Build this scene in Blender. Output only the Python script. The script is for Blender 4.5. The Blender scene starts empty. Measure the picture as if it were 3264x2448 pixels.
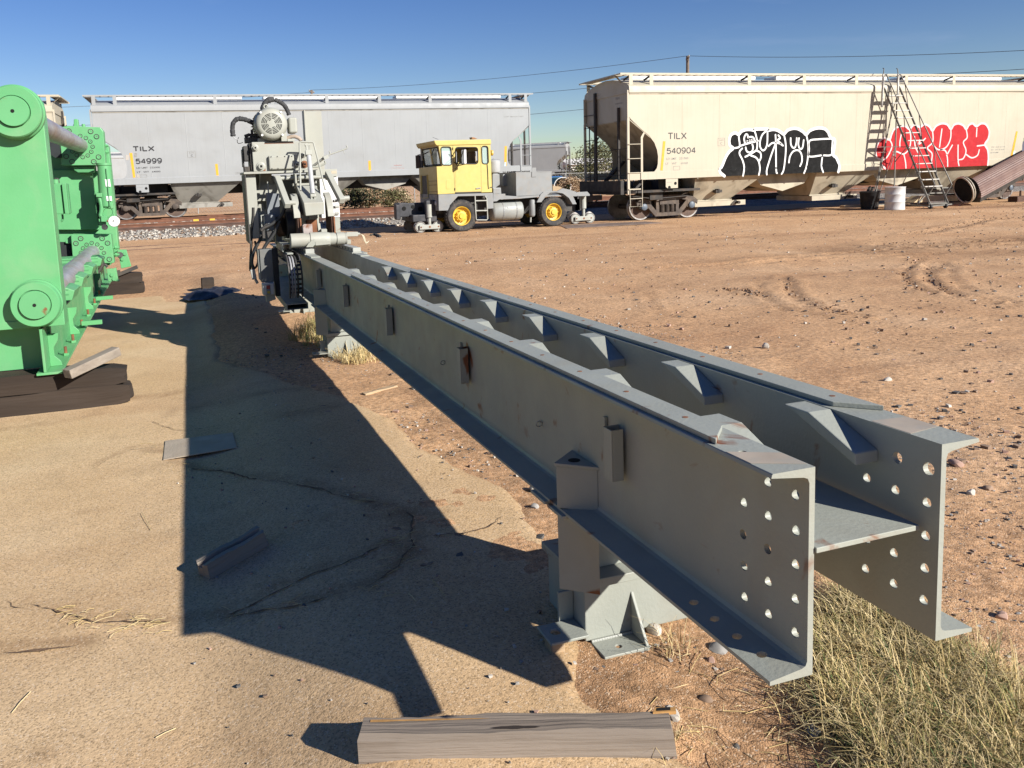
import bpy, math, random
import numpy as np
from mathutils import Vector, Matrix
random.seed(7)
scn = bpy.context.scene
COL = scn.collection
R = math.radians

# ---------------------------------------------------------------- camera
CAM_F, PITCH, ROLL, YAW, OX, OY = 2614.0, 0.1438, 0.0371, 0.3156, -156.4, -280.2   # focal length and lens shift in photo pixels
PW, PH, CAM_H = 3264, 2448, 1.6
_s, _c = math.sin(YAW), math.cos(YAW)
_R0 = Vector((_c, -_s, 0)); _f0 = Vector((_s, _c, 0)); _z = Vector((0, 0, 1))
_F = _f0*math.cos(PITCH) - _z*math.sin(PITCH)
_U0 = _f0*math.sin(PITCH) + _z*math.cos(PITCH)
_RR = _R0*math.cos(ROLL) - _U0*math.sin(ROLL)
_UU = _R0*math.sin(ROLL) + _U0*math.cos(ROLL)
cam_d = bpy.data.cameras.new('camera'); cam = bpy.data.objects.new('camera', cam_d); COL.objects.link(cam)
cam.matrix_world = Matrix(((_RR.x, _UU.x, -_F.x, 0), (_RR.y, _UU.y, -_F.y, 0), (_RR.z, _UU.z, -_F.z, CAM_H), (0, 0, 0, 1)))
cam_d.sensor_width = 36; cam_d.lens = 36*CAM_F/PW
cam_d.shift_x = -OX/PW; cam_d.shift_y = OY/PW
cam_d.clip_start = .05; cam_d.clip_end = 20000
scn.camera = cam

# ---------------------------------------------------------------- sky and sun
SUN = Vector((1.13, -1.69, 1.0)).normalized()
EL = math.asin(SUN.z); AZ = math.atan2(SUN.x, SUN.y)
world = bpy.data.worlds.new('World'); scn.world = world; world.use_nodes = True
wn, wl = world.node_tree.nodes, world.node_tree.links; wn.clear()
wo = wn.new('ShaderNodeOutputWorld'); bg = wn.new('ShaderNodeBackground'); sky = wn.new('ShaderNodeTexSky')
sky.sky_type = 'NISHITA'; sky.sun_disc = False; sky.sun_elevation = EL; sky.sun_rotation = AZ
sky.altitude = 300; sky.air_density = 1.0; sky.dust_density = 0.0; sky.ozone_density = 2.0
bg.inputs['Strength'].default_value = 0.05
# thin cirrus: stretched noise over the sky direction, mixed in as a whitish sky
tc = wn.new('ShaderNodeTexCoord'); mp = wn.new('ShaderNodeMapping'); mp.inputs['Scale'].default_value = (2.2, 2.2, 14); mp.inputs['Rotation'].default_value = (R(14), R(-24), 0)
nz = wn.new('ShaderNodeTexNoise'); nz.inputs['Scale'].default_value = 1.5; nz.inputs['Detail'].default_value = 6; nz.inputs['Distortion'].default_value = .4
rp = wn.new('ShaderNodeValToRGB'); rp.color_ramp.elements[0].position = .60; rp.color_ramp.elements[1].position = .80
rp.color_ramp.elements[1].color = (.28, .28, .28, 1)
gm = wn.new('ShaderNodeHueSaturation'); gm.inputs['Saturation'].default_value = 1.32; gm.inputs['Hue'].default_value = .518; gm.inputs['Value'].default_value = .95
mx = wn.new('ShaderNodeMixRGB'); mx.inputs['Color2'].default_value = (4.2, 5.2, 6.8, 1)
wl.new(tc.outputs['Generated'], mp.inputs['Vector']); wl.new(mp.outputs['Vector'], nz.inputs['Vector']); wl.new(nz.outputs['Fac'], rp.inputs['Fac'])
wl.new(sky.outputs['Color'], gm.inputs['Color']); wl.new(gm.outputs['Color'], mx.inputs['Color1']); wl.new(rp.outputs['Color'], mx.inputs['Fac'])
gn = wn.new('ShaderNodeMixRGB'); gn.blend_type = 'MULTIPLY'; gn.inputs[0].default_value = 1; gn.inputs[2].default_value = (.98, 1.0, 1.10, 1)
wl.new(mx.outputs['Color'], gn.inputs[1]); wl.new(gn.outputs['Color'], bg.inputs['Color']); wl.new(bg.outputs['Background'], wo.inputs['Surface'])
sun_d = bpy.data.lights.new('sun', 'SUN'); sun_d.energy = 5.0; sun_d.angle = R(.53); sun_d.color = (1.0, .955, .88)
sun = bpy.data.objects.new('sun', sun_d); COL.objects.link(sun)
sun.rotation_euler = (-SUN).to_track_quat('-Z', 'Y').to_euler(); sun.location = (20, -20, 30)
scn.view_settings.view_transform = 'Standard'; scn.view_settings.look = 'None'
scn.view_settings.exposure = 0.92; scn.view_settings.gamma = 1; scn.view_settings.use_curve_mapping = False

# ---------------------------------------------------------------- measuring: a photo point on a real plane of the site
def P(px, py, X=None, Y=None, Z=None):
    d = _F*CAM_F + _RR*(px - PW/2 - OX) - _UU*(py - PH/2 - OY)
    if X is not None: t = X/d.x
    elif Y is not None: t = Y/d.y
    else: t = (Z - CAM_H)/d.z
    return Vector((d.x*t, d.y*t, CAM_H + d.z*t))
def zone(x0, y0, s): return lambda x, y: (x0 + x/s, y0 + y/s)

# ---------------------------------------------------------------- noise for the ground
def _hash(ix, iy, seed):
    h = (ix*374761393 + iy*668265263 + seed*974711) & 0xffffffff
    h = ((h ^ (h >> 13))*1274126177) & 0xffffffff
    return ((h ^ (h >> 16)) & 0xffff)/65535.0
def vnoise(x, y, seed=0):
    ix = np.floor(x).astype(np.int64); iy = np.floor(y).astype(np.int64); fx = x - ix; fy = y - iy
    u = fx*fx*(3 - 2*fx); v = fy*fy*(3 - 2*fy)
    a = _hash(ix, iy, seed); b = _hash(ix+1, iy, seed); c = _hash(ix, iy+1, seed); d = _hash(ix+1, iy+1, seed)
    return (a*(1-u) + b*u)*(1-v) + (c*(1-u) + d*u)*v - .5
def fbm(x, y, o=4, seed=0):
    r = 0; a = 1.
    for k in range(o):
        r = r + a*vnoise(x*2**k, y*2**k, seed + k); a *= .5
    return r
def smooth(t):
    t = np.clip(t, 0, 1); return t*t*(3 - 2*t)
def zg(x, y):
    x = np.asarray(x, float); y = np.asarray(y, float)
    base = -.0164*(np.clip(y, 2.2, 11.2) - 2.2)
    left = -.11*smooth((.55 - x)/.7)*(1 - smooth((y - 15)/6))
    far = .85*smooth((y - 50)/45)
    return base + left + far
def zgf(x, y): return float(zg(x, y))
def G(px, py, dz=0):
    """photo point on the ground"""
    z = 0
    for _ in range(8):
        p = P(px, py, Z=z + dz); z = zgf(p.x, p.y)
    return Vector((p.x, p.y, z + dz))

# ---------------------------------------------------------------- objects
ORG = {}
def tag(o, label=None, cat=None, group=None, kind=None):
    if label: o['label'] = label
    if cat: o['category'] = cat
    if group: o['group'] = group
    if kind: o['kind'] = kind
    return o
def thing(name, label, cat, loc=(0, 0, 0), group=None, local=False):
    o = bpy.data.objects.new(name, None); COL.objects.link(o); o.empty_display_size = .2
    o.location = loc; ORG[o.name] = Vector((0, 0, 0)) if local else Vector(loc)
    return tag(o, label, cat, group)

class MB:
    def __init__(s): s.v = []; s.f = []; s.m = []; s.mi = 0
    def add(s, vs, fs):
        b = len(s.v); s.v += [tuple(p) for p in vs]; s.f += [tuple(b + i for i in f) for f in fs]; s.m += [s.mi]*len(fs); return s
    def box(s, x0, x1, y0, y1, z0, z1):
        x0, x1 = min(x0, x1), max(x0, x1); y0, y1 = min(y0, y1), max(y0, y1); z0, z1 = min(z0, z1), max(z0, z1)
        return s.add([(x0,y0,z0),(x1,y0,z0),(x1,y1,z0),(x0,y1,z0),(x0,y0,z1),(x1,y0,z1),(x1,y1,z1),(x0,y1,z1)],
                     [(0,3,2,1),(4,5,6,7),(0,1,5,4),(1,2,6,5),(2,3,7,6),(3,0,4,7)])
    def hexa(s, p):
        """eight corners: bottom ring then top ring"""
        return s.add(p, [(0,3,2,1),(4,5,6,7),(0,1,5,4),(1,2,6,5),(2,3,7,6),(3,0,4,7)])
    def bar(s, a, b, w, h=None, up=(0, 0, 1)):
        """a square bar from a to b"""
        a = Vector(a); b = Vector(b); h = w if h is None else h
        d = (b - a).normalized(); u = Vector(up)
        if abs(d.dot(u)) > .98: u = Vector((0, 1, 0))
        r = d.cross(u).normalized()*(w/2); q = r.cross(d).normalized()*(h/2)
        return s.hexa([a-r-q, a+r-q, b+r-q, b-r-q, a-r+q, a+r+q, b+r+q, b-r+q])
    def prism(s, poly, ax, a0, a1):
        n = len(poly); f = {'x': lambda p, a: (a, p[0], p[1]), 'y': lambda p, a: (p[0], a, p[1]), 'z': lambda p, a: (p[0], p[1], a)}[ax]
        vs = [f(p, a0) for p in poly] + [f(p, a1) for p in poly]
        return s.add(vs, [tuple(range(n))[::-1], tuple(range(n, 2*n))] + [(i, (i+1) % n, n + (i+1) % n, n + i) for i in range(n)])
    def extrude(s, pts, vec):
        n = len(pts); vec = Vector(vec); pts = [Vector(p) for p in pts]
        return s.add(pts + [p + vec for p in pts], [tuple(range(n))[::-1], tuple(range(n, 2*n))] + [(i, (i+1) % n, n + (i+1) % n, n + i) for i in range(n)])
    def cyl(s, a, b, r0, r1=None, n=14, cap=True):
        a = Vector(a); b = Vector(b); r1 = r0 if r1 is None else r1
        d = (b - a).normalized(); u = Vector((0, 0, 1)) if abs(d.z) < .9 else Vector((0, 1, 0))
        p = d.cross(u).normalized(); q = p.cross(d).normalized()
        vs = []
        for c, r in ((a, r0), (b, r1)):
            for i in range(n):
                t = 2*math.pi*i/n; vs.append(c + p*(r*math.cos(t)) + q*(r*math.sin(t)))
        fs = [(i, n + i, n + (i+1) % n, (i+1) % n) for i in range(n)]
        if cap: fs += [tuple(range(n)), tuple(range(n, 2*n))[::-1]]
        return s.add(vs, fs)
    def lathe(s, prof, a, d, n=20, cap=True):
        """profile of (radius, distance along d) spun about the axis"""
        a = Vector(a); d = Vector(d).normalized(); u = Vector((0, 0, 1)) if abs(d.z) < .9 else Vector((0, 1, 0))
        p = d.cross(u).normalized(); q = p.cross(d).normalized(); vs = []; k = len(prof)
        for r, t in prof:
            for i in range(n):
                w = 2*math.pi*i/n; vs.append(a + d*t + p*(r*math.cos(w)) + q*(r*math.sin(w)))
        fs = [(j*n + i, (j+1)*n + i, (j+1)*n + (i+1) % n, j*n + (i+1) % n) for j in range(k-1) for i in range(n)]
        if cap and prof[0][0] > 1e-5: fs.append(tuple(range(n)))
        if cap and prof[-1][0] > 1e-5: fs.append(tuple((k-1)*n + i for i in range(n))[::-1])
        return s.add(vs, fs)
    def tube(s, pts, r, n=8, cap=True):
        pts = [Vector(p) for p in pts]; k = len(pts); vs = []; pr = None
        for j in range(k):
            d = (pts[min(j+1, k-1)] - pts[max(j-1, 0)]).normalized()
            if pr is None:
                u = Vector((0, 0, 1)) if abs(d.z) < .9 else Vector((0, 1, 0)); pr = d.cross(u).normalized()
            else:
                pr = (pr - d*pr.dot(d)).normalized()
            q = pr.cross(d); rr = r[j] if isinstance(r, (list, tuple)) else r
            for i in range(n):
                t = 2*math.pi*i/n; vs.append(pts[j] + pr*(rr*math.cos(t)) + q*(rr*math.sin(t)))
        fs = [(j*n + i, (j+1)*n + i, (j+1)*n + (i+1) % n, j*n + (i+1) % n) for j in range(k-1) for i in range(n)]
        if cap: fs += [tuple(range(n)), tuple((k-1)*n + i for i in range(n))[::-1]]
        return s.add(vs, fs)
    def torus(s, c, d, r, t, n=20, m=8):
        c = Vector(c); d = Vector(d).normalized(); u = Vector((0, 0, 1)) if abs(d.z) < .9 else Vector((0, 1, 0))
        p = d.cross(u).normalized(); q = p.cross(d)
        return s.tube([c + p*(r*math.cos(2*math.pi*i/n)) + q*(r*math.sin(2*math.pi*i/n)) for i in range(n + 1)], t, m, False)
    def build(s, name, mat, parent=None, smooth=None, bevel=0, seg=2):
        me = bpy.data.meshes.new(name)
        o0 = Vector((0, 0, 0)); q = parent
        while q is not None:
            if q.name in ORG: o0 = ORG[q.name]
            q = q.parent
        me.from_pydata([(p[0]-o0.x, p[1]-o0.y, p[2]-o0.z) for p in s.v], [], s.f)
        mats = mat if isinstance(mat, (list, tuple)) else [mat]
        for m in mats: me.materials.append(m)
        if len(mats) > 1: me.polygons.foreach_set('material_index', s.m)
        import bmesh
        b = bmesh.new(); b.from_mesh(me); bmesh.ops.recalc_face_normals(b, faces=b.faces); b.to_mesh(me); b.free()
        if smooth is not None:
            me.polygons.foreach_set('use_smooth', [True]*len(me.polygons)); me.set_sharp_from_angle(angle=R(smooth))
        me.update()
        o = bpy.data.objects.new(name, me); COL.objects.link(o)
        if parent: o.parent = parent
        if bevel:
            bm = o.modifiers.new('bevel', 'BEVEL'); bm.width = bevel; bm.segments = seg; bm.limit_method = 'ANGLE'; bm.angle_limit = R(40)
        return o
def dup(o, parent=None, loc=None, rot=None):
    c = o.copy(); COL.objects.link(c)
    if parent: c.parent = parent
    if o.name in ORG: ORG[c.name] = ORG[o.name]
    if loc is not None: c.location = loc
    if rot is not None: c.rotation_euler = rot
    for ch in [q for q in o.children]: dup(ch, c)
    return c

# ---------------------------------------------------------------- materials
ALB = .76                                                       # one scale for every surface colour, set against the exposure
def paint(name, col, rough=.5, var=.10, scale=2.5, dirt=None, rust=0, streak=0, bump=.0, bscale=60, metal=0, spec=.4, stretch=(1, 1, 1), grain=0):
    col = tuple(c*ALB for c in col); dirt = dirt and (tuple(c*ALB for c in dirt[0]), dirt[1], dirt[2])
    m = bpy.data.materials.new(name); m.use_nodes = True; n, l = m.node_tree.nodes, m.node_tree.links
    b = n['Principled BSDF']; b.inputs['Roughness'].default_value = rough; b.inputs['Metallic'].default_value = metal
    b.inputs['Specular IOR Level'].default_value = spec
    t = n.new('ShaderNodeTexCoord'); mpn = n.new('ShaderNodeMapping'); mpn.inputs['Scale'].default_value = stretch; l.new(t.outputs['Object'], mpn.inputs['Vector'])
    v = mpn.outputs['Vector']
    def noise(sc, det=5, vec=v, dist=0):
        q = n.new('ShaderNodeTexNoise'); q.inputs['Scale'].default_value = sc; q.inputs['Detail'].default_value = det; q.inputs['Distortion'].default_value = dist; l.new(vec, q.inputs['Vector']); return q.outputs['Fac']
    def ramp(s, a, b_, ca=(0, 0, 0, 1), cb=(1, 1, 1, 1)):
        q = n.new('ShaderNodeValToRGB'); q.color_ramp.elements[0].position = a; q.color_ramp.elements[1].position = b_
        q.color_ramp.elements[0].color = ca; q.color_ramp.elements[1].color = cb; l.new(s, q.inputs['Fac']); return q.outputs['Color']
    def mix(f, a, b_):
        q = n.new('ShaderNodeMixRGB'); l.new(f, q.inputs['Fac'])
        for i, s in ((1, a), (2, b_)):
            if isinstance(s, tuple): q.inputs[i].default_value = (*s, 1)
            else: l.new(s, q.inputs[i])
        return q.outputs['Color']
    lo = tuple(max(0, c*(1 - var)) for c in col); hi = tuple(min(1, c*(1 + var)) for c in col)
    c = ramp(noise(scale, 6), .3, .7, (*lo, 1), (*hi, 1))
    if grain:
        g = ramp(noise(bscale, 3), .35, .65, (1-grain,)*3 + (1,), (1+grain,)*3 + (1,))
        q = n.new('ShaderNodeMixRGB'); q.blend_type = 'MULTIPLY'; q.inputs[0].default_value = 1; l.new(c, q.inputs[1]); l.new(g, q.inputs[2]); c = q.outputs['Color']
    if streak:
        m2 = n.new('ShaderNodeMapping'); m2.inputs['Scale'].default_value = (7, 7, .35); l.new(t.outputs['Object'], m2.inputs['Vector'])
        s2 = ramp(noise(1.6, 6, m2.outputs['Vector']), .5, .78, (0, 0, 0, 1), (streak,)*3 + (1,)); c = mix(s2, c, tuple(x*.42 for x in col))
    if dirt:
        dc, da, ds = dirt; c = mix(ramp(noise(ds, 7, dist=.6), .5, .75, (0, 0, 0, 1), (da,)*3 + (1,)), c, dc)
    if rust:
        c = mix(ramp(noise(7, 8, dist=.8), .66 - rust*.25, .74 - rust*.2), c, (.16, .055, .02))
    l.new(c, b.inputs['Base Color'])
    rr = ramp(noise(scale*3, 4), .3, .7, (max(.05, rough-.1),)*3 + (1,), (min(1, rough+.12),)*3 + (1,)); l.new(rr, b.inputs['Roughness'])
    if bump:
        bp = n.new('ShaderNodeBump'); bp.inputs['Strength'].default_value = bump; bp.inputs['Distance'].default_value = .01
        l.new(noise(bscale, 5), bp.inputs['Height']); l.new(bp.outputs['Normal'], b.inputs['Normal'])
    return m
def glass(name, col=(.55, .72, .68), rough=.03, alpha=.35):
    m = bpy.data.materials.new(name); m.use_nodes = True; n, l = m.node_tree.nodes, m.node_tree.links
    b = n['Principled BSDF']; b.inputs['Base Color'].default_value = (*col, 1); b.inputs['Roughness'].default_value = rough; b.inputs['Alpha'].default_value = alpha
    return m
STEEL = paint('grey_green_paint', (.335, .35, .305), .5, .08, 3, rust=.05, dirt=((.30, .26, .19), .4, 4), bump=.12, bscale=90)
STEEL2 = paint('pale_grey_paint', (.40, .41, .37), .5, .08, 4, dirt=((.30, .24, .17), .4, 5), bump=.1, bscale=70)
STEELRUST = paint('grey_paint_rusting', (.37, .38, .34), .5, .08, 4, rust=.42, bump=.1)
RUST = paint('rust', (.23, .095, .045), .85, .35, 9, dirt=((.10, .05, .03), .8, 6), bump=.4, bscale=50)
RUSTDK = paint('dark_rust', (.115, .062, .042), .85, .3, 5, dirt=((.20, .11, .07), .6, 7), bump=.4, bscale=40)
BLACK = paint('black_rubber', (.02, .02, .022), .6, .2, 6, dirt=((.10, .085, .07), .35, 6))
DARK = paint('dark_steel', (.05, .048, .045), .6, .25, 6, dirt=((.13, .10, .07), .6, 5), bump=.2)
HOLE = paint('hole_black', (.006, .006, .006), .9, .1)
CHROME = paint('chrome_rod', (.66, .66, .64), .32, .05, 5, metal=.35)
GREEN = paint('press_green', (.125, .40, .165), .42, .06, 2, dirt=((.30, .42, .24), .3, 3), bump=.06, bscale=50)
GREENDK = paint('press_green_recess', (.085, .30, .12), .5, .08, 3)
GREENRUST = paint('press_green_rusting', (.125, .39, .165), .5, .07, 3, rust=.06)
ROD = paint('tie_rod_steel', (.42, .41, .43), .38, .18, 6, dirt=((.40, .22, .10), .55, 3), metal=.35, stretch=(1, .4, 1))
WHITE = paint('white_paint', (.80, .80, .78), .45, .04, 4)
YELLOW = paint('yellow_paint', (.60, .485, .15), .4, .04, 3, dirt=((.55, .42, .16), .3, 5))
YELLOWDK = paint('yellow_rim', (.78, .50, .06), .45, .06, 5, dirt=((.45, .28, .06), .4, 8))
MGREY = paint('mover_grey', (.26, .27, .27), .45, .08, 3, dirt=((.30, .25, .19), .4, 5))
TYRE = paint('tyre', (.045, .043, .042), .8, .2, 8, dirt=((.16, .13, .10), .7, 7), bump=.4, bscale=40)
BEIGE = paint('car_beige', (.52, .465, .355), .5, .035, .9, dirt=((.46, .40, .29), .45, .7), streak=.16)
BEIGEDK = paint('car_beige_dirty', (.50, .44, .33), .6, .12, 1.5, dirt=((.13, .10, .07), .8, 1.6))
GREY = paint('car_grey', (.35, .36, .362), .5, .04, .9, dirt=((.30, .30, .29), .5, .8), streak=.13)
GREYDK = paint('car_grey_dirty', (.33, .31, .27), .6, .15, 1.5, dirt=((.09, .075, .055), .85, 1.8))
CARBLK = paint('car_underframe', (.045, .04, .036), .75, .3, 2, dirt=((.12, .085, .06), .7, 3))
ORANGE = paint('reflector_orange', (.85, .42, .04), .35, .06, 5)
INK = paint('lettering_ink', (.035, .035, .038), .5, .15, 20)
INKF = paint('faded_ink', (.28, .27, .25), .6, .2, 20)
TRUCK = paint('truck_frame', (.095, .075, .062), .8, .25, 5, dirt=((.19, .14, .10), .8, 4), bump=.3)
WHEEL = paint('wheel_face', (.105, .068, .052), .75, .3, 4, dirt=((.20, .13, .09), .7, 3))
WRIM = paint('wheel_tread', (.34, .32, .30), .35, .15, 8, metal=.5, dirt=((.15, .10, .08), .6, 6))
TIMBER = paint('old_tie_wood', (.034, .023, .016), .9, .5, 3, dirt=((.085, .058, .038), .8, 5), bump=.9, bscale=26, stretch=(.12, 1, 1))
WOODGREY = paint('weathered_wood', (.30, .255, .205), .8, .25, 5, dirt=((.13, .10, .08), .7, 5), bump=.7, bscale=55, stretch=(.06, 1, 1))
WOODTAN = paint('tan_wood', (.46, .33, .20), .8, .2, 6, dirt=((.25, .17, .1), .6, 5), bump=.5, bscale=50, stretch=(.1, 1, 1))
# ================================================================ THE SETTING
def sand_mat(name, cols, stain, damp=(.15, .078, .038), big=.5, bumpd=.02, speck=.35, fine=26.):
    cols = tuple(tuple(x*ALB for x in c) for c in cols); stain = (tuple(x*ALB for x in stain[0]), stain[1])
    m = bpy.data.materials.new(name); m.use_nodes = True; n, l = m.node_tree.nodes, m.node_tree.links
    b = n['Principled BSDF']; b.inputs['Roughness'].default_value = .95; b.inputs['Specular IOR Level'].default_value = .15
    t = n.new('ShaderNodeTexCoord'); v = t.outputs['Object']
    def noise(sc, det=6, dist=0, vec=v):
        q = n.new('ShaderNodeTexNoise'); q.inputs['Scale'].default_value = sc; q.inputs['Detail'].default_value = det; q.inputs['Distortion'].default_value = dist; l.new(vec, q.inputs['Vector']); return q.outputs['Fac']
    def ramp(s, stops):
        q = n.new('ShaderNodeValToRGB'); e = q.color_ramp.elements
        while len(e) < len(stops): e.new(.5)
        for k, (p, c) in enumerate(stops): e[k].position = p; e[k].color = (*c, 1)
        l.new(s, q.inputs['Fac']); return q.outputs['Color']
    def mix(f, a, c2, mode='MIX', fac=1.0):
        q = n.new('ShaderNodeMixRGB'); q.blend_type = mode
        if f is None: q.inputs[0].default_value = fac
        else: l.new(f, q.inputs[0])
        for i, s in ((1, a), (2, c2)):
            if isinstance(s, tuple): q.inputs[i].default_value = (*s, 1)
            else: l.new(s, q.inputs[i])
        return q.outputs['Color']
    c = ramp(noise(big, 8, .5), [(.28, cols[0]), (.5, cols[1]), (.72, cols[2])])
    # streaky wheel-swept dirt, running along the track
    mp2 = n.new('ShaderNodeMapping'); mp2.inputs['Scale'].default_value = (.10, .55, 1); l.new(v, mp2.inputs['Vector'])
    c = mix(ramp(noise(1.0, 7, .8, mp2.outputs['Vector']), [(.52, (0, 0, 0)), (.72, (stain[1],)*3)]), c, stain[0])
    c = mix(ramp(noise(3.1, 6, 1.0), [(.55, (0, 0, 0)), (.75, (.5,)*3)]), c, tuple(x*.72 for x in cols[1]))
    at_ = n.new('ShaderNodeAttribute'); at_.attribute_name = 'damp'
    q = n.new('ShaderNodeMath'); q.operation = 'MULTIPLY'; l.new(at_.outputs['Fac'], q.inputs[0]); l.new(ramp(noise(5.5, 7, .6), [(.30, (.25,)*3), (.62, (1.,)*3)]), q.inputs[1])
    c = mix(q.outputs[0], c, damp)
    g = ramp(noise(fine, 5), [(.3, (1 - speck,)*3), (.5, (1,)*3), (.7, (1 + speck,)*3)]); c = mix(None, c, g, 'MULTIPLY')
    # single grains and small stones
    vo = n.new('ShaderNodeTexVoronoi'); vo.inputs['Scale'].default_value = 190; l.new(v, vo.inputs['Vector'])
    sep = n.new('ShaderNodeSeparateColor'); l.new(vo.outputs['Color'], sep.inputs['Color'])
    dk = ramp(sep.outputs['Red'], [(.80, (0, 0, 0)), (.86, (.55,)*3)]); c = mix(dk, c, tuple(x*.35 for x in cols[0]))
    lt = ramp(sep.outputs['Green'], [(.90, (0, 0, 0)), (.94, (.5,)*3)]); c = mix(lt, c, (.62, .50, .37))
    l.new(c, b.inputs['Base Color'])
    hs = n.new('ShaderNodeMath'); hs.operation = 'MULTIPLY_ADD'; hs.inputs[1].default_value = .5
    l.new(noise(fine*1.3, 6), hs.inputs[0])
    vd = n.new('ShaderNodeMath'); vd.operation = 'MULTIPLY'; vd.inputs[1].default_value = -.16; l.new(vo.outputs['Distance'], vd.inputs[0]); l.new(vd.outputs[0], hs.inputs[2])
    bp = n.new('ShaderNodeBump'); bp.inputs['Strength'].default_value = .9; bp.inputs['Distance'].default_value = bumpd
    l.new(hs.outputs[0], bp.inputs['Height']); l.new(bp.outputs['Normal'], b.inputs['Normal'])
    return m
DIRT = sand_mat('desert_dirt', ((.53, .30, .155), (.64, .385, .205), (.70, .45, .26)), ((.38, .205, .105), .65), bumpd=.012)
SLAB = sand_mat('old_concrete', ((.62, .42, .225), (.70, .49, .28), (.74, .545, .33)), ((.50, .30, .15), .65), big=.7, bumpd=.0045, speck=.14, fine=60, damp=(.19, .105, .05))
MUD = paint('mud', (.17, .10, .06), .8, .3, 3, bump=.8, bscale=8)

def axis(spans):
    out = [spans[0][0]]
    for a, b, st in spans:
        k = max(1, int(round((b - a)/st))); out += [a + (b - a)*(i+1)/k for i in range(k)]
    return np.array(out)
def geo(a, b, st, g):
    out = [a]
    while out[-1] < b: out.append(out[-1] + st); st *= g
    return out[1:]
xs = np.array(sorted([-x for x in geo(5, 5000, .12, 1.16)] + list(axis([(-5, -2, .08), (-2, 4.5, .034), (4.5, 22, .085)])) + geo(22, 5000, .12, 1.16)))
ys = np.array(sorted([1.0 - y for y in geo(0, 60, .08, 1.3)] + list(axis([(1.0, 7, .034), (7, 22, .085), (22, 40, .2)])) + geo(40, 7000, .25, 1.16)))

# wheel ruts in the yard, traced on the ground
zr = zone(2000, 550, 1.75)
RUTS = [([(870, 580), (885, 640), (920, 705), (1000, 755), (1090, 785)], .05), ([(905, 600), (930, 680), (1040, 745), (1200, 790), (1330, 800)], .06),
        ([(730, 610), (735, 655), (790, 720), (880, 770)], .05), ([(560, 655), (650, 660), (745, 690)], .07), ([(120, 660), (130, 730), (180, 790), (270, 805)], .04),
        ([(1640, 480), (1560, 540), (1550, 600), (1600, 635), (1700, 680)], .05), ([(1690, 520), (1685, 600), (1760, 660), (1870, 695)], .07),
        ([(1800, 520), (1800, 580), (1870, 640), (2000, 690), (2200, 740)], .06), ([(1770, 500), (1740, 560), (1790, 620), (1900, 680), (2050, 735)], .05),
        ([(0, 395), (300, 375), (720, 350)], .08), ([(200, 530), (500, 515), (900, 470), (1600, 420)], .10), ([(700, 510), (1200, 470), (1700, 455)], .10),
        ([(1600, 345), (1800, 310), (2000, 265), (2212, 250)], .16), ([(1400, 400), (1800, 395), (2212, 380)], .2), ([(1500, 420), (1900, 410), (2212, 400)], .15)]
def seg_dist(X, Y, pts):
    d = np.full(X.shape, 1e9)
    for (x0, y0), (x1, y1) in zip(pts[:-1], pts[1:]):
        vx, vy = x1 - x0, y1 - y0; t = np.clip(((X - x0)*vx + (Y - y0)*vy)/(vx*vx + vy*vy + 1e-12), 0, 1)
        d = np.minimum(d, np.hypot(X - x0 - t*vx, Y - y0 - t*vy))
    return d
GX, GY = np.meshgrid(xs, ys)
GZ = zg(GX, GY)
near = 1 - smooth((GY - 20)/25)
GZ = GZ + near*(.022*fbm(GX*.8, GY*.8, 3, 3) + .012*fbm(GX*5, GY*5, 3, 9) + .010*np.maximum(0, fbm(GX*14, GY*14, 2, 21))) + .25*(1-near)*smooth((GY-60)/60)*fbm(GX*.02, GY*.02, 3, 5)
for pts, w in RUTS:
    q = [G(*zr(*p)) for p in pts]; q = [(p.x, p.y) for p in q]
    xa, xb = min(p[0] for p in q) - 1, max(p[0] for p in q) + 1; ya, yb = min(p[1] for p in q) - 1, max(p[1] for p in q) + 1
    mk = (GX > xa) & (GX < xb) & (GY > ya) & (GY < yb)
    d = seg_dist(GX[mk], GY[mk], q)*(1 + .5*fbm(GX[mk]*4, GY[mk]*4, 2, 31))
    GZ[mk] += -.017*np.exp(-(d/w)**2)*(w/.06)**.5 + .017*np.exp(-((d - 2.1*w)/(w*.8))**2)*(1 + 1.5*fbm(GX[mk]*9, GY[mk]*9, 2, 33))
def sheet(name, X, Y, Z, mat, keep=None, kind='structure', damp=None):
    ny, nx = X.shape; idx = np.arange(nx*ny).reshape(ny, nx)
    q = np.stack([idx[:-1, :-1], idx[:-1, 1:], idx[1:, 1:], idx[1:, :-1]], -1).reshape(-1, 4)
    V = np.stack([X, Y, Z], -1).reshape(-1, 3)
    if keep is not None:
        q = q[keep.reshape(-1)]; used = np.unique(q); mp = -np.ones(len(V), int); mp[used] = np.arange(len(used)); V = V[used]; q = mp[q]
    me = bpy.data.meshes.new(name); me.vertices.add(len(V)); me.vertices.foreach_set('co', V.reshape(-1).astype(np.float32))
    me.loops.add(q.size); me.loops.foreach_set('vertex_index', q.reshape(-1).astype(np.int32))
    me.polygons.add(len(q)); me.polygons.foreach_set('loop_start', np.arange(0, q.size, 4, dtype=np.int32)); me.polygons.foreach_set('loop_total', np.full(len(q), 4, np.int32))
    me.update(calc_edges=True); me.polygons.foreach_set('use_smooth', [True]*len(q)); me.materials.append(mat)
    if damp is not None:
        dv = damp.reshape(-1) if keep is None else damp.reshape(-1)[used]
        me.attributes.new('damp', 'FLOAT', 'POINT').data.foreach_set('value', dv.astype(np.float32))
    o = bpy.data.objects.new(name, me); COL.objects.link(o); o['kind'] = kind; return o
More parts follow.
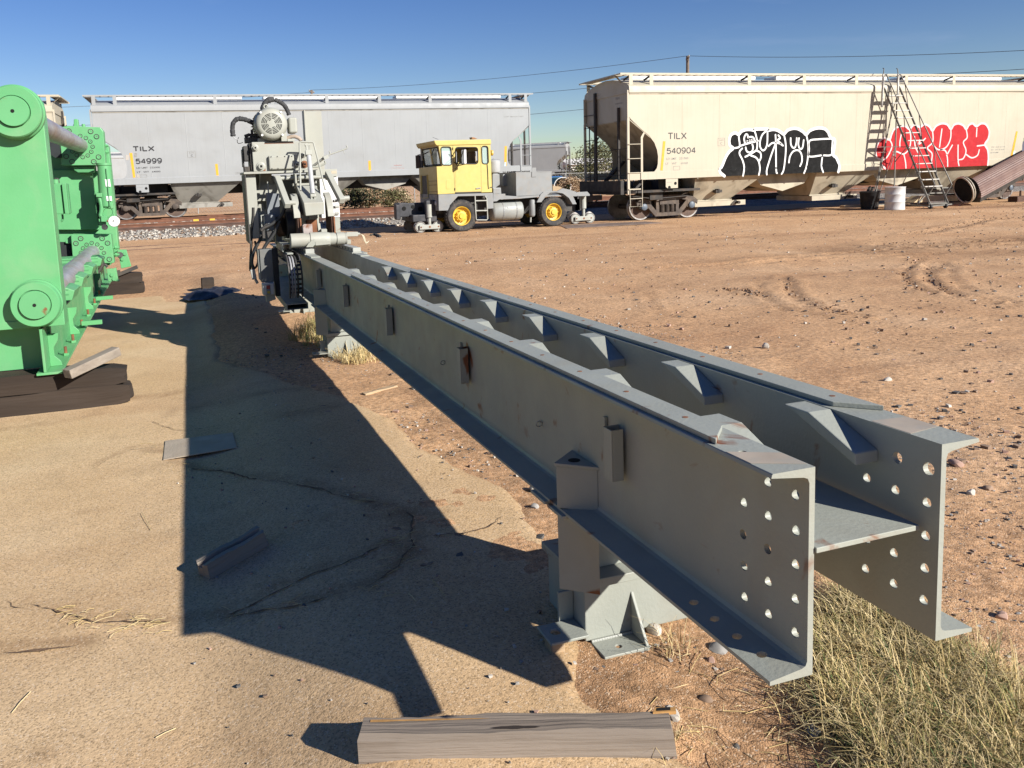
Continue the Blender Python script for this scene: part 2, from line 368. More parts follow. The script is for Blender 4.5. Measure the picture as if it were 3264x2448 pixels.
def damp_map(X, Y, lst, to):
    D = np.zeros(X.shape)
    for pts, w, st in lst:
        q = [to(*p) for p in pts]; q = [(p.x, p.y) for p in q] if len(q) > 1 else [(q[0].x, q[0].y), (q[0].x + .01, q[0].y)]
        xa, xb = min(p[0] for p in q) - 3*w, max(p[0] for p in q) + 3*w; ya, yb = min(p[1] for p in q) - 3*w, max(p[1] for p in q) + 3*w
        mk = (X > xa) & (X < xb) & (Y > ya) & (Y < yb)
        d = seg_dist(X[mk], Y[mk], q)*(1 + 1.1*fbm(X[mk]/w*.6, Y[mk]/w*.6, 4, 41)); D[mk] = np.maximum(D[mk], st*np.exp(-(d/w)**2))
    return D
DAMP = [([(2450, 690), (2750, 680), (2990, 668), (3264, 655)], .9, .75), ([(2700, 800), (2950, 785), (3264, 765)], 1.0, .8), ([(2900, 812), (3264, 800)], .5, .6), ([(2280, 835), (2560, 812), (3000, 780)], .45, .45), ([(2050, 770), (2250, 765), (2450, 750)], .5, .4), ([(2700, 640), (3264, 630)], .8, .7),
        ([(1880, 2260), (2050, 2230), (2250, 2240), (2500, 2330), (2700, 2448)], .14, .62), ([(2080, 2150), (2300, 2150)], .1, .5), ([(2350, 2420), (2700, 2440)], .16, .5), ([(1640, 1500), (1720, 1640)], .08, .3), ([(1290, 1235), (1400, 1330), (1560, 1460)], .10, .4), ([(2700, 2100), (3000, 2250), (3200, 2400)], .35, .5),
        ([(2010, 670), (2300, 660)], .3, .3), ([(1700, 735), (1900, 725), (2100, 712)], .25, .35), ([(560, 880), (700, 900), (830, 880)], .3, .3), ([(2520, 975), (2560, 990), (2640, 1010)], .12, .4), ([(2320, 925), (2420, 945)], .12, .35)]
for pts, w in RUTS: DAMP.append(([zr(*p) for p in pts], w*1.6, .38))
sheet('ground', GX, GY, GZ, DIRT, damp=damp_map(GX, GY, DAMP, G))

# concrete slab: its ragged edge sinks into the dirt
edge_px = [(452, 934), (522, 939), (536, 963), (662, 956), (674, 985), (692, 1072), (705, 1150), (900, 1212), (1105, 1262), (1264, 1338), (1275, 1365), (1377, 1441),
           (1430, 1486), (1640, 1565), (1735, 1700), (1840, 1850), (1862, 2130), (1905, 2240), (2030, 2310), (2150, 2420)]
SLABP = [(-9, 14.2)] + [tuple(G(*p)[:2]) for p in edge_px] + [(1.25, 1.2), (1.3, -1.5), (-9, -1.5)]
def inside(X, Y, poly):
    r = np.zeros(X.shape, bool); n = len(poly)
    for i in range(n):
        x0, y0 = poly[i]; x1, y1 = poly[(i+1) % n]
        c = ((y0 > Y) != (y1 > Y)) & (X < (x1 - x0)*(Y - y0)/((y1 - y0) + 1e-12) + x0); r ^= c
    return r
sx = axis([(-9, -2.2, .12), (-2.2, 2.2, .03)]); sy = axis([(-1.5, 1, .2), (1, 6.5, .03), (6.5, 15, .06)])
SX, SY = np.meshgrid(sx, sy)
sd = seg_dist(SX, SY, SLABP + SLABP[:1]); sd = np.where(inside(SX, SY, SLABP), sd, -sd) + .06*fbm(SX*3, SY*3, 4, 77)
SZ = zg(SX, SY) + .030*smooth((sd + .03)/.10) - .010 + .004*fbm(SX*2.2, SY*2.2, 3, 50) + .002*fbm(SX*16, SY*16, 2, 51)
kv = sd > -.06
zc = zone(0, 1200, 1.329)
SDAMP = [([zc(*p) for p in pts], w, st) for pts, w, st in (
    ([(110, 960), (400, 1035), (710, 1050), (900, 1030), (1130, 940), (1450, 800), (1700, 680)], .035, .55), ([(900, 1035), (1250, 975), (1400, 935), (1560, 900), (1690, 810), (1760, 720), (1740, 600), (1640, 550), (1500, 520), (1300, 470), (1100, 440), (740, 370)], .05, .6),
    ([(1600, 560), (1700, 590), (1740, 640)], .08, .7), ([(1680, 720), (1740, 760)], .09, .75), ([(1180, 900), (1280, 870)], .07, .55), ([(560, 100), (640, 95), (760, 75)], .12, .55), ([(0, 235), (250, 200), (420, 170)], .05, .35), ([(380, 395), (560, 310), (690, 300)], .03, .4),
    ([(800, 150), (1100, 80), (1300, 60)], .10, .45), ([(1200, 180), (1450, 130)], .06, .4), ([(640, 320), (700, 330)], .06, .6), ([(340, 590), (400, 585)], .05, .35), ([(0, 1175), (180, 1150), (340, 1140)], .05, .6), ([(1300, 590), (1380, 610)], .06, .35), ([(1430, 400), (1520, 400)], .08, .25), ([(1000, 1550), (1120, 1640)], .03, .35), ([(180, 1620), (210, 1640)], .03, .5), ([(1500, 1330), (1700, 1450), (1900, 1500)], .22, .22), ([(0, 1000), (250, 980), (600, 930)], .22, .16), ([(900, 560), (1500, 720)], .5, .14), ([(1700, 120), (1500, 60), (1250, 10)], .12, .3))]
sheet('concrete_slab', SX, SY, SZ, SLAB, keep=(kv[:-1, :-1] & kv[1:, 1:] & kv[:-1, 1:] & kv[1:, :-1]), damp=np.maximum(damp_map(SX, SY, SDAMP, G), .55*np.exp(-(np.maximum(sd, 0)/.05)**2)))
def zs(x, y):                                                   # top of the slab
    return zgf(x, y) + .021
def GS(px, py, dz=0): return G(px, py, .021 + dz)

# dirt-filled cracks across the slab
zc = zone(0, 1200, 1.329)
CRACK = paint('crack_dirt', (.19, .115, .065), .95, .4, 20, bump=.8, bscale=120)
def crack(pts, w, seed):
    rnd = random.Random(seed); q = [GS(*zc(*p)) for p in pts]; out = []
    for a, b in zip(q[:-1], q[1:]):
        k = max(2, int((b - a).length/.025))
        for i in range(k): out.append(a + (b - a)*(i/k))
    out.append(q[-1]); vs = []; wob = 0
    for i, p in enumerate(out):
        d = (out[min(i+1, len(out)-1)] - out[max(i-1, 0)]).normalized(); nrm = Vector((-d.y, d.x, 0)); wob = wob*.8 + rnd.uniform(-.008, .008)
        e = min(1, min(i, len(out)-1-i)/6); ww = w*rnd.uniform(.1, 1.1)*e*(0.12 if (i//9 + seed) % 4 == 0 else .75)
        for s_ in (-1, 1):
            c = p + nrm*(wob + s_*ww); vs.append((c.x, c.y, zs(c.x, c.y) + .0045))
    m = MB(); m.add(vs, [(2*i, 2*i+1, 2*i+3, 2*i+2) for i in range(len(out)-1)]); m.build('slab_crack', CRACK)['kind'] = 'structure'
crack([(110, 960), (250, 1000), (400, 1035), (600, 1045), (710, 1050), (820, 1055), (900, 1030), (1040, 985), (1130, 940), (1250, 880), (1450, 800), (1700, 680), (1950, 662), (2060, 640), (2127, 590)], .008, 1)
crack([(900, 1035), (1100, 1000), (1250, 975), (1400, 935), (1560, 900), (1690, 810), (1760, 720), (1740, 600), (1640, 550), (1500, 520), (1300, 470), (1100, 440), (900, 400), (740, 370)], .009, 2)
crack([(690, 300), (560, 310), (480, 335), (380, 400)], .005, 3)
crack([(570, 175), (640, 190), (690, 215), (740, 230), (1000, 190), (1250, 150), (1450, 105)], .005, 4)
crack([(20, 950), (60, 985), (160, 1000)], .006, 5)
crack([(0, 1180), (150, 1160), (260, 1150), (340, 1140)], .022, 6)
crack([(50, 1430), (60, 1380), (130, 1335)], .004, 7)

# light patch let into the slab, with two lifting holes
a, b_, c, d = [GS(*zc(*p), .001) for p in ((692, 355), (1003, 303), (985, 240), (700, 275))]
PATCH = paint('patch_concrete', (.48, .40, .31), .9, .12, 5, dirt=((.36, .26, .17), .5, 5), bump=.3, bscale=60)
m = MB(); m.extrude([a, b_, c, d], (0, 0, .005)); pt = m.build('concrete_patch', PATCH); pt['kind'] = 'structure'
for hx, hy in ((838, 273), (835, 308)):
    p = GS(*zc(hx, hy), .0068); m = MB()
    m.add([(p.x + .045*math.cos(t)*(1+.3*math.sin(3*t)), p.y + .06*math.sin(t), p.z) for t in [i*math.pi/7 for i in range(14)]], [tuple(range(14))]); m.build('lifting_hole', HOLE, pt)
# ================================================================ THE LONG DOUBLE-CHANNEL BEAM
def cut(o, mb):
    """drill real holes, then drop the drill"""
    c = mb.build('drill', HOLE, o.parent)
    q = o.modifiers.new('cut', 'BOOLEAN'); q.object = c; q.operation = 'DIFFERENCE'; q.solver = 'EXACT'
    bpy.context.view_layer.update()
    dg = bpy.context.evaluated_depsgraph_get(); me = bpy.data.meshes.new_from_object(o.evaluated_get(dg))
    old = o.data; nm = old.name; o.modifiers.remove(q); o.data = me; bpy.data.meshes.remove(old); me.name = nm
    cm = c.data; bpy.data.objects.remove(c); bpy.data.meshes.remove(cm)
Y0 = 1.294; TILT = .016
beam = thing('channel_beam', 'long grey green double channel steel beam on box stands with sloping wedges between its webs', 'steel beam', (0, Y0, 0), local=True)
beam.rotation_euler = (-TILT, 0, 0)
def BL(p):                                                      # world point -> beam coordinates
    return Vector((p[0], p[1] - Y0, p[2] + TILT*(p[1] - Y0)))
ZT, ZB, LEN = .987, .530, 11.2
XL, XR, FW, WT = 1.173, 1.511, .108, .014
def channel(xw, sgn):
    """web back face at xw, flanges reaching out along sgn"""
    t0, t1 = .009, .019; xo = xw + sgn*WT; xt = xw + sgn*FW
    pr = [(xw, ZB), (xt, ZB), (xt, ZB + t0), (xo + sgn*.014, ZB + t1), (xo + sgn*.004, ZB + t1 + .004), (xo, ZB + t1 + .014),
          (xo, ZT - t1 - .014), (xo + sgn*.004, ZT - t1 - .004), (xo + sgn*.014, ZT - t1), (xt, ZT - t0), (xt - sgn*.002, ZT - .002), (xt - sgn*.004, ZT), (xw, ZT)]
    m = MB(); m.prism(pr, 'y', 0, LEN); return m
s1 = zone(1650, 1300, 1.8436); s2 = zone(2300, 1200, 1.6587)
ch = channel(XL, -1).build('channel', STEEL, beam)
dr = MB()
for hx, hy in [(1350, 568), (1344, 755), (1348, 940), (1348, 1123), (1495, 448), (1495, 648), (1490, 843), (1490, 1034), (1490, 1225), (1660, 525), (1660, 735), (1655, 935), (1652, 1138), (1648, 1335)]:
    p = BL(P(*s1(hx, hy), X=XL - WT)); dr.cyl((XL - WT - .03, p.y, p.z), (XL + .03, p.y, p.z), .0118, n=18)
for hx, hy in [(1048, 1150), (1170, 1250), (1303, 1357), (1450, 1470)]:
    p = BL(P(*s1(hx, hy), Z=ZB + .01)); dr.cyl((p.x, p.y, ZB - .03), (p.x, p.y, ZB + .05), .0115, n=18)
p = BL(P(*s1(1350, 266), Z=ZT)); dr.cyl((p.x, p.y, ZT - .03), (p.x, p.y, ZT + .03), .009, n=16)
cut(ch, dr)
ch = channel(XR, 1).build('channel', STEEL, beam); dr = MB()
for hx, hy, r_ in [(957, 440, .0135), (1125, 500, .015), (790, 545, .0118), (943, 610, .0118), (1112, 678, .0118), (1102, 853, .0118), (786, 868, .0118), (930, 943, .0118), (776, 1025, .0118), (1095, 1025, .0118), (927, 1105, .0118), (1087, 1193, .0118)]:
    p = BL(P(*s2(hx, hy), X=XR)); dr.cyl((XR - .03, p.y, p.z), (XR + WT + .03, p.y, p.z), r_, n=18)
for hx, hy in [(952, 254), (1030, 250)]:
    p = BL(P(*s2(hx, hy), Z=ZT)); dr.cyl((p.x, p.y, ZT - .03), (p.x, p.y, ZT + .03), .0085, n=16)
cut(ch, dr)
# wear plates on the flanges, their near ends cut on a slant
for xa, xb, sl in ((1.080, 1.158, .085), (1.527, 1.608, -.085)):
    ya = .205 if sl > 0 else .34
    m = MB(); m.prism([(xa, ya), (xb, ya + sl), (xb, 4.62), (xa, 4.62)], 'z', ZT + .0005, ZT + .0130)
    pl_ = m.build('wear_plate', STEEL2 if False else STEEL, beam, bevel=.0015)
    for k in range(16):
        y = .30 + k*.29; m = MB(); x = (xa + xb)/2; m.cyl((x, y + abs(sl), ZT + .0131), (x, y + abs(sl), ZT + .0139), .0075, n=12); m.build('plate_screw', RUST, pl_)
        if xa < 1.3 and k:
            m = MB(); m.cyl((1.085, y + .02, ZT - .0135), (1.085, y + .02, ZT - .008), .011, n=8); m.build('screw_nut', DARK, pl_)
# sloping wedges along both webs
for k in range(9):
    yw = 1.623 + .602*k - Y0 - 0.0
    for xa, xb in ((XR - .070, XR - .0005), (XL + .0005, XL + .070)):
        m = MB(); m.prism([(yw + .091, ZT - .001), (yw, ZT - .001), (yw - .156, ZT - .063), (yw - .158, ZT - .092), (yw + .055, ZT - .012)], 'x', xa, xb)
        m.build('wedge', STEEL, beam, bevel=.003)
# shelf plate between the webs
m = MB(); m.hexa([(XL + .001, -.006, .802), (XR - .012, .04, .778), (XR - .012, .62, .778), (XL + .001, .62, .802), (XL + .001, -.006, .814), (XR - .012, .04, .790), (XR - .012, .62, .790), (XL + .001, .62, .814)])
m.build('shelf_plate', STEEL, beam, bevel=.0015)
# bare primer where the plates stop, and chalk-like scuffs
PRIM = paint('bare_primer', (.44, .37, .29), .6, .12, 9, dirt=((.34, .34, .30), .7, 14))
for q in ([(1.070, .07), (1.170, .02), (1.170, .10), (1.070, .155)], [(1.514, .085), (1.612, .10), (1.612, .19), (1.514, .20)]):
    m = MB(); m.extrude([(x_, y_, ZT + .0004) for x_, y_ in q], (0, 0, .0004)); m.build('primer_patch', PRIM, beam)
# deeper diaphragms further along
for y in (2.6, 5.0, 7.4):
    m = MB(); m.box(XL + .001, XR - .001, y, y + .012, ZB + .03, ZT - .2); m.build('diaphragm', STEEL, beam)
# cable brackets on the outer web and small welded eyes
for k, (y, z1, z0) in enumerate([(2.085, .856, .70), (3.50, .83, .668), (4.98, .806, .636), (6.50, .777, .606), (7.95, .765, .592)]):
    z1 += TILT*(y - Y0); z0 += TILT*(y - Y0); y -= Y0; m = MB(); xw = XL - WT
    m.box(xw - .012, xw - .0005, y + .070, y + .084, z0 + .012, z1 + .006); m.box(xw - .052, xw - .0005, y + .002, y + .007, z0, z1)
    m.box(xw - .052, xw - .047, y - .045, y + .002, z0, z1); m.box(xw - .047, xw - .012, y - .045, y - .040, z0, z1)
    m.build('cable_bracket', STEEL, beam, bevel=.002)
for y, z in ((2.661, .699), (3.87, .679), (4.993, .671)):
    m = MB(); m.torus((XL - WT - .012, y - Y0, z + TILT*(y - Y0)), (0, 1, .3), .011, .0028, 14, 6); m.build('welded_eye', STEEL, beam)
# taller rail blocks where the machine travels, and sole plates
for xa, xb, y in ((1.080, 1.168, 8.385), (1.523, 1.603, 8.16)):
    y -= Y0; m = MB(); zt = ZT + .0005
    m.box(xa - .012, xb + .004, y - .02, LEN, zt, zt + .016); m.build('sole_plate', STEEL2, beam)
    m = MB(); m.box(xa, xb, y, LEN, zt + .0165, zt + .060); rb = m.build('rail_block', STEEL2, beam, bevel=.003)
    for k in range(10):
        m = MB(); yy = y + .08 + k*.17; m.cyl((xa - .004, yy, zt + .036), (xa + .001, yy, zt + .036), .010, n=8); m.build('bolt', DARK, rb)
    m = MB(); m.box(xa - .006, xb - .002, y - .42, y - .03, zt, zt + .010); m.build('shim_plate', STEEL, beam)
m = MB(); m.box(1.625, 1.70, 7.02, 9.2, ZT - .03, ZT - .005); m.build('side_strip', STEEL, beam)
# box stands
def stand(y, g, full=True):
    """y: front of the box; g: ground height there (both in world terms)"""
    def L(x, yy, z): return (x, yy - Y0, z + TILT*(yy - Y0))
    tz = TILT*(y - Y0); yb = y - Y0; zf = ZB
    b0, b1 = g + tz, g + .205 + tz; cp = b1 + .006
    m = MB(); m.box(1.163, 1.58, yb, yb + .30, b0 + .012, b1); st = m.build('stand', STEEL, beam, bevel=.004)
    m = MB(); m.box(1.150, 1.60, yb - .025, yb + .33, cp, cp + .030); m.build('cap_plate', STEEL, st, bevel=.003)
    m = MB(); m.box(1.165, 1.575, yb + .002, yb + .296, b1 + .0005, cp - .0005); m.build('rusty_shim', RUST, st)
    # corner post beside the web, notched round the bottom flange
    tri = [(1.055, yb - .035), (1.158, yb - .125), (1.158, yb + .055)]
    m = MB(); m.prism(tri, 'z', cp + .031, zf - .010); m.prism([(a_ + .0, c_) for a_, c_ in tri], 'z', zf + .012, .683); m.build('corner_post', STEEL, st, bevel=.002)
    big = [(1.048, yb - .034), (1.1585, yb - .135), (1.1585, yb + .062)]
    m = MB(); m.prism(big, 'z', .6835, .694); tp = m.build('top_plate', STEEL, st, bevel=.002)
    m = MB(); m.cyl((1.118, yb - .04, .6942), (1.118, yb - .04, .6948), .020, n=18); m.build('plate_hole', HOLE, tp)
    m = MB(); m.box(1.21, 1.56, yb + .05, yb + .25, cp + .031, zf - .0005)
    m.build('riser_block', STEEL, st, bevel=.003)
    for yy in (yb - .08, yb + .06):
        m = MB(); m.box(1.052, 1.18, yy, yy + .12, zf - .012, zf - .0005); m.build('flange_clamp', STEEL, st, bevel=.002)
    # front foot, gusset and weld
    m = MB(); m.box(1.18, 1.35, yb - .105, yb - .002, b0 - .004, b0 + .010)
    ft = m.build('foot_plate', STEEL, st, bevel=.002); d_ = MB(); d_.cyl((1.255, yb - .062, b0 - .05), (1.255, yb - .062, b0 + .05), .011, n=16); cut(ft, d_)
    m = MB(); m.extrude([(1.338, yb - .001, b0 + .011), (1.338, yb - .102, b0 + .011), (1.338, yb - .088, b0 + .03), (1.338, yb - .016, b0 + .135), (1.338, yb - .001, b0 + .160)], (.012, 0, 0)); m.build('gusset', STEEL, st, bevel=.003)
    m = MB()
    for k in range(16): m.cyl((1.183 + k*.0098, yb - .006, b0 + .0115), (1.192 + k*.0098, yb - .006, b0 + .0118), .0055, n=6)
    m.build('weld_bead', STEEL2, st, smooth=60)
    # side foot with its block
    m = MB(); m.box(1.02, 1.161, yb - .035, yb + .085, b0 + .046, b0 + .056); f2 = m.build('foot_plate', STEEL, st, bevel=.002)
    d_ = MB(); d_.cyl((1.065, yb + .028, b0), (1.065, yb + .028, b0 + .1), .019, n=18); cut(f2, d_)
    m = MB(); m.box(1.105, 1.162, yb + .086, yb + .098, b0 + .05, b0 + .16); m.build('gusset', STEEL, st, bevel=.002)
    if full:
        m = MB(); m.box(1.025, 1.075, yb - .025, yb + .03, b0 - .012, b0 + .045); m.build('wood_block', WOODTAN, st, bevel=.004)
    m = MB(); m.extrude([(1.5805, yb + .10, b0 + .012), (1.68, yb + .10, b0 + .012), (1.68, yb + .10, b0 + .03), (1.5805, yb + .10, b0 + .17)], (0, .012, 0)); m.build('gusset', STEEL, st, bevel=.002)
    m = MB(); m.box(1.5805, 1.70, yb + .05, yb + .20, b0 - .004, b0 + .010); m.build('foot_plate', STEEL, st, bevel=.002)
    return st
stand(2.354, .004)
stand(7.86, zgf(1.2, 7.9), False)
stand(11.1, zgf(1.2, 11.1), False)
bpy.context.view_layer.update()

# ================================================================ THE DRIVE MACHINE RIDING ON THE BEAM
z9 = zone(720, 300, 5.529); z10 = zone(860, 420, 5.923); z11 = zone(760, 560, 5.529); z12 = zone(860, 640, 6.9125); z13 = zone(780, 760, 6.9125); z4 = zone(700, 280, 2.304)
MPALE = paint('machine_grey', (.385, .39, .34), .5, .06, 3, dirt=((.36, .31, .23), .35, 4), bump=.06)
mach = thing('drive_machine', 'tall grey gearbox machine with electric motor on top riding the far end of the beam', 'machine', (.95, 9.2, .9))
YG = 9.2
def mk(name, mat, fn, par=None, **k):
    m = MB(); fn(m); return m.build(name, mat, mach if par is None else par, **k)
# frame
mk('side_column', MPALE, lambda m: (m.box(.592, .606, 9.22, 9.50, .98, 1.715), m.box(.592, .70, 9.205, 9.22, 1.02, 1.715), m.box(.606, .64, 9.50, 9.512, .98, 1.715)), bevel=.003)
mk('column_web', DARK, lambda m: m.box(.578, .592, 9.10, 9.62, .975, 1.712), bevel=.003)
mk('side_column', MPALE, lambda m: (m.box(1.30, 1.40, 9.6, 9.9, .95, 1.70),), bevel=.004)
mk('front_plate', MPALE, lambda m: m.box(.66, .90, 9.50, 9.52, 1.46, 1.715), bevel=.003)
mk('front_plate', MPALE, lambda m: m.box(.66, 1.02, 9.44, 9.465, 1.42, 1.60), bevel=.003)
mk('front_plate', MPALE, lambda m: m.box(.70, .79, 9.50, 9.53, 1.16, 1.418), bevel=.003)
mk('front_plate', MPALE, lambda m: m.box(.60, .705, 9.48, 9.49, 1.1, 1.46), bevel=.003)
mk('rear_frame', STEEL2, lambda m: (m.box(.62, 1.46, 9.9, 9.93, 1.0, 1.70), m.box(.80, .92, 9.65, 9.9, .94, 1.68), m.box(1.18, 1.30, 9.65, 9.9, .94, 1.68)), bevel=.004)
mk('base_sled', STEEL, lambda m: (m.box(1.03, 1.21, 9.0, 10.6, .915, .965), m.box(1.50, 1.66, 9.0, 10.6, .915, .965), m.box(1.03, 1.66, 9.9, 10.5, .966, 1.02)), bevel=.004)
# gearbox
def gb(m): m.box(.684, 1.27, YG, YG + .46, 1.742, 2.056)
gear = mk('gearbox', MPALE, gb, bevel=.006)
mk('top_slot', HOLE, lambda m: m.box(.82, 1.125, YG - .001, YG + .02, 2.040, 2.0555), gear)
mk('slot_rust', RUST, lambda m: m.box(.815, 1.13, YG - .0015, YG + .003, 2.034, 2.0395), gear)
mk('cover_plate', MPALE, lambda m: m.box(.848, 1.118, YG - .045, YG - .0005, 1.757, 1.908), gear, bevel=.012)
for x in (.875, .94, 1.02, 1.095):
    for z in (1.895, 1.768): mk('bolt', DARK, lambda m: m.cyl((x, YG - .052, z), (x, YG - .0452, z), .006, n=6), gear)
for x, z, r_, mt in ((.716, 1.994, .034, MPALE), (.764, 1.796, .044, MPALE), (1.146, 1.806, .034, MPALE), (1.226, 1.903, .024, MPALE), (1.231, 1.804, .036, RUST)):
    mk('pipe_plug', mt, lambda m: m.lathe([(r_*1.15, 0), (r_*1.1, .010), (r_*.72, .014), (r_*.70, .034), (r_*.6, .038), (0, .038)], (x, YG - .0005, z), (0, -1, 0), 18), gear, smooth=40)
    mk('plug_socket', HOLE, lambda m: m.box(x - r_*.28, x + r_*.28, YG - .0395, YG - .0387, z - r_*.28, z + r_*.28), gear)
rs = mk('rust_run', RUST, lambda m: m.extrude([(.735, YG - .0012, 1.746), (.81, YG - .0012, 1.746), (.812, YG - .0012, 1.82), (.80, YG - .0012, 1.83), (.80, YG - .0012, 1.79), (.775, YG - .0012, 1.757)], (0, .0008, 0)), gear)
mk('base_plate', MPALE, lambda m: m.box(.575, 1.30, YG - .06, YG + .62, 1.717, 1.741), bevel=.003)
mk('plate_gusset', STEELRUST, lambda m: m.extrude([(.742, YG - .05, 1.7165), (.742, YG + .28, 1.7165), (.742, YG + .28, 1.56), (.742, YG + .22, 1.56)], (.012, 0, 0)), bevel=.002)
# stack of cooler plates on the left of the gearbox
cool = mk('valve_bank', DARK, lambda m: (m.box(.60, .655, YG + .06, YG + .34, 1.86, 2.02), m.box(.585, .60, YG + .1, YG + .3, 1.80, 1.99), m.box(.61, .66, YG + .05, YG + .2, 1.745, 1.80), m.cyl((.60, YG + .05, 1.742), (.60, YG + .05, 1.80), .02), m.box(.66, .683, YG + .03, YG + .40, 1.76, 2.05)), bevel=.004)
mk('valve_bank', DARK, lambda m: (m.box(.63, .80, YG + .18, YG + .32, 2.0575, 2.12), m.box(.69, .80, YG + .2, YG + .3, 2.12, 2.16), m.cyl((.71, YG + .2, 2.15), (.71, YG + .2, 2.20), .014), m.cyl((.63, YG + .22, 2.13), (.69, YG + .22, 2.15), .018)), bevel=.004)
# motor
mc = (.905, 9.16, 2.245); MR = .172
mot = mk('motor', MPALE, lambda m: m.lathe([(MR*.94, .13), (MR*.94, .56), (MR*.8, .60), (0, .60)], (mc[0], mc[1], mc[2]), (0, 1, 0), 28), smooth=35)
mk('fan_cover', MPALE, lambda m: m.lathe([(0, 0), (MR*.70, 0), (MR*.86, .008), (MR*.97, .035), (MR*1.02, .075), (MR*1.03, .155), (MR*.95, .157)], mc, (0, 1, 0), 36), mot, smooth=40)
def fins(m):
    for k in range(26):
        t = R(100 + k*10) ; m.extrude([(mc[0] + MR*.9*math.cos(t + a_), 9.33, mc[2] + MR*.9*math.sin(t + a_)) for a_ in (-.02, .02)] + [(mc[0] + MR*1.07*math.cos(t + a_), 9.33, mc[2] + MR*1.07*math.sin(t + a_)) for a_ in (.01, -.01)], (0, .33, 0))
mk('cooling_fins', MPALE, fins, mot)
def slots(m):
    for j, r_ in enumerate((.042, .058, .074, .090, .104)):
        for s_ in range(8):
            a0 = s_*math.pi/4 + .06; a1 = a0 + .67
            if j == 0 and s_ % 2: continue
            n_ = 7; A = [a0 + (a1 - a0)*i/n_ for i in range(n_ + 1)]
            m.add([(mc[0] + q*math.cos(t), mc[1] - .0008, mc[2] + q*math.sin(t)) for q in (r_ - .0042, r_ + .0042) for t in A], [(i, i + 1, n_ + 2 + i, n_ + 1 + i) for i in range(n_)])
mk('vent_slots', HOLE, slots, mot)
for a_ in (48, 132, 228, 312): mk('bolt', WHITE, lambda m: m.cyl((mc[0] + MR*.93*math.cos(R(a_)), mc[1] + .0, mc[2] + MR*.93*math.sin(R(a_))), (mc[0] + MR*.93*math.cos(R(a_)), mc[1] + .05, mc[2] + MR*.93*math.sin(R(a_))), .012, n=8), mot)
mk('lifting_eye', MPALE, lambda m: (m.torus((.868, 9.3, 2.437), (0, 1, 0), .021, .008, 18, 8), m.cyl((.868, 9.3, 2.405), (.868, 9.3, 2.42), .015)), mot, smooth=50)
mk('terminal_box', MPALE, lambda m: m.box(1.092, 1.185, 9.22, 9.42, 2.145, 2.315), mot, bevel=.022, seg=3)
mk('motor_feet', MPALE, lambda m: (m.box(.76, .86, 9.30, 9.7, 2.0575, 2.10), m.box(.95, 1.05, 9.30, 9.7, 2.0575, 2.10), m.box(1.0, 1.06, 9.2, 9.3, 2.0575, 2.15), m.box(1.07, 1.15, 9.25, 9.4, 2.0575, 2.085)), mot, bevel=.004)
mk('pipe_elbow', paint('cast_fitting', (.42, .34, .27), .6, .1), lambda m: m.tube([(1.06, 9.3, 2.085), (1.12, 9.28, 2.112), (1.16, 9.27, 2.110), (1.20, 9.26, 2.09), (1.22, 9.25, 2.06)], .022, 10), mot, smooth=60)
# sleeved cables over and beside the motor
def pts(z, Y, lst): return [P(*z(*q), Y=Y) for q in lst]
def spline(ps, k=6):
    ps = [Vector(p) for p in ps]; out = []
    for i in range(len(ps) - 1):
        p0 = ps[max(i-1, 0)]; p1 = ps[i]; p2 = ps[i+1]; p3 = ps[min(i+2, len(ps)-1)]
        for j in range(k):
            t = j/k; out.append(.5*((2*p1) + (p2 - p0)*t + (2*p0 - 5*p1 + 4*p2 - p3)*t*t + (3*p1 - p0 - 3*p2 + p3)*t**3))
    return out + [ps[-1]]
SLEEVE = paint('woven_sleeve', (.045, .045, .047), .75, .4, 12, bump=.7, bscale=60)
def sleeve(z, Y, lst, r_, seed):
    q = spline(pts(z, Y, lst), 7); rr = random.Random(seed); mk('cable_sleeve', SLEEVE, lambda m: m.tube(q, [r_*rr.uniform(.86, 1.12) for _ in q], 10), mot, smooth=50)
sleeve(z9, 9.42, [(500, 520), (400, 470), (300, 440), (200, 440), (130, 510), (115, 620), (128, 745)], .027, 1)
sleeve(z9, 9.50, [(640, 330), (670, 200), (740, 110), (850, 95)], .030, 2)
sleeve(z9, 9.36, [(860, 95), (930, 130), (1010, 180), (1070, 260), (1115, 370)], .024, 3)
mk('thin_wire', paint('grey_wire', (.45, .45, .45), .5), lambda m: m.tube(spline(pts(z9, 9.4, [(130, 745), (160, 785), (210, 800), (240, 770)])), .005, 6), mot)
mk('thin_wire', BLACK, lambda m: m.tube(spline(pts(z9, 9.4, [(230, 760), (200, 820), (215, 865), (260, 865), (300, 850)])), .004, 6), mot)
# tall back plate and white cabinet
mk('back_plate', MPALE, lambda m: (m.box(1.335, 1.560, 9.9, 9.915, 1.62, 2.434), m.box(1.335, 1.35, 9.75, 9.9, 1.62, 2.434)), bevel=.003)
cab = mk('white_cabinet', WHITE, lambda m: m.box(1.40, 1.607, 9.3, 9.52, 1.203, 1.66), bevel=.006)
mk('cabinet_bracket', STEEL, lambda m: (m.box(1.48, 1.60, 9.28, 9.5, .99, 1.20),), cab, bevel=.003)
mk('cabinet_top', MPALE, lambda m: m.box(1.36, 1.60, 9.28, 9.55, 1.662, 1.745), cab, bevel=.004)
mk('cabinet_plate', paint('cabinet_tan', (.55, .46, .34), .5), lambda m: m.box(1.535, 1.592, 9.2785, 9.2797, 1.695, 1.725), cab)
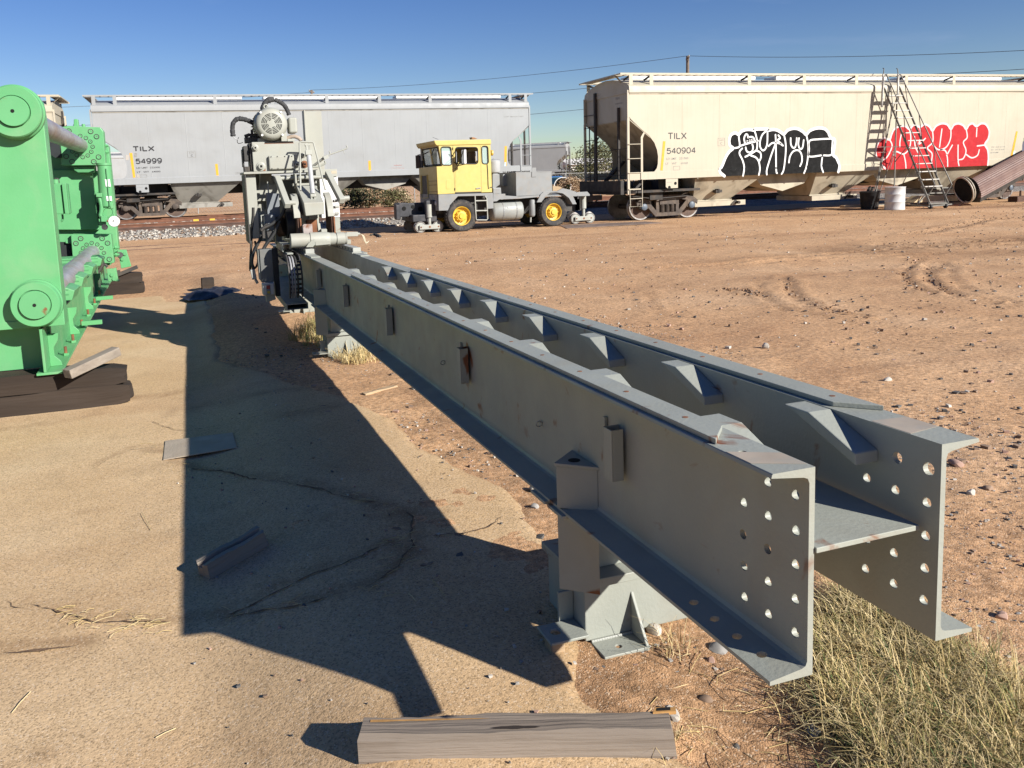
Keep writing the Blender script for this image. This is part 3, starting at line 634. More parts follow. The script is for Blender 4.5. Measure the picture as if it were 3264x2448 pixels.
# cross shaft, swing arms
mk('cross_shaft', MPALE, lambda m: (m.cyl((.90, 9.12, 1.660), (1.475, 9.12, 1.660), .020, n=16), m.cyl((.885, 9.12, 1.660), (.945, 9.12, 1.660), .034, n=16), m.cyl((1.44, 9.12, 1.660), (1.50, 9.12, 1.660), .036, n=16)), smooth=40)
for xa, ya, za, xb, yb, zb in ((.918, 9.10, 1.668, .965, 8.70, 1.372), (1.462, 9.10, 1.70, 1.535, 8.70, 1.395)):
    ar = mk('swing_arm', MPALE, lambda m: m.bar((xa, ya, za), (xb, yb, zb), .062, .062), bevel=.005)
    mk('arm_pin', MPALE, lambda m: m.cyl((xb + .02, yb + .04, zb + .03), (xb + .085, yb + .04, zb + .03), .026, n=12), ar)
mk('shaft_bracket', MPALE, lambda m: m.extrude([(1.095, 9.15, 1.715), (1.095, 9.0, 1.70), (1.095, 9.0, 1.60), (1.095, 9.15, 1.54)], (.018, 0, 0)), bevel=.003)
mk('cross_beam', MPALE, lambda m: (m.box(1.095, 1.37, 9.30, 9.36, 1.565, 1.60), m.box(1.10, 1.45, 9.40, 9.43, 1.65, 1.70)), bevel=.003)
# tilting cylinder and guard hoop
hc = mk('hydraulic_cylinder', CHROME, lambda m: m.cyl(P(*z10(735, 450), Y=8.98), P(*z10(812, 1180), Y=8.72), .0255, n=18), smooth=40)
mk('cylinder_head', MPALE, lambda m: m.bar(P(*z10(722, 355), Y=9.0), P(*z10(732, 452), Y=8.98), .066, .06), hc, bevel=.005)
mk('rod_eye', MPALE, lambda m: m.bar(P(*z10(815, 1180), Y=8.72), P(*z10(820, 1240), Y=8.71), .058, .05), hc, bevel=.005)
mk('clevis', MPALE, lambda m: (m.bar(P(*z10(690, 230), Y=9.03), P(*z10(705, 350), Y=9.0), .018, .03), m.bar(P(*z10(740, 230), Y=9.03), P(*z10(738, 350), Y=9.0), .018, .03), m.cyl(P(*z10(660, 250), Y=9.02), P(*z10(755, 250), Y=9.02), .014), m.bar(P(*z10(790, 1240), Y=8.71), P(*z10(795, 1320), Y=8.70), .016, .03), m.bar(P(*z10(850, 1240), Y=8.71), P(*z10(855, 1320), Y=8.70), .016, .03)), hc)
hp = pts(z10, 9.02, [(562, 215), (572, 196), (600, 190), (720, 192), (800, 196), (828, 212)])
mk('guard_hoop', MPALE, lambda m: m.tube([P(*z10(580, 1110), Y=8.75), P(*z10(575, 800), Y=8.85)] + hp + [P(*z10(925, 590), Y=8.92), P(*z10(1045, 1090), Y=8.75)], .0095, 10), smooth=60)
# saddle block between the toothed discs
sad = mk('saddle_block', MPALE, lambda m: m.hexa([P(*z10(680, 1590), Y=8.62), P(*z10(1030, 1555), Y=8.62), P(*z10(1000, 1530), Y=8.98), P(*z10(560, 1560), Y=8.98),
                                                  P(*z10(640, 1345), Y=8.62), P(*z10(1025, 1330), Y=8.62), P(*z10(870, 1010), Y=9.0), P(*z10(500, 1020), Y=9.0)]), bevel=.006)
mk('mount_foot', MPALE, lambda m: m.bar(P(*z10(770, 1325), Y=8.66), P(*z10(885, 1322), Y=8.66), .03, .012), sad)
def disc(x, name_mat, z0, z1):
    # a thick quarter disc standing in the y-z plane
    cy, cz, r_ = 8.95, 1.22, .26
    pr = [(cy + r_*math.cos(t), cz + r_*math.sin(t)) for t in [R(60 + k*12) for k in range(11)]] + [(cy - r_*.98, 1.05), (cy - .1, .96), (cy + .12, .96), (cy + .13, 1.4)]
    return pr
for x0, x1 in ((1.055, 1.088), (1.408, 1.44)):
    d0 = mk('guide_disc', RUSTDK, lambda m: m.prism(disc(x0, 0, 0, 0), 'x', x0, x1), bevel=.004)
    mk('disc_rim', MPALE, lambda m: m.prism([(8.95 + q*math.cos(t), 1.22 + q*math.sin(t)) for q, tt in ((.275, [R(95 + k*8) for k in range(11)]), (.235, [R(175 - k*8) for k in range(11)])) for t in tt], 'x', x0 - .035, x1 - .002), d0, bevel=.003)
    mk('disc_edge', RUST, lambda m: m.box(x0 + .02, x1 + .004, 8.672, 8.69, 1.02, 1.24), d0, bevel=.003)
mk('hub_bolts', STEEL2, lambda m: [m.cyl((1.46, 8.80 + .08*math.cos(a_), 1.33 + .08*math.sin(a_)), (1.50, 8.80 + .08*math.cos(a_), 1.33 + .08*math.sin(a_)), .014, n=8) for a_ in (0, 1, 2, 3, 4, 5)])
mk('rusty_core', RUST, lambda m: (m.box(1.17, 1.27, 8.80, 8.95, 1.0, 1.21), m.box(1.085, 1.12, 8.70, 8.8, 1.0, 1.08)), bevel=.004)
mk('wear_block', paint('bare_steel', (.36, .31, .29), .6, .2, 8, rust=.3), lambda m: m.prism([(1.098, 1.06), (1.192, 1.068), (1.192, 1.175), (1.105, 1.18), (1.092, 1.165)], 'y', 8.60, 8.66), bevel=.004)
mk('upright_bar', MPALE, lambda m: (m.bar((1.30, 8.80, .98), (1.285, 8.82, 1.23), .03), m.box(1.30, 1.36, 8.72, 8.84, 1.06, 1.11)), bevel=.003)
mk('hand_wheel_guard', paint('tan_guard', (.50, .36, .22), .6, .1), lambda m: m.tube(spline(pts(z12, 9.1, [(255, 400), (300, 320), (350, 255), (420, 240), (500, 250)])), .030, 8), smooth=50)
mk('drum_flange', BLACK, lambda m: m.cyl((.97, 9.0, 1.16), (1.05, 9.0, 1.16), .145, n=24), smooth=40)
mk('drum_flange', paint('brown_lining', (.10, .06, .035), .7), lambda m: m.cyl((.90, 9.12, 1.14), (.969, 9.08, 1.15), .11, n=20), smooth=40)
# roller lying across the rails
rol = mk('roller', MPALE, lambda m: m.lathe([(0, 0), (.071, 0), (.0735, .003), (.0735, .155), (.068, .158), (.068, .195), (.078, .20), (.078, .36), (.070, .40), (.066, .405), (.066, .455), (.058, .457), (.058, .472)], (.952, 8.55, 1.019), (1, -.0, -.012), 28), smooth=35)
mk('roller_cap', MPALE, lambda m: m.lathe([(.066, .474), (.066, .553), (.060, .556), (.060, .562), (.062, .565), (.062, .58), (0, .582)], (.952, 8.55, 1.019), (1, 0, -.012), 28), rol, smooth=35)
mk('roller_flat', MPALE, lambda m: m.hexa([P(*z12(*q), Y=y_) for q, y_ in (((1010, 985), 8.475), ((1330, 955), 8.475), ((1330, 955), 8.53), ((1010, 985), 8.53), ((1005, 905), 8.47), ((1340, 885), 8.47), ((1340, 880), 8.53), ((1005, 900), 8.53))]), rol)
mk('roller_lug', STEEL, lambda m: m.extrude([P(*z12(*q), Y=8.455) for q in ((800, 1025), (850, 940), (905, 890), (985, 848), (1005, 960), (950, 1020))], (0, .012, 0)), rol, bevel=.002)
mk('pry_bar', MPALE, lambda m: m.bar((1.535, 8.56, 1.053), (1.655, 8.56, 1.050), .045), rol, bevel=.003)
mk('bar_fitting', STEEL2, lambda m: m.cyl((1.656, 8.56, 1.05), (1.676, 8.56, 1.05), .014, n=8), rol)
RAG = paint('pale_rag', (.62, .55, .40), .9)
mk('frayed_rag', RAG, lambda m: [m.tube(spline([(1.676, 8.56, 1.05), (1.70 + .006*k, 8.55, 1.035 - .004*k), (1.715 + .008*k, 8.55, .985 - .01*k), (1.74 + .012*k, 8.54 + .01*k, .935 + .012*k)]), [.004]*18 + [.0015], 5) for k in range(4)], rol)
mk('square_tube', MPALE, lambda m: (m.box(.872, .955, 8.60, 9.25, .978, .986), m.box(.872, .880, 8.60, 9.25, .905, .978), m.box(.947, .955, 8.60, 9.25, .93, .978)), bevel=.002)
mk('slide_strip', STEEL, lambda m: m.bar((.93, 8.45, .895), (.93, 10.4, .87), .06, .015), bevel=.002)
# lever and hooks
mk('lever', STEEL2, lambda m: m.bar(P(*z10(800, 660), Y=9.25), P(*z10(1030, 490), Y=9.15), .032, .022), bevel=.003)
mk('lever_grip', STEEL2, lambda m: (m.bar(P(*z10(1015, 500), Y=9.15), P(*z10(1100, 460), Y=9.15), .05, .04), m.tube(pts(z10, 9.15, [(1090, 460), (1140, 430), (1125, 365)]), .008, 8), m.tube(pts(z10, 9.15, [(1140, 425), (1460, 312)]), .009, 8), m.tube(pts(z10, 9.15, [(1455, 315), (1462, 290), (1445, 255)]), .007, 8), m.tube(pts(z10, 9.15, [(1365, 320), (1415, 410)]), .004, 6)))
mk('lever_hook', STEEL, lambda m: m.tube(spline(pts(z10, 9.22, [(810, 665), (920, 655), (1030, 610), (1048, 590), (1035, 550)])), .009, 8), smooth=60)
# electrics and hoses on the shaded left side
PANEL = paint('panel_grey_shaded', (.20, .22, .24), .5, .06)  # darkened grey: the shade on the ducts is put into the colour
mk('cable_duct', PANEL, lambda m: m.box(.795, .870, 9.16, 9.24, 1.18, 1.51), bevel=.003)
mk('cable_duct', PANEL, lambda m: m.box(.865, .93, 9.16, 9.24, .95, 1.50), bevel=.003)
mk('duct_rod', MPALE, lambda m: m.bar((.822, 9.18, 1.51), (.822, 9.18, 1.63), .014))
bx = mk('junction_box', PANEL, lambda m: m.box(.745, .865, 9.05, 9.16, 1.11, 1.275), bevel=.008)
mk('box_conduit', STEEL2, lambda m: (m.tube([(.745, 9.03, 1.26), (.745, 9.03, 1.14)], .009, 8), m.tube([(.715, 9.03, 1.28), (.715, 9.03, 1.15)], .006, 8), m.tube([(.71, 9.03, 1.275), (.80, 9.03, 1.285)], .005, 6)), bx)
mk('bracket_wedge', STEEL, lambda m: m.extrude([(.70, 9.3, 1.29), (.80, 9.3, 1.34), (.80, 9.3, .98), (.70, 9.3, .98)], (0, .03, 0)), bevel=.003)
mk('control_enclosure', paint('enclosure_grey', (.16, .165, .16), .5, .15, 4, dirt=((.28, .24, .17), .4, 5)), lambda m: m.box(.658, .790, 8.86, 9.02, .575, .925), bevel=.006)
mk('enclosure_side', STEEL2, lambda m: m.box(.642, .657, 8.88, 9.04, .60, .915), bevel=.003)
mk('black_rail', BLACK, lambda m: m.box(.792, .845, 8.84, 8.95, .42, .93), bevel=.004)
sw = mk('switch_box', paint('switch_white', (.55, .55, .52), .45), lambda m: m.box(.655, .77, 8.72, 8.86, .455, .575), bevel=.008)
mk('switch_face', PANEL, lambda m: m.box(.690, .733, 8.7175, 8.7195, .46, .565), sw)
mk('red_button', paint('red_button', (.35, .03, .025), .4), lambda m: m.box(.694, .728, 8.712, 8.717, .520, .556), sw, bevel=.003)
mk('yellow_label', paint('yellow_label', (.60, .45, .05), .5), lambda m: m.box(.698, .727, 8.7145, 8.717, .472, .497), sw)
mk('switch_bracket', STEEL, lambda m: m.extrude([(.685, 8.75, .453), (.775, 8.75, .453), (.785, 8.75, .40), (.69, 8.75, .375)], (0, .1, 0)), sw, bevel=.003)
def hose(z, Y, lst, r_, mat=BLACK): mk('hose', mat, lambda m: m.tube(spline(pts(z, Y, lst)), r_, 9), smooth=60)
HOSE = paint('hose_black', (.03, .03, .03), .5, .2, 8, dirt=((.16, .13, .10), .5, 6))
hose(z11, 8.98, [(805, 430), (815, 530), (790, 640), (730, 740), (650, 810), (560, 870), (450, 920), (400, 970)], .019, HOSE)
hose(z11, 8.95, [(735, 800), (690, 900), (620, 1030), (560, 1120), (490, 1210), (440, 1300), (405, 1385), (470, 1400)], .019, HOSE)
hose(z11, 9.2, [(265, 560), (262, 700), (245, 850), (230, 1000), (228, 1200), (215, 1400), (205, 1640)], .013, HOSE)
hose(z11, 9.1, [(400, 1040), (370, 1150), (300, 1260), (255, 1400), (235, 1540), (280, 1650)], .017, HOSE)
hose(z11, 9.15, [(290, 1150), (320, 1300), (345, 1420), (340, 1540), (300, 1620), (270, 1610)], .012, HOSE)
hose(z13, 9.15, [(140, 50), (135, 300), (125, 600), (120, 715)], .012, HOSE)
hose(z13, 9.0, [(300, 120), (220, 260), (175, 400), (165, 560), (190, 680)], .014, HOSE)
hose(z13, 9.0, [(665, 440), (690, 520), (665, 620), (650, 690)], .013, STEEL2)
hose(z13, 9.0, [(700, 440), (740, 520), (690, 620)], .010, STEEL2)
mk('pendant_control', paint('pendant_grey', (.40, .40, .37), .5), lambda m: (m.bar(P(*z13(170, 680), Y=9.0), P(*z13(215, 900), Y=9.0), .05, .045), m.bar(P(*z13(235, 900), Y=9.0), P(*z13(285, 990), Y=9.0), .03, .03)), bevel=.006)
mk('pipe_fittings', DARK, lambda m: (m.bar(P(*z11(390, 960), Y=9.0), P(*z11(520, 850), Y=9.0), .03), m.bar(P(*z11(440, 900), Y=9.0), P(*z11(450, 1100), Y=9.0), .025), m.bar(P(*z11(540, 980), Y=9.0), P(*z11(570, 1130), Y=9.0), .05), m.bar(P(*z11(600, 980), Y=9.05), P(*z11(610, 1080), Y=9.05), .03)))
# cable chain: a run of links along the beam, rolling over into a loop
LINK = paint('chain_link', (.05, .048, .05), .55, .15, 9, dirt=((.17, .14, .11), .5, 7))
CABLE = paint('pale_cable', (.36, .36, .37), .5)
path = []
for k in range(20): path.append(Vector((.95, 9.75 - k*.066, .862 - .0 + .004*k*0)))
cyl_c = Vector((.95, 8.485, .645)); rl = .217
for k in range(1, 11):
    t = R(90 + k*15); path.append(Vector((.95, cyl_c.y + rl*math.cos(t), cyl_c.z + rl*math.sin(t))))
for k, p_ in enumerate(path[:-1]):
    d = (path[k+1] - p_).normalized(); nrm = Vector((0, -d.z, d.y)); w = .062; e = d*.030
    def link(m, p_=p_, e=e, nrm=nrm, w=w):
        for sx in (-1, 1):
            a_ = p_ + Vector((sx*w, 0, 0)); m.bar(a_ - e*1.05, a_ + e*1.05, .012, .05, up=nrm)
        m.bar(p_ + Vector((-w, 0, 0)) - nrm*.022*-1, p_ + Vector((w, 0, 0)) + nrm*.022, .022, .007, up=nrm)
    mk('chain_link', LINK, link)
for dx in (-.035, -.008, .02): mk('chain_cable', CABLE if dx < .02 else DARK, lambda m: m.tube([q + Vector((dx, 0, 0)) for q in path[16:]], .010, 7), smooth=60)
mk('chain_tray_top', STEEL, lambda m: m.box(.885, 1.02, 8.60, 10.4, .80, .806))
# tray under the chain, bolted to the beam
def bpart(name, mat, fn, **k):
    m = MB(); fn(m); m.v = [tuple(BL(v)) for v in m.v]; return m.build(name, mat, beam, **k)
bpart('cable_tray', STEEL, lambda m: (m.box(.845, 1.06, 8.30, 10.9, .392, .400), m.box(.845, .853, 8.30, 10.9, .340, .392), m.box(1.052, 1.06, 8.30, 10.9, .34, .392), m.box(.853, 1.052, 8.30, 10.9, .340, .347)), bevel=.001)
bpart('tray_bracket', STEEL, lambda m: m.extrude([(.86, 9.6, .338), (1.06, 9.6, .338), (1.06, 9.6, .10)], (0, .015, 0)), bevel=.002)
# ================================================================ THE GREEN PRESS ON ITS TIMBERS
z3 = zone(0, 800, 2.764); z2 = zone(0, 250, 2.5525); zp = zone(0, 280, 4.608); zq = zone(120, 420, 4.608); zr_ = zone(180, 720, 4.608)
press = thing('green_press', 'light green hydraulic press frame with round collars and steel tie rods on wooden baulks', 'press', (-1.6, 7.3, .14))
def pk(name, mat, fn, par=None, **k):
    m = MB(); fn(m); return m.build(name, mat, press if par is None else par, **k)
def slab_px(m, z, pts, Y, d):
    """a plate traced on the plane y=Y, d thick towards the back"""
    m.extrude([P(*z(*q), Y=Y) for q in pts], (0, d, 0))
YN, YF = 7.28, 14.0
npl = pk('near_plate', GREEN, lambda m: m.prism([(-3.2, .53), (-1.040, .53), (-1.036, 2.20), (-1.046, 2.315), (-1.075, 2.345), (-3.2, 2.36)], 'y', YN, YN + .19), bevel=.006)
pk('plate_lip', GREEN, lambda m: m.prism([(-3.2, .53), (-1.043, .53), (-1.043, .592), (-3.2, .592)], 'y', YN - .008, YN - .0005), npl, bevel=.003)
def collar(x, z, ro, ri, par, pull):
    c = pk('collar', GREEN, lambda m: m.lathe([(ro*1.02, 0), (ro*1.02, .05), (ro*.97, .062), (ro*.96, .115), (ro*.92, .125), (ri*1.06, .125), (ri*1.05, .11), (0, .11)], (x, YN - .0006, z), (0, -1, 0), 48), par, smooth=35)
    pk('rod_end', GREENRUST, lambda m: m.lathe([(ri, 0), (ri, pull), (ri*.97, pull + .006), (0, pull + .006)], (x, YN - .111, z), (0, -1, 0), 40), c, smooth=35)
    pk('centre_hole', HOLE, lambda m: m.cyl((x, YN - .111 - pull - .0066, z), (x, YN - .111 - pull - .008, z), .014, n=14), c)
    return c
collar(-1.222, 2.225, .205, .115, npl, .035); collar(-1.222, .727, .188, .113, npl, .035)
pk('lower_panel', GREEN, lambda m: m.box(-3.1, -1.19, 7.50, 7.52, .155, .56), bevel=.003)
# side beam with bottom flange, gussets, studs and tie lugs: it runs a little to the left as it recedes
SX0, SX1 = -1.085, -1.285
def sxx(y): return SX0 + (SX1 - SX0)*(y - 7.15)/6.75
def beamseg(m, x0, x1, z0, z1, ya=7.2, yb=15.2):
    m.hexa([(sxx(ya) + x0, ya, z0), (sxx(ya) + x1, ya, z0), (sxx(yb) + x1, yb, z0), (sxx(yb) + x0, yb, z0), (sxx(ya) + x0, ya, z1), (sxx(ya) + x1, ya, z1), (sxx(yb) + x1, yb, z1), (sxx(yb) + x0, yb, z1)])
sb = pk('side_beam', GREEN, lambda m: (beamseg(m, -.135, -.115, .166, .52), beamseg(m, -.19, 0, .145, .165), beamseg(m, -.20, -.06, .521, .545, 7.5)), bevel=.003)
pk('end_leg', GREEN, lambda m: m.box(-1.225, -1.215, 7.21, 7.40, .166, .52), sb, bevel=.002)
for y in (7.45, 9.05, 10.9, 12.6):
    x = sxx(y) - .1145
    pk('web_gusset', GREEN, lambda m: m.extrude([(x, y, .166), (x + .09, y, .166), (x + .085, y, .20), (x + .04, y, .25), (x + .038, y, .32), (x + .075, y, .38), (x + .085, y, .44), (x, y, .44)], (0, .02, 0)), sb, bevel=.002)
for y in (7.9, 8.55, 9.5, 10.3, 11.3, 12.2):
    x = sxx(y) - .04
    st_ = pk('anchor_stud', RUST, lambda m: m.cyl((x, y, .166), (x, y, .245), .013, n=8), sb)
    pk('anchor_nut', GREEN, lambda m: m.cyl((x, y, .1655), (x, y, .187), .026, n=6), st_)
for y in (9.35, 11.45):
    x = sxx(y); pk('lifting_lug', GREEN, lambda m: m.box(x - .03, x + .17, y, y + .05, .20, .245), sb, bevel=.003)
for k, (a_, b_) in enumerate((((130, 920), (245, 1150)), ((215, 740), (385, 945)), ((385, 590), (525, 775)), ((520, 480), (655, 645)))):
    yk = (8.3, 9.4, 10.6, 11.8)[k]; pr = P(*zr_(b_[0], b_[1] - 60), Y=yk); hgt = max(.12, P(*zr_(b_[0], a_[1]), Y=yk).z - pr.z)
    x1 = pr.x; z0_ = pr.z
    cb = pk('bed_block', GREEN, lambda m: m.prism([(x1 - 1.4, z0_), (x1 - .01, z0_), (x1 + .02, z0_ + hgt*.72), (x1 - .05, z0_ + hgt), (x1 - 1.4, z0_ + hgt)], 'y', yk, yk + .42), bevel=.005)
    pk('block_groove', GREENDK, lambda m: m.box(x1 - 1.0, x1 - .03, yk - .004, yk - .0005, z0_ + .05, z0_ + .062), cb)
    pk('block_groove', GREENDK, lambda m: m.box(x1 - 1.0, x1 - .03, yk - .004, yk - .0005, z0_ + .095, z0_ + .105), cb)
# far plate and the two bolted rod blocks
fp = pk('far_plate', GREEN, lambda m: slab_px(m, z2, [(300, 420), (520, 420), (640, 395), (800, 420), (850, 540), (882, 545), (925, 960), (965, 1390), (900, 1520), (300, 1560)], YF, .28), bevel=.012)
pk('far_web', GREEN, lambda m: slab_px(m, zq, [(60, 560), (800, 560), (835, 900), (905, 1440), (60, 1440)], YF - .12, .1), fp, bevel=.01)
def block(pts, bolts, z, nm):
    b_ = pk('rod_block', GREEN, lambda m: slab_px(m, z, pts, YF - .40, .26), bevel=.008)
    for bx_, by_, big in bolts:
        c = P(*z(bx_, by_), Y=YF - .40); r_ = .040 if big else .031
        q = pk('cap_screw', DARK, lambda m: m.cyl((c.x, c.y - .0006, c.z), (c.x, c.y + .004, c.z), r_, n=18), b_)
        pk('screw_head', GREENRUST, lambda m: m.lathe([(r_*.68, 0), (r_*.68, .012), (r_*.3, .012), (r_*.28, .004), (0, .004)], (c.x, c.y - .0008, c.z), (0, -1, 0), 14), b_)
    return b_
b1_ = block([(470, 400), (560, 385), (815, 398), (840, 430), (858, 705), (578, 708), (500, 706)], [(737, 432, 1), (785, 474, 1), (653, 468, 0), (699, 485, 0), (735, 514, 0), (754, 556, 0), (743, 597, 0), (714, 627, 0), (673, 641, 0), (625, 624, 0), (538, 634, 1), (589, 594, 0), (587, 676, 1), (763, 678, 1), (802, 640, 1), (560, 428, 1)], z2, 'u')
b2_ = block([(210, 125), (800, 125), (845, 545), (690, 550), (640, 500), (245, 560)], [(355, 187, 1), (670, 185, 1), (285, 258, 1), (750, 254, 1), (443, 275, 0), (518, 250, 0), (600, 273, 0), (390, 328, 0), (662, 325, 0), (697, 396, 0), (677, 466, 0), (776, 491, 1), (360, 395, 0)], zr_, 'l')
for zt_, lst in ((zq, [(975, 205), (985, 300)]), (zr_, [(860, 320), (865, 425)])):
    for q in lst:
        c = P(*zt_(*q), Y=YF - .2); pk('set_screw', GREEN, lambda m: (m.cyl((c.x - .12, c.y, c.z), (c.x + .06, c.y, c.z), .018, n=8), m.cyl((c.x, c.y, c.z), (c.x + .03, c.y, c.z), .036, n=6)), b1_)
# tie rods
e1 = P(*z2(655, 545), Y=YF - .39); e2 = P(*zr_(530, 385), Y=YF - .39)
pk('tie_rod', ROD, lambda m: m.cyl((-1.222, YN + .19, 2.20), e1, .103, n=32), smooth=40)
pk('tie_rod', ROD, lambda m: m.cyl((-1.222, YN + .19, .72), e2, .103, n=32), smooth=40)
pk('tie_rod', ROD, lambda m: m.cyl((-3.0, YN + .19, .72), (-3.2, YF, .8), .103, n=32), smooth=40)
pk('tie_rod', ROD, lambda m: m.cyl((-3.0, YN + .19, 2.2), (-3.2, YF, 2.2), .103, n=32), smooth=40)
pk('lift_post', GREEN, lambda m: slab_px(m, z2, [(600, 330), (632, 330), (640, 395), (598, 400)], YF - .3, .12), bevel=.01)
for q in ((680, 388), (612, 390)): 
    c = P(*z2(*q), Y=YF - .25); pk('eye_nut', GREEN, lambda m: m.cyl((c.x, c.y, c.z - .05), (c.x, c.y, c.z + .03), .025, n=8))
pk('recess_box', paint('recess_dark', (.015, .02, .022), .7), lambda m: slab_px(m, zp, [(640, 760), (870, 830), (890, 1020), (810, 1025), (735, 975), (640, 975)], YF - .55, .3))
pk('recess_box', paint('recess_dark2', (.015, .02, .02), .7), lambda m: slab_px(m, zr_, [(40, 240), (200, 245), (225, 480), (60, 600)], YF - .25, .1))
pk('side_box', GREEN, lambda m: slab_px(m, zr_, [(130, 215), (195, 150), (215, 150), (220, 260), (135, 255)], YF - .3, .1), bevel=.004)
# wiring enclosure behind the near plate
en = pk('wiring_enclosure', GREEN, lambda m: slab_px(m, zq, [(190, 765), (350, 758), (400, 1205), (240, 1210)], 9.2, .14), bevel=.006)
pk('enclosure_door', GREEN, lambda m: slab_px(m, zq, [(352, 762), (412, 758), (458, 1208), (402, 1208)], 9.17, .15), en, bevel=.004)
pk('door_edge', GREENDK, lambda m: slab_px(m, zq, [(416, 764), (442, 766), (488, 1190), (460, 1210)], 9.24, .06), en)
pk('cable_gland', GREEN, lambda m: m.cyl(P(*zq(262, 758), Y=9.25), P(*zq(258, 700), Y=9.25), .030, n=12), en, smooth=40)
pk('gland_cable', DARK, lambda m: m.tube(spline([P(*zq(*q), Y=9.27) for q in ((250, 690), (290, 690), (308, 720), (310, 755))]), .008, 7), en)
pk('gland_cable', GREENDK, lambda m: m.tube(spline([P(*zq(*q), Y=9.27) for q in ((362, 1212), (368, 1260), (362, 1300), (340, 1315))]), .010, 7), en)
# accumulator, valve plate, pipes and gauge on the far plate
YA = YF - .55
ac = pk('accumulator', GREEN, lambda m: m.lathe([(.05, -.02), (.095, 0), (.1, .03), (.1, .60), (.11, .61), (.11, .64), (0, .64)], P(*zq(1015, 1095), Y=YA), P(*zq(985, 650), Y=YA) - P(*zq(1015, 1095), Y=YA), 24), smooth=40)
pk('mount_rod', GREENDK, lambda m: m.cyl(P(*zq(1005, 540), Y=YA - .11), P(*zq(1060, 1090), Y=YA - .11), .008, n=8), ac)
for pts_ in ([(985, 700), (1060, 695), (1075, 805), (1000, 805)], [(1005, 945), (1085, 945), (1095, 1015), (1015, 1015)]):
    pk('paper_label', WHITE, lambda m: slab_px(m, zq, pts_, YA - .1085, .002), ac)
vp = pk('valve_plate', GREEN, lambda m: slab_px(m, zq, [(832, 895), (905, 895), (960, 1000), (965, 1260), (1005, 1330), (1005, 1380), (885, 1385)], YA, .03), bevel=.004)
pk('plate_return', GREEN, lambda m: m.extrude([P(*zq(832, 895), Y=YA), P(*zq(885, 1385), Y=YA), P(*zq(885, 1385), Y=YA) + Vector((0, .45, 0)), P(*zq(832, 895), Y=YA) + Vector((0, .45, 0))], (.012, 0, 0)), vp)
pk('plate_bracket', GREEN, lambda m: slab_px(m, zq, [(935, 890), (965, 890), (980, 1030), (945, 1030)], YA - .05, .05), vp, bevel=.004)
pk('oil_pipe', GREEN, lambda m: (m.tube(spline([P(*zq(*q), Y=YA - .06) for q in ((890, 930), (910, 980), (935, 1080), (935, 1170), (925, 1230), (960, 1280))]), .030, 8), m.tube(spline([P(*zq(*q), Y=YA - .04) for q in ((960, 1100), (1050, 1110), (1105, 1105))]), .022, 8)), vp, smooth=60)
pk('pipe_fitting', GREEN, lambda m: m.bar(P(*zq(905, 900), Y=YA - .07), P(*zq(905, 960), Y=YA - .07), .08), vp, bevel=.006)
pk('pipe_fitting', GREEN, lambda m: (m.bar(P(*zq(980, 1230), Y=YA - .06), P(*zq(985, 1320), Y=YA - .06), .09), m.bar(P(*zq(900, 1300), Y=YA - .05), P(*zq(990, 1290), Y=YA - .05), .045)), vp, bevel=.006)
pk('pipe_fitting', GREEN, lambda m: m.bar(P(*zq(1070, 1090), Y=YA - .04), P(*zq(1110, 1090), Y=YA - .04), .08), vp, bevel=.006)
pk('pipe_ring', GREEN, lambda m: m.torus(P(*zq(1035, 1180), Y=YA - .05), (0, 1, 0), .075, .014, 18, 6), vp, smooth=60)
pk('pipe_gap', HOLE, lambda m: slab_px(m, zq, [(865, 1030), (905, 1050), (925, 1180), (915, 1310), (895, 1300)], YA - .004, .003), vp)
ga = pk('pressure_gauge', WHITE, lambda m: m.lathe([(0, 0), (.075, 0), (.082, .01), (.082, .045), (0, .05)], P(*zq(1120, 1318), Y=YA - .12), (0, 1, 0), 24), smooth=40)
pk('gauge_stem', RUST, lambda m: m.cyl(P(*zq(1020, 1310), Y=YA - .1), P(*zq(1075, 1312), Y=YA - .1), .016, n=8), ga)
pk('gauge_needle', INK, lambda m: m.bar(P(*zq(1112, 1290), Y=YA - .1215), P(*zq(1108, 1330), Y=YA - .1215), .012, .002), ga)
pk('black_knob', BLACK, lambda m: m.cyl(P(*zq(985, 1400), Y=YA - .06), P(*zq(985, 1400), Y=YA + .02), .045, n=14), vp)
pk('relief_fitting', STEEL2, lambda m: m.bar(P(*zq(860, 535), Y=YA), P(*zq(925, 535), Y=YA), .09), bevel=.01)
pk('block_shelf', GREENDK, lambda m: slab_px(m, zq, [(520, 505), (830, 505), (825, 600), (590, 600), (530, 560)], YF - .30, .16), bevel=.01)
pk('latch_plate', GREEN, lambda m: slab_px(m, zr_, [(895, 350), (1025, 350), (1100, 595), (950, 625)], YF - .1, .05), bevel=.006)
pk('latch_plate', GREEN, lambda m: (slab_px(m, zr_, [(735, 632), (855, 625), (868, 812), (760, 822)], YF - .55, .05), slab_px(m, zr_, [(848, 620), (872, 618), (905, 800), (930, 795), (928, 815), (868, 816)], YF - .52, .10)), bevel=.006)
for q, Yq in (((968, 490), YF - .12), ((1005, 410), YF - .12), ((815, 722), YF - .57), ((845, 782), YF - .57)):
    c = P(*zr_(*q), Y=Yq); pk('latch_bolt', GREENRUST, lambda m: m.cyl((c.x, c.y, c.z), (c.x, c.y + .03, c.z), .028, n=6))
pk('latch_pin', DARK, lambda m: m.cyl(P(*zr_(935, 425), Y=YF - .13), P(*zr_(930, 430), Y=YF - .02), .045, n=12))
pk('flexible_hose', DARK, lambda m: m.tube(spline([P(*zr_(*q), Y=YF - .6) for q in ((640, 470), (680, 540), (640, 640), (605, 700), (620, 850), (650, 980))]), .026, 8), smooth=60)
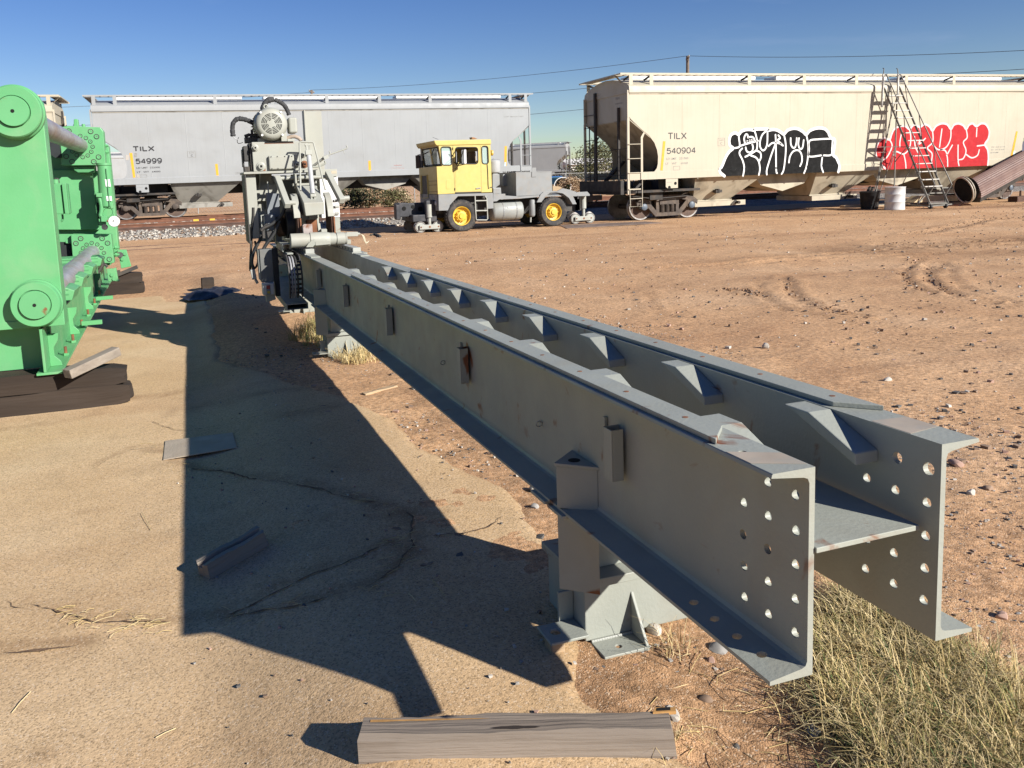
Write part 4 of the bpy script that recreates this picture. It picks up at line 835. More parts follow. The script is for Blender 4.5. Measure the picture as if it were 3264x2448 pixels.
pk('flexible_hose', DARK, lambda m: m.tube(spline([P(*zr_(*q), Y=YF - .5) for q in ((670, 590), (720, 570), (745, 610))]), .018, 8), smooth=60)

# ---------------------------------------------------------------- timbers, stacked two high under each end
def timber(name, label, x0, x1, y0, y1, z0, z1, seed, group=None, mat=TIMBER):
    rr = random.Random(seed); m = MB(); n = 26; ring = 12; vs = []
    ph = [rr.uniform(0, 6) for _ in range(8)]
    for i in range(n + 1):
        x = x0 + (x1 - x0)*i/n; e = .018 if i in (0, n) else 0
        for k in range(ring):
            t = 2*math.pi*(k + .5)/ring; cy, cz = math.cos(t), math.sin(t); q = max(abs(cy), abs(cz)); cy, cz = cy/q, cz/q
            yy = (y0 + y1)/2 + cy*((y1 - y0)/2 - e); zz = (z0 + z1)/2 + cz*((z1 - z0)/2 - e)
            w = .010*math.sin(x*2.3 + ph[k % 8]) + .005*math.sin(x*9 + ph[(k+3) % 8]) + rr.uniform(-.003, .003)
            vs.append((x + (rr.uniform(-.012, .012) if i in (0, n) else 0), yy + w*cy*.8, max(z0, zz + (w if cz > -.5 else 0))))
    fs = [(i*ring + k, (i+1)*ring + k, (i+1)*ring + (k+1) % ring, i*ring + (k+1) % ring) for i in range(n) for k in range(ring)] + [tuple(range(ring)), tuple(n*ring + k for k in range(ring))]
    m.add(vs, fs); o = m.build(name, mat, None, smooth=50); tag(o, label, 'timber', group); return o
gz = zgf(-1, 7.3)
timber('timber', 'dark weathered baulk on the slab, lower of two under the near press foot', -3.3, -.598, 7.245, 7.52, gz + .018, gz + .185, 1, 'timbers under the green press')
timber('timber', 'dark split baulk directly under the near foot of the green press', -3.3, -.625, 7.25, 7.51, gz + .187, .142, 2, 'timbers under the green press')
gz = zgf(-1, 15.7)
timber('timber', 'brown baulk on the ground under the far end of the green press', -3.3, -.90, 15.70, 15.98, gz + .005, gz + .19, 3, 'timbers under the green press')
timber('timber', 'brown baulk at the far end of the green press with black bars on top', -3.3, -.92, 15.72, 15.97, gz + .192, .135, 4, 'timbers under the green press')
m = MB(); m.bar(P(*zr_(900, 720), Y=15.7), P(*zr_(1190, 600), Y=15.7), .085, .06); m.bar(P(*zr_(890, 700), Y=15.75), P(*zr_(940, 690), Y=15.75), .10)
tag(m.build('steel_bar', DARK, None, bevel=.006), 'black steel bar tilted over the far timbers beside the green press', 'steel bar')
m = MB(); a_ = P(*z3(590, 1085), Z=.165); b_ = P(*z3(1030, 880), Z=.26); m.bar(a_, b_, .10, .075)
tag(m.build('wood_offcut', WOODGREY, None, bevel=.006), 'grey squared wood offcut leaning on the dark timber under the green press', 'wood offcut')
# ================================================================ COVERED HOPPER CARS
CW = 3.2
def text_mesh(s, bold=.012):
    c = bpy.data.curves.new('t', 'FONT'); c.body = s; c.resolution_u = 2; c.offset = bold; o = bpy.data.objects.new('t', c); COL.objects.link(o)
    bpy.context.view_layer.update(); me = bpy.data.meshes.new_from_object(o.evaluated_get(bpy.context.evaluated_depsgraph_get()))
    bpy.data.objects.remove(o); bpy.data.curves.remove(c); return me
def text(parent, s, x0, x1, z0, z1, y, mat=None, name='lettering', axis='y', bold=.012):
    """letters filling the box on a plane facing the yard (axis y) or an end facing -x (axis x)"""
    me = text_mesh(s, bold); v = np.array([q.co[:] for q in me.vertices]); lo, hi = v.min(0), v.max(0); a = (v - lo)/(np.maximum(hi - lo, 1e-6))
    o0 = ORG.get(parent.name, Vector((0, 0, 0))); q = parent
    while q is not None:
        if q.name in ORG: o0 = ORG[q.name]
        q = q.parent
    for i, vt in enumerate(me.vertices):
        h = x0 + (x1 - x0)*a[i, 0]; z = z0 + (z1 - z0)*a[i, 1]
        vt.co = (h - o0.x, y - o0.y, z - o0.z) if axis == 'y' else (y - o0.x, h - o0.y, z - o0.z)
    me.materials.clear(); me.materials.append(mat or INK); me.update(); o = bpy.data.objects.new(name, me); COL.objects.link(o); o.parent = parent; return o
def hopper(name, label, x0, y0, z0, L, BODY, DIRTY, cat='hopper car', group='covered hopper cars'):
    t = thing(name, label, cat, (x0, y0, z0), group)
    def hb(nm, mat, fn, par=None, **k):
        m = MB(); fn(m); m.v = [(p[0] + x0, p[1] + y0, p[2] + z0) for p in m.v]; return m.build(nm, mat, par or t, **k)
    M = lambda x: L - x
    # side sheets with the cut-away ends
    half = [(.04, 4.33), (.03, 3.55), (.10, 3.46), (.50, 3.12), (.80, 2.90), (1.0, 2.66), (1.10, 2.42), (1.14, 2.2), (1.13, 1.95), (1.09, 1.80), (.98, 1.68)]
    poly = half + [(M(x), z) for x, z in half[::-1]]
    for y, nm in ((0, 0), (CW - .012, 1)): 
        sd_ = hb('side_sheet', BODY, lambda m: m.prism(poly, 'y', y, y + .012))
        if nm == 0:
            k = int(L/1.55)
            for i in range(1, k):
                x = .6 + (L - 1.2)*i/k; z0s = 1.69 if 1.3 < x < L - 1.3 else 3.0
                hb('weld_seam', BODY, lambda m: m.prism([(x - .014, -.0005), (x - .005, -.0034), (x + .005, -.0034), (x + .014, -.0005)], 'z', z0s, 4.26), sd_)
    roofp = [(-.045, 4.33), (-.045, 4.50), (-.02, 4.56), (.08, 4.62), (.5, 4.76), (1.1, 4.87), (1.6, 4.90)]
    roofp = roofp + [(CW - y, z) for y, z in roofp[-2::-1]]
    rf = hb('roof', BODY, lambda m: m.prism(roofp, 'x', .02, L - .02), smooth=25)
    for xa in (.5, .5 + (L-1)/3 + .1, .5 + 2*(L-1)/3 + .1):
        hb('roof_hatch', WHITE, lambda m: m.box(xa + .3, xa + (L-1)/3 - .5, 1.25, 1.95, 4.90, 5.04), rf, bevel=.03)
    # ends: upright sheet, slope sheet below
    for f in (lambda x: x, M):
        hb('end_sheet', BODY if f(0) == 0 else BODY, lambda m: m.prism([(.012, 3.46)] + [(max(.012, min(CW-.012, y)), z - .005) for y, z in roofp] + [(CW - .012, 3.46)], 'x', f(.05), f(.062)))
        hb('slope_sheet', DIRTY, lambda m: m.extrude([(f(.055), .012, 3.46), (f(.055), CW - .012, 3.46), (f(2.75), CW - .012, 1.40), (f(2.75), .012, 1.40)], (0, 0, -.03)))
    hb('roof_edge_shade', DIRTY, lambda m: m.box(.05, L - .05, -.008, -.0005, 4.275, 4.329))  # dirt-toned strip painting the shadow line under the roof overhang
    # side sills
    for ya, yb in ((-.028, .10), (CW - .10, CW + .028)):
        hb('side_sill', BODY, lambda m: m.prism([(ya, 1.43), (yb, 1.43), (yb, 1.69), ((ya if ya < 1 else yb) + (.026 if ya < 1 else -.026), 1.69), (ya if ya < 1 else yb, 1.66)] if ya < 1 else [(ya, 1.43), (yb, 1.43), (yb, 1.66), (yb - .026, 1.69), (ya, 1.69)], 'x', .02, L - .02))
    # three hopper bays
    for xa, xb, xc, xd in ((2.70, 5.60, 3.03, 4.55), (L/2 - 1.65, L/2 + 1.35, L/2 - 1.40, L/2 + .10), (L - 5.75, L - 2.7, L - 4.70, L - 3.05)):
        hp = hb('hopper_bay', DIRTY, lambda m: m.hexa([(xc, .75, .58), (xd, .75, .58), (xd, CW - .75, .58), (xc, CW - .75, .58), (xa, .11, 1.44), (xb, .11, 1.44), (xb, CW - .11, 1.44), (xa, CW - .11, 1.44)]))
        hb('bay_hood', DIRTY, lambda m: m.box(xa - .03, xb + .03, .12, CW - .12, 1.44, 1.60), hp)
        hb('discharge_gate', DIRTY, lambda m: (m.box(xc - .02, xd + .62, .60, .66, .37, .55), m.box(xc - .02, xd + .62, CW - .66, CW - .60, .37, .55), m.box(xc - .02, xc + .05, .66, CW - .66, .37, .55), m.box(xd - .05, xd + .02, .66, CW - .66, .37, .55)), hp, bevel=.004)
        hb('gate_capstan', CARBLK, lambda m: (m.cyl((xd + .22, .42, .47), (xd + .22, .60, .47), .055, n=12), m.bar((xd + .0, .58, .40), (xd + .2, .58, .56), .05)), hp)
        hb('gate_rail', DIRTY, lambda m: m.box(xc - .05, xd + .1, .70, .74, .555, .60), hp)
        hb('vibrator_bracket', CARBLK, lambda m: (m.box((xc+xd)/2 - .1, (xc+xd)/2 + .15, .30, .50, .86, .96), m.box((xc+xd)/2 - .02, (xc+xd)/2 + .04, .28, .50, .84, .99)), hp)
    hb('centre_sill', CARBLK, lambda m: m.box(.1, L - .1, 1.40, 1.80, .92, 1.38))
    for xa, xb in ((5.45, L/2 - 1.5), (L/2 + 1.25, L - 5.6)):
        hb('bay_divider', DIRTY, lambda m: m.prism([(xa, 1.44), (xb, 1.44), (xb - .35, 1.05), ((xa + xb)/2, .80), (xa + .35, 1.05)], 'y', .55, CW - .55))
    # outboard running boards on brackets
    for ya, yb in ((.06, .46), (CW - .46, CW - .06)):
        rb = hb('running_board', BODY, lambda m: (m.box(-.25, L + .25, ya, ya + .02, 4.93, 4.99), m.box(-.25, L + .25, yb - .02, yb, 4.93, 4.99), [m.box(-.25, L + .25, ya + .03 + q*.085, ya + .05 + q*.085, 4.945, 4.985) for q in range(4)], [m.box(-.25 + q*.31, -.22 + q*.31, ya + .02, yb - .02, 4.945, 4.98) for q in range(int((L+.5)/.31))]))
        k = 9
        for i in range(k):
            x = .14 + (L - .28)*i/(k - 1) if i not in (1, k - 2) else (.92 if i == 1 else L - .92)
            yo = ya if ya < 1 else yb; s_ = 1 if ya < 1 else -1
            hb('board_bracket', BODY, lambda m: m.prism([(x - .07, 4.58), (x + .07, 4.58), (x + .07, 4.929), (x - .07, 4.929)], 'y', yo - .012*s_, yo + .0*s_), rb)
            hb('bracket_strut', CARBLK, lambda m: m.bar((x, yo + .02*s_, 4.91), (x - .03, yo + .42*s_, 4.80), .05, .05), rb)
    for f in (lambda x: x, M):
        hb('end_board', BODY, lambda m: m.box(f(-.25), f(.12), .46, CW - .46, 4.94, 4.985))
        hb('board_brace', DIRTY, lambda m: m.bar((f(-.2), .5, 4.94), (f(.04), .5, 4.72), .04))
    # end framing
    for i, f in enumerate((lambda x: x, M)):
        DK = BODY if i else DIRTY
        # corner posts
        for yy in (-.02, CW - .05):
            hb('corner_post', BODY, lambda m: (m.box(f(-.05), f(.035), yy, yy + .07, .95, 3.50), m.box(f(-.045), f(.025), yy, yy + .06, 3.50, 4.42)), bevel=.004)
        hb('inner_post', CARBLK, lambda m: m.box(f(-.05), f(.03), 2.28, 2.40, 1.10, 4.55))
        hb('inner_post', CARBLK, lambda m: m.box(f(-.04), f(.03), .62, .70, 1.10, 3.90))
        lad = hb('end_ladder', CARBLK, lambda m: m.box(f(-.035), f(-.005), 2.78, 2.82, 1.10, 3.4))
        for z in (1.55, 2.0, 2.45, 2.9, 3.35, 3.8): hb('rung', CARBLK, lambda m: m.cyl((f(-.04), 2.30, z), (f(-.04), CW - .03, z), .013, n=6), lad)
        for z in (1.62, 2.50): hb('grab_iron', CARBLK, lambda m: m.tube([(f(-.02), .0, z), (f(-.08), .05, z), (f(-.08), 2.30, z - .05)], .013, 6))
        hb('diagonal_post', CARBLK, lambda m: m.tube([(f(.35), CW - .4, 3.0), (f(.15), CW - .5, 2.8), (f(.1), CW - .5, 1.2)], .03, 8))
        sl = hb('side_ladder', BODY, lambda m: (m.prism([(f(.44), 1.44), (f(.52), 1.44), (f(.52), 2.82), (f(.60), 3.0), (f(.56), 3.04), (f(.44), 2.86)], 'y', -.055, -.03),), bevel=.003)
        for z in (1.67, 2.15, 2.63): hb('rung', BODY, lambda m: m.cyl((f(-.03), -.045, z), (f(.48), -.045, z), .014, n=6), sl)
        hb('stirrup_step', BODY, lambda m: (m.tube([(f(.02), -.03, 1.12), (f(.04), -.03, .53), (f(.50), -.03, .53), (f(.50), -.03, 1.43)], .017, 6), m.tube([(f(.03), -.03, .80), (f(.5), -.03, .80)], .014, 6), m.box(f(-.02), f(.44), -.05, -.03, 1.10, 1.14)))
        hb('end_platform', CARBLK, lambda m: (m.box(f(-.28), f(2.9), .12, CW - .12, .98, 1.06), m.box(f(-.28), f(-.16), .05, CW - .05, .95, 1.42)))
        hb('slope_brace', CARBLK, lambda m: (m.bar((f(.3), .25, 1.06), (f(1.5), .25, 2.1), .12, .08), m.bar((f(.3), CW - .25, 1.06), (f(1.5), CW - .25, 2.1), .12, .08), m.box(f(1.7), f(2.6), .9, 2.3, 1.06, 1.7)))
        hb('coupler', CARBLK, lambda m: (m.bar((f(-.2), 1.6, .84), (f(-.62), 1.6, .84), .16, .18), m.box(f(-.60), f(-.92), 1.46, 1.76, .70, .99), m.bar((f(-.85), 1.48, .84), (f(-.98), 1.56, .84), .12, .26), m.bar((f(-.1), 1.9, .78), (f(-.55), 2.0, .55), .04)), bevel=.02)
        hb('brake_gear', CARBLK, lambda m: (m.cyl((f(.6), .5, 1.25), (f(.6), 1.2, 1.25), .14, n=12), m.box(f(1.0), f(1.5), .3, .7, .72, .97), m.tube([(f(.1), .3, .9), (f(1.2), .35, .75), (f(2.6), .4, .8)], .02, 6)))
        hb('jacking_pad', BODY, lambda m: m.prism([(f(1.42), 1.42), (f(1.42), 1.15), (f(1.50), 1.10), (f(1.90), 1.10), (f(1.90), 1.42)], 'y', -.034, -.022), bevel=.002)
        for hx, hz in ((1.80, 1.26), (1.56, 1.13)): hb('pad_hole', HOLE, lambda m: m.cyl((f(hx), -.0345, hz), (f(hx), -.036, hz), .055, n=14))
        hb('placard_line', INKF, lambda m: m.box(f(1.46), f(1.66), -.0352, -.0345, 1.30, 1.315))
    # trucks
    def truck(cx):
        fr = [(-1.22, .50), (-1.24, .64), (-1.05, .77), (-.4, .85), (.4, .85), (1.05, .77), (1.24, .64), (1.22, .50), (1.05, .62), (.45, .70), (-.45, .70), (-1.05, .62)]
        def body(m):
            for ya, yb in ((.58, .70), (CW - .70, CW - .58)):
                o = lambda pp: [(x + cx, z) for x, z in pp]
                m.prism(o(fr), 'y', ya, yb)
                for s_ in (-1, 1):
                    m.prism(o([(s_*.98, .64), (s_*.78, .66), (s_*.30, .15), (s_*.50, .13)]), 'y', ya + .003, yb - .003)
                    m.prism(o([(s_*.46, .20), (s_*.34, .20), (s_*.34, .74), (s_*.46, .74)]), 'y', ya + .006, yb - .006)
                    m.prism(o([(s_*1.12, .40), (s_*.80, .40), (s_*.80, .66), (s_*1.12, .66)]), 'y', ya - .01, yb + .01)
                m.prism(o([(-.52, .12), (.52, .12), (.44, .25), (-.44, .25)]), 'y', ya - .002, yb + .002)
                m.prism(o([(-.33, .53), (.33, .53), (.33, .68), (-.33, .68)]), 'y', ya - .03, yb + .03)
            m.box(cx - .2, cx + .2, .70, CW - .70, .5, .72); m.box(cx - .25, cx + .25, 1.3, 1.9, .72, .95)
        tk = hb('truck', TRUCK, body)
        for s_ in (-1, 1):
            for ys, yo in ((.80, 1), (CW - .80, -1)):
                def wh(m):
                    c = (cx + s_*.965, ys, .46)
                    m.mi = 0; m.lathe([(0, 0), (.09, 0), (.10, .02), (.16, .03), (.30, .065), (.385, .03), (.405, .0)], c, (0, yo, 0), 32)
                    m.mi = 1; m.lathe([(.405, .0), (.452, -.004), (.46, .012), (.458, .10), (.485, .112), (.485, .135), (.40, .14), (0, .14)], c, (0, yo, 0), 32, False)
                hb('wheel', [WHEEL, WRIM], wh, tk, smooth=35)
            hb('axle', TRUCK, lambda m: m.cyl((cx + s_*.965, .82, .46), (cx + s_*.965, CW - .82, .46), .085, n=12), tk)
            cp = hb('bearing_cap', TRUCK if BODY is not BEIGE else paint('bearing_blue', (.12, .15, .19), .5, .2, 8), lambda m: m.lathe([(0, 0), (.085, 0), (.115, .02), (.12, .10), (0, .10)], (cx + s_*.965, .50, .47), (0, 1, 0), 18), tk, smooth=40)
        for q in (-.2, 0, .2):
            hb('spring', TRUCK, lambda m: m.lathe([(.05, 0)] + [(r_, .02 + k*.016) for k, r_ in enumerate([.088, .06]*8)] + [(.05, .28)], (cx + q, .62, .25), (0, 0, 1), 12), tk)
        return tk
    truck(1.88); truck(L - 1.88)
    return t
RAILZ = -.138
L1, L2 = 19.15, 18.75
B0 = (14.2, 24.9, RAILZ)
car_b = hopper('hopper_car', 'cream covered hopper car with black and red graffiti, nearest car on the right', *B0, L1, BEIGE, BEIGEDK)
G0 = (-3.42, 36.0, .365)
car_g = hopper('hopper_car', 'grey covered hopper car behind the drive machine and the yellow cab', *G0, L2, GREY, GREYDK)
# coupled and distant cars are copies of the bare cars
c3 = dup(car_b, None, (-4.75 - L1 + .0, 36.0, .38)); c3['label'] = 'cream hopper car whose roof end shows just above the green press'
def away(src, end_xy, zz, heading, L):
    """place the right end of a car at end_xy, its length running off along heading"""
    c = dup(src); a = heading; c.rotation_euler = (0, 0, a)
    ex, ey = end_xy; v = Matrix.Rotation(a, 3, 'Z') @ Vector((L, CW/2, 0)); c.location = (ex - v.x, ey - v.y, zz); return c
e4 = P(1812, 575, Y=93); c4 = away(car_g, (e4.x, e4.y), .42, R(-35), L2); c4['label'] = 'distant grey hopper car seen between the yellow cab and the cream car'
e5 = P(500, 578, Y=100); c5 = away(car_g, (e5.x + 4, e5.y), .7, R(8), L2); c5['label'] = 'far grey hopper car glimpsed under the left end of the grey car'

# ---------------------------------------------------------------- lettering, reflectors and graffiti
z6 = zone(1820, 180, 2.9625); z7 = zone(2500, 180, 2.8953); z1 = zone(0, 250, 2.458); z5 = zone(1240, 400, 3.16)
def tpx(car, s, z, xa, ya, xb, yb, Y, mat=None, name='lettering', bold=.012):
    a_ = P(*z(xa, yb), Y=Y); b_ = P(*z(xb, ya), Y=Y); return text(car, s, a_.x, b_.x, a_.z, b_.z, Y - .0035, mat, name, 'y', bold)
def strip(car, z, pts_, Y, mat, name='reflector'):
    m = MB(); m.extrude([P(*z(*q), Y=Y - .006) for q in pts_], (0, .0025, 0)); return m.build(name, mat, car)
YB, YG2 = B0[1], G0[1]
GLY = {'T': (.60, [[(0, 1), (.60, 1)], [(.30, 1), (.30, 0)]]), 'I': (.12, [[(.06, 1), (.06, 0)]]), 'L': (.50, [[(.04, 1), (.04, 0)], [(.04, .04), (.50, .04)]]), 'X': (.62, [[(0, 1), (.62, 0)], [(0, 0), (.62, 1)]]),
       '0': (.60, [[(.30, 1), (.52, .86), (.58, .5), (.52, .14), (.30, 0), (.08, .14), (.02, .5), (.08, .86), (.30, 1)]]), '4': (.60, [[(.44, 0), (.44, 1)], [(.44, 1), (0, .30)], [(0, .28), (.60, .28)]]),
       '5': (.60, [[(.10, .97), (.55, .97)], [(.12, 1), (.05, .50)], [(.05, .52), (.28, .64), (.52, .54), (.58, .32), (.48, .08), (.26, 0), (.02, .16)]]), '9': (.60, [[(.56, .66), (.50, .90), (.30, 1), (.10, .90), (.03, .68), (.10, .46), (.30, .37), (.50, .46), (.56, .66)], [(.56, .68), (.53, .30), (.38, .04), (.20, 0), (.05, .12)]])}
def stencil(car, s_, z, xa, ya, xb, yb, Y, pen):
    """block figures painted on the side, drawn stroke by stroke"""
    a_ = P(*z(xa, yb), Y=Y); b_ = P(*z(xb, ya), Y=Y); tot = sum(GLY[c][0] for c in s_) + .17*(len(s_) - 1); H_ = b_.z - a_.z; sx = (b_.x - a_.x)/tot; x = 0; m = MB(); w = pen*H_; k = 0
    for c in s_:
        for st in GLY[c][1]:
            q = [Vector((a_.x + (x + u)*sx, Y - .0045 - .0002*(k % 3), a_.z + w/2 + v*(H_ - w))) for u, v in (st if len(st) == 2 else [(p.x, p.y) for p in spline([Vector((u, v, 0)) for u, v in st], 5)])]; k += 1; vs = []
            for i, p in enumerate(q):
                d = q[min(i+1, len(q)-1)] - q[max(i-1, 0)]; n_ = Vector((-d.z, 0, d.x)).normalized()*w/2; vs += [p - n_, p + n_]
            m.add(vs, [(2*i, 2*i+1, 2*i+3, 2*i+2) for i in range(len(q)-1)])
        x += GLY[c][0] + .17
    m.build('lettering', INK, car)
stencil(car_b, 'TILX', z6, 918, 716, 1088, 785, YB, .15); stencil(car_b, '540904', z6, 905, 855, 1175, 922, YB, .15)
tpx(car_b, 'LD LMT   221900', z6, 900, 950, 1108, 977, YB, INKF); tpx(car_b, 'LT    WT     64100', z6, 894, 996, 1103, 1023, YB, INKF)
tpx(car_b, 'C', z6, 1408, 808, 1430, 832, YB, INKF); tpx(car_b, 'PLATE', z6, 1402, 784, 1440, 796, YB, INKF)
tpx(car_b, 'EW  10-8  H  9-0', z7, 1912, 828, 2037, 842, YB, INKF); tpx(car_b, 'EH   8-0  H 15-0', z7, 1908, 853, 2030, 867, YB, INKF); tpx(car_b, 'CU FT 5400', z7, 1900, 880, 1975, 894, YB, INKF)
stencil(car_g, 'TILX', z1, 1046, 527, 1204, 575, YG2, .22); stencil(car_g, '54999', z1, 1066, 622, 1265, 672, YG2, .20)
tpx(car_g, 'LD LMT  222000', z1, 1070, 690, 1252, 708, YG2); tpx(car_g, 'LT   WT   64000', z1, 1074, 722, 1256, 741, YG2)
tpx(car_g, 'PLATE', z1, 1482, 578, 1520, 588, YG2, INKF); tpx(car_g, 'C', z1, 1496, 595, 1509, 612, YG2, INK)
tpx(car_g, 'WARNING', z5, 48, 395, 130, 406, YG2, paint('red_ink', (.45, .12, .10), .6))
for k in range(4): tpx(car_g, 'DO NOT SHOVE CAR', z5, 24, 418 + k*13, 152, 426 + k*13, YG2, paint('red_ink_faded', (.55, .30, .27), .6))
tpx(car_g, 'H   9-0', z5, 1055, 336, 1115, 352, YG2, INKF); tpx(car_g, 'W  10-0', z5, 1050, 358, 1115, 374, YG2, INKF)
z8_ = zone(250, 500, 3.403)
for k, s_ in enumerate(('LUBRICATE', 'GATES ONLY', 'HERE')): tpx(car_g, s_, z8_, 1702, 165 + k*14, 1770, 174 + k*14, YG2, INKF)
tpx(car_g, 'LAST BRAKE TEST', zone(1500, 280, 8.296), 885, 742, 1400, 776, YG2, INKF)
def frame_px(car, z, xa, ya, xb, yb, Y, w=3, mat=None):
    m = MB(); a_ = P(*z(xa, yb), Y=Y - .004); b_ = P(*z(xb, ya), Y=Y - .004); t_ = .012; y = Y - .004
    for q in ((a_.x, b_.x, a_.z, a_.z + t_), (a_.x, b_.x, b_.z - t_, b_.z), (a_.x, a_.x + t_, a_.z + t_, b_.z - t_), (b_.x - t_, b_.x, a_.z + t_, b_.z - t_)):
        m.add([(q[0], y, q[2]), (q[1], y, q[2]), (q[1], y, q[3]), (q[0], y, q[3])], [(0, 1, 2, 3)])
    m.build('lettering_frame', mat or INKF, car)
frame_px(car_b, z6, 1387, 769, 1453, 846, YB); frame_px(car_g, z1, 1471, 568, 1530, 621, YG2); frame_px(car_b, z6, 965, 1034, 1030, 1075, YB); frame_px(car_g, z1, 1098, 752, 1150, 780, YG2)
strip(car_b, z6, [(870, 800), (893, 800), (866, 1077), (845, 1075)], YB, ORANGE); strip(car_b, z7, [(2140, 690), (2155, 692), (2108, 925), (2088, 922)], YB, ORANGE)
strip(car_g, z1, [(1014, 585), (1036, 583), (1061, 775), (1043, 778)], YG2, ORANGE); strip(car_g, z1, [(1685, 671), (1705, 670), (1714, 762), (1696, 765)], YG2, ORANGE)
strip(car_g, z5, [(1165, 208), (1188, 208), (1184, 425), (1160, 428)], YG2, ORANGE); strip(car_g, z4, [(1092, 536), (1110, 535), (1113, 617), (1096, 618)], YG2, ORANGE)
strip(car_g, z5, [(1164, 370), (1180, 370), (1176, 412), (1160, 412)], YG2 - .004, paint('pale_sticker', (.55, .72, .75), .5), 'sticker'); strip(car_b, z7, [(2118, 870), (2134, 872), (2124, 915), (2108, 914)], YB - .004, paint('pale_sticker2', (.55, .72, .75), .5), 'sticker')
TAPE = paint('torn_tape', (.46, .42, .37), .7, .1)
strip(car_g, z1, [(985, 600), (1010, 600), (1008, 640), (985, 640)], YG2, TAPE, 'old_decal'); strip(car_g, z1, [(1052, 584), (1074, 584), (1074, 615), (1052, 615)], YG2, INKF, 'old_decal'); strip(car_g, z1, [(1068, 750), (1092, 755), (1096, 780), (1074, 778)], YG2, TAPE, 'old_decal')
end_x = B0[0] + .05
a_ = P(*z6(420, 412), X=end_x); b_ = P(*z6(462, 382), X=end_x); text(car_b, 'TILX', a_.y, b_.y, a_.z, b_.z, end_x - .004, INKF, axis='x')
a_ = P(*z6(418, 458), X=end_x); b_ = P(*z6(486, 430), X=end_x); text(car_b, '540904', a_.y, b_.y, a_.z, b_.z, end_x - .004, INKF, axis='x')

def on_side(z, q, car_y, zsill, off):
    """a point of the lettering, laid on the side sheet or on the proud sill below it"""
    p = P(*z(*q), Y=car_y)
    if p.z < zsill: p = P(*z(*q), Y=car_y - .028); return Vector((p.x, car_y - .028 - off, p.z))
    return Vector((p.x, car_y - off, p.z))
def stroke(m, z, pts_, w, car_y, zsill, off, taper=True):
    q = spline([Vector((a_, b_, 0)) for a_, b_ in pts_], 8) if len(pts_) > 2 else [Vector((*pts_[0], 0)), Vector((*pts_[1], 0))]
    P3 = [on_side(z, (v.x, v.y), car_y, zsill, off) for v in q]; vs = []
    for i, p in enumerate(P3):
        d = P3[min(i+1, len(P3)-1)] - P3[max(i-1, 0)]; n_ = Vector((-d.z, 0, d.x)); n_ = n_.normalized()*w/2 if n_.length > 1e-9 else Vector((0, 0, w/2))
        vs += [p - n_, p + n_]
    m.add(vs, [(2*i, 2*i+1, 2*i+3, 2*i+2) for i in range(len(P3)-1)])
    for p in (P3[0], P3[-1]):
        m.add([p + Vector((w/2*math.cos(k*math.pi/5), -.0003, w/2*math.sin(k*math.pi/5))) for k in range(10)], [tuple(range(10))])
def graffiti(car, z, sil, strokes, fill, line, line2, w, wi, car_y):
    zs_ = B0[2] + 1.69
    top = [q for q in sil]
    p3 = [P(*z(*q), Y=car_y) for q in spline([Vector((a_, b_, 0)) for a_, b_ in sil], 3) for q in [(q.x, q.y)]]
    up = [Vector((p.x, car_y - .0052, max(p.z, zs_))) for p in p3]
    m = MB(); m.add(up, [tuple(range(len(up)))]); f_ = m.build('graffiti_fill', fill, car)
    xs_ = [p.x for p in p3 if p.z < zs_ + .12]; m = MB()
    m.add([(min(xs_) + .1, car_y - .032, B0[2] + 1.432), (max(xs_) - .06, car_y - .032, B0[2] + 1.432), (max(xs_) - .02, car_y - .032, zs_ - .032), (min(xs_), car_y - .032, zs_ - .032)], [(0, 1, 2, 3)])
    m.add([(min(xs_), car_y - .0322, zs_ - .031), (max(xs_) - .02, car_y - .0322, zs_ - .031), (max(xs_) - .02, car_y - .0062, zs_ + .0005), (min(xs_), car_y - .0062, zs_ + .0005)], [(0, 1, 2, 3)]); m.build('graffiti_fill', fill, car)
    m = MB(); stroke(m, z, sil, w, car_y, zs_, .0075)
    for s_ in strokes: stroke(m, z, s_, wi, car_y, zs_, .0085)
    o = m.build('graffiti_line', line, car); o['kind'] = 'stuff'; return f_
zb = zone(2250, 380, 4.337)
SIL_B = [(255, 785), (190, 720), (230, 630), (270, 530), (320, 450), (372, 402), (332, 365), (320, 300), (337, 230), (372, 198), (412, 190), (452, 210), (490, 168), (550, 145), (610, 143), (664, 152), (680, 138), (848, 136), (862, 152), (930, 142), (990, 154), (1050, 192), (1078, 205), (1130, 152), (1200, 128), (1270, 133), (1340, 173), (1385, 212), (1430, 163), (1500, 131), (1570, 121), (1640, 133), (1690, 182), (1704, 220), (1735, 262), (1768, 272), (1782, 312), (1772, 400), (1757, 490), (1800, 532), (1836, 610), (1846, 655), (1830, 728)]
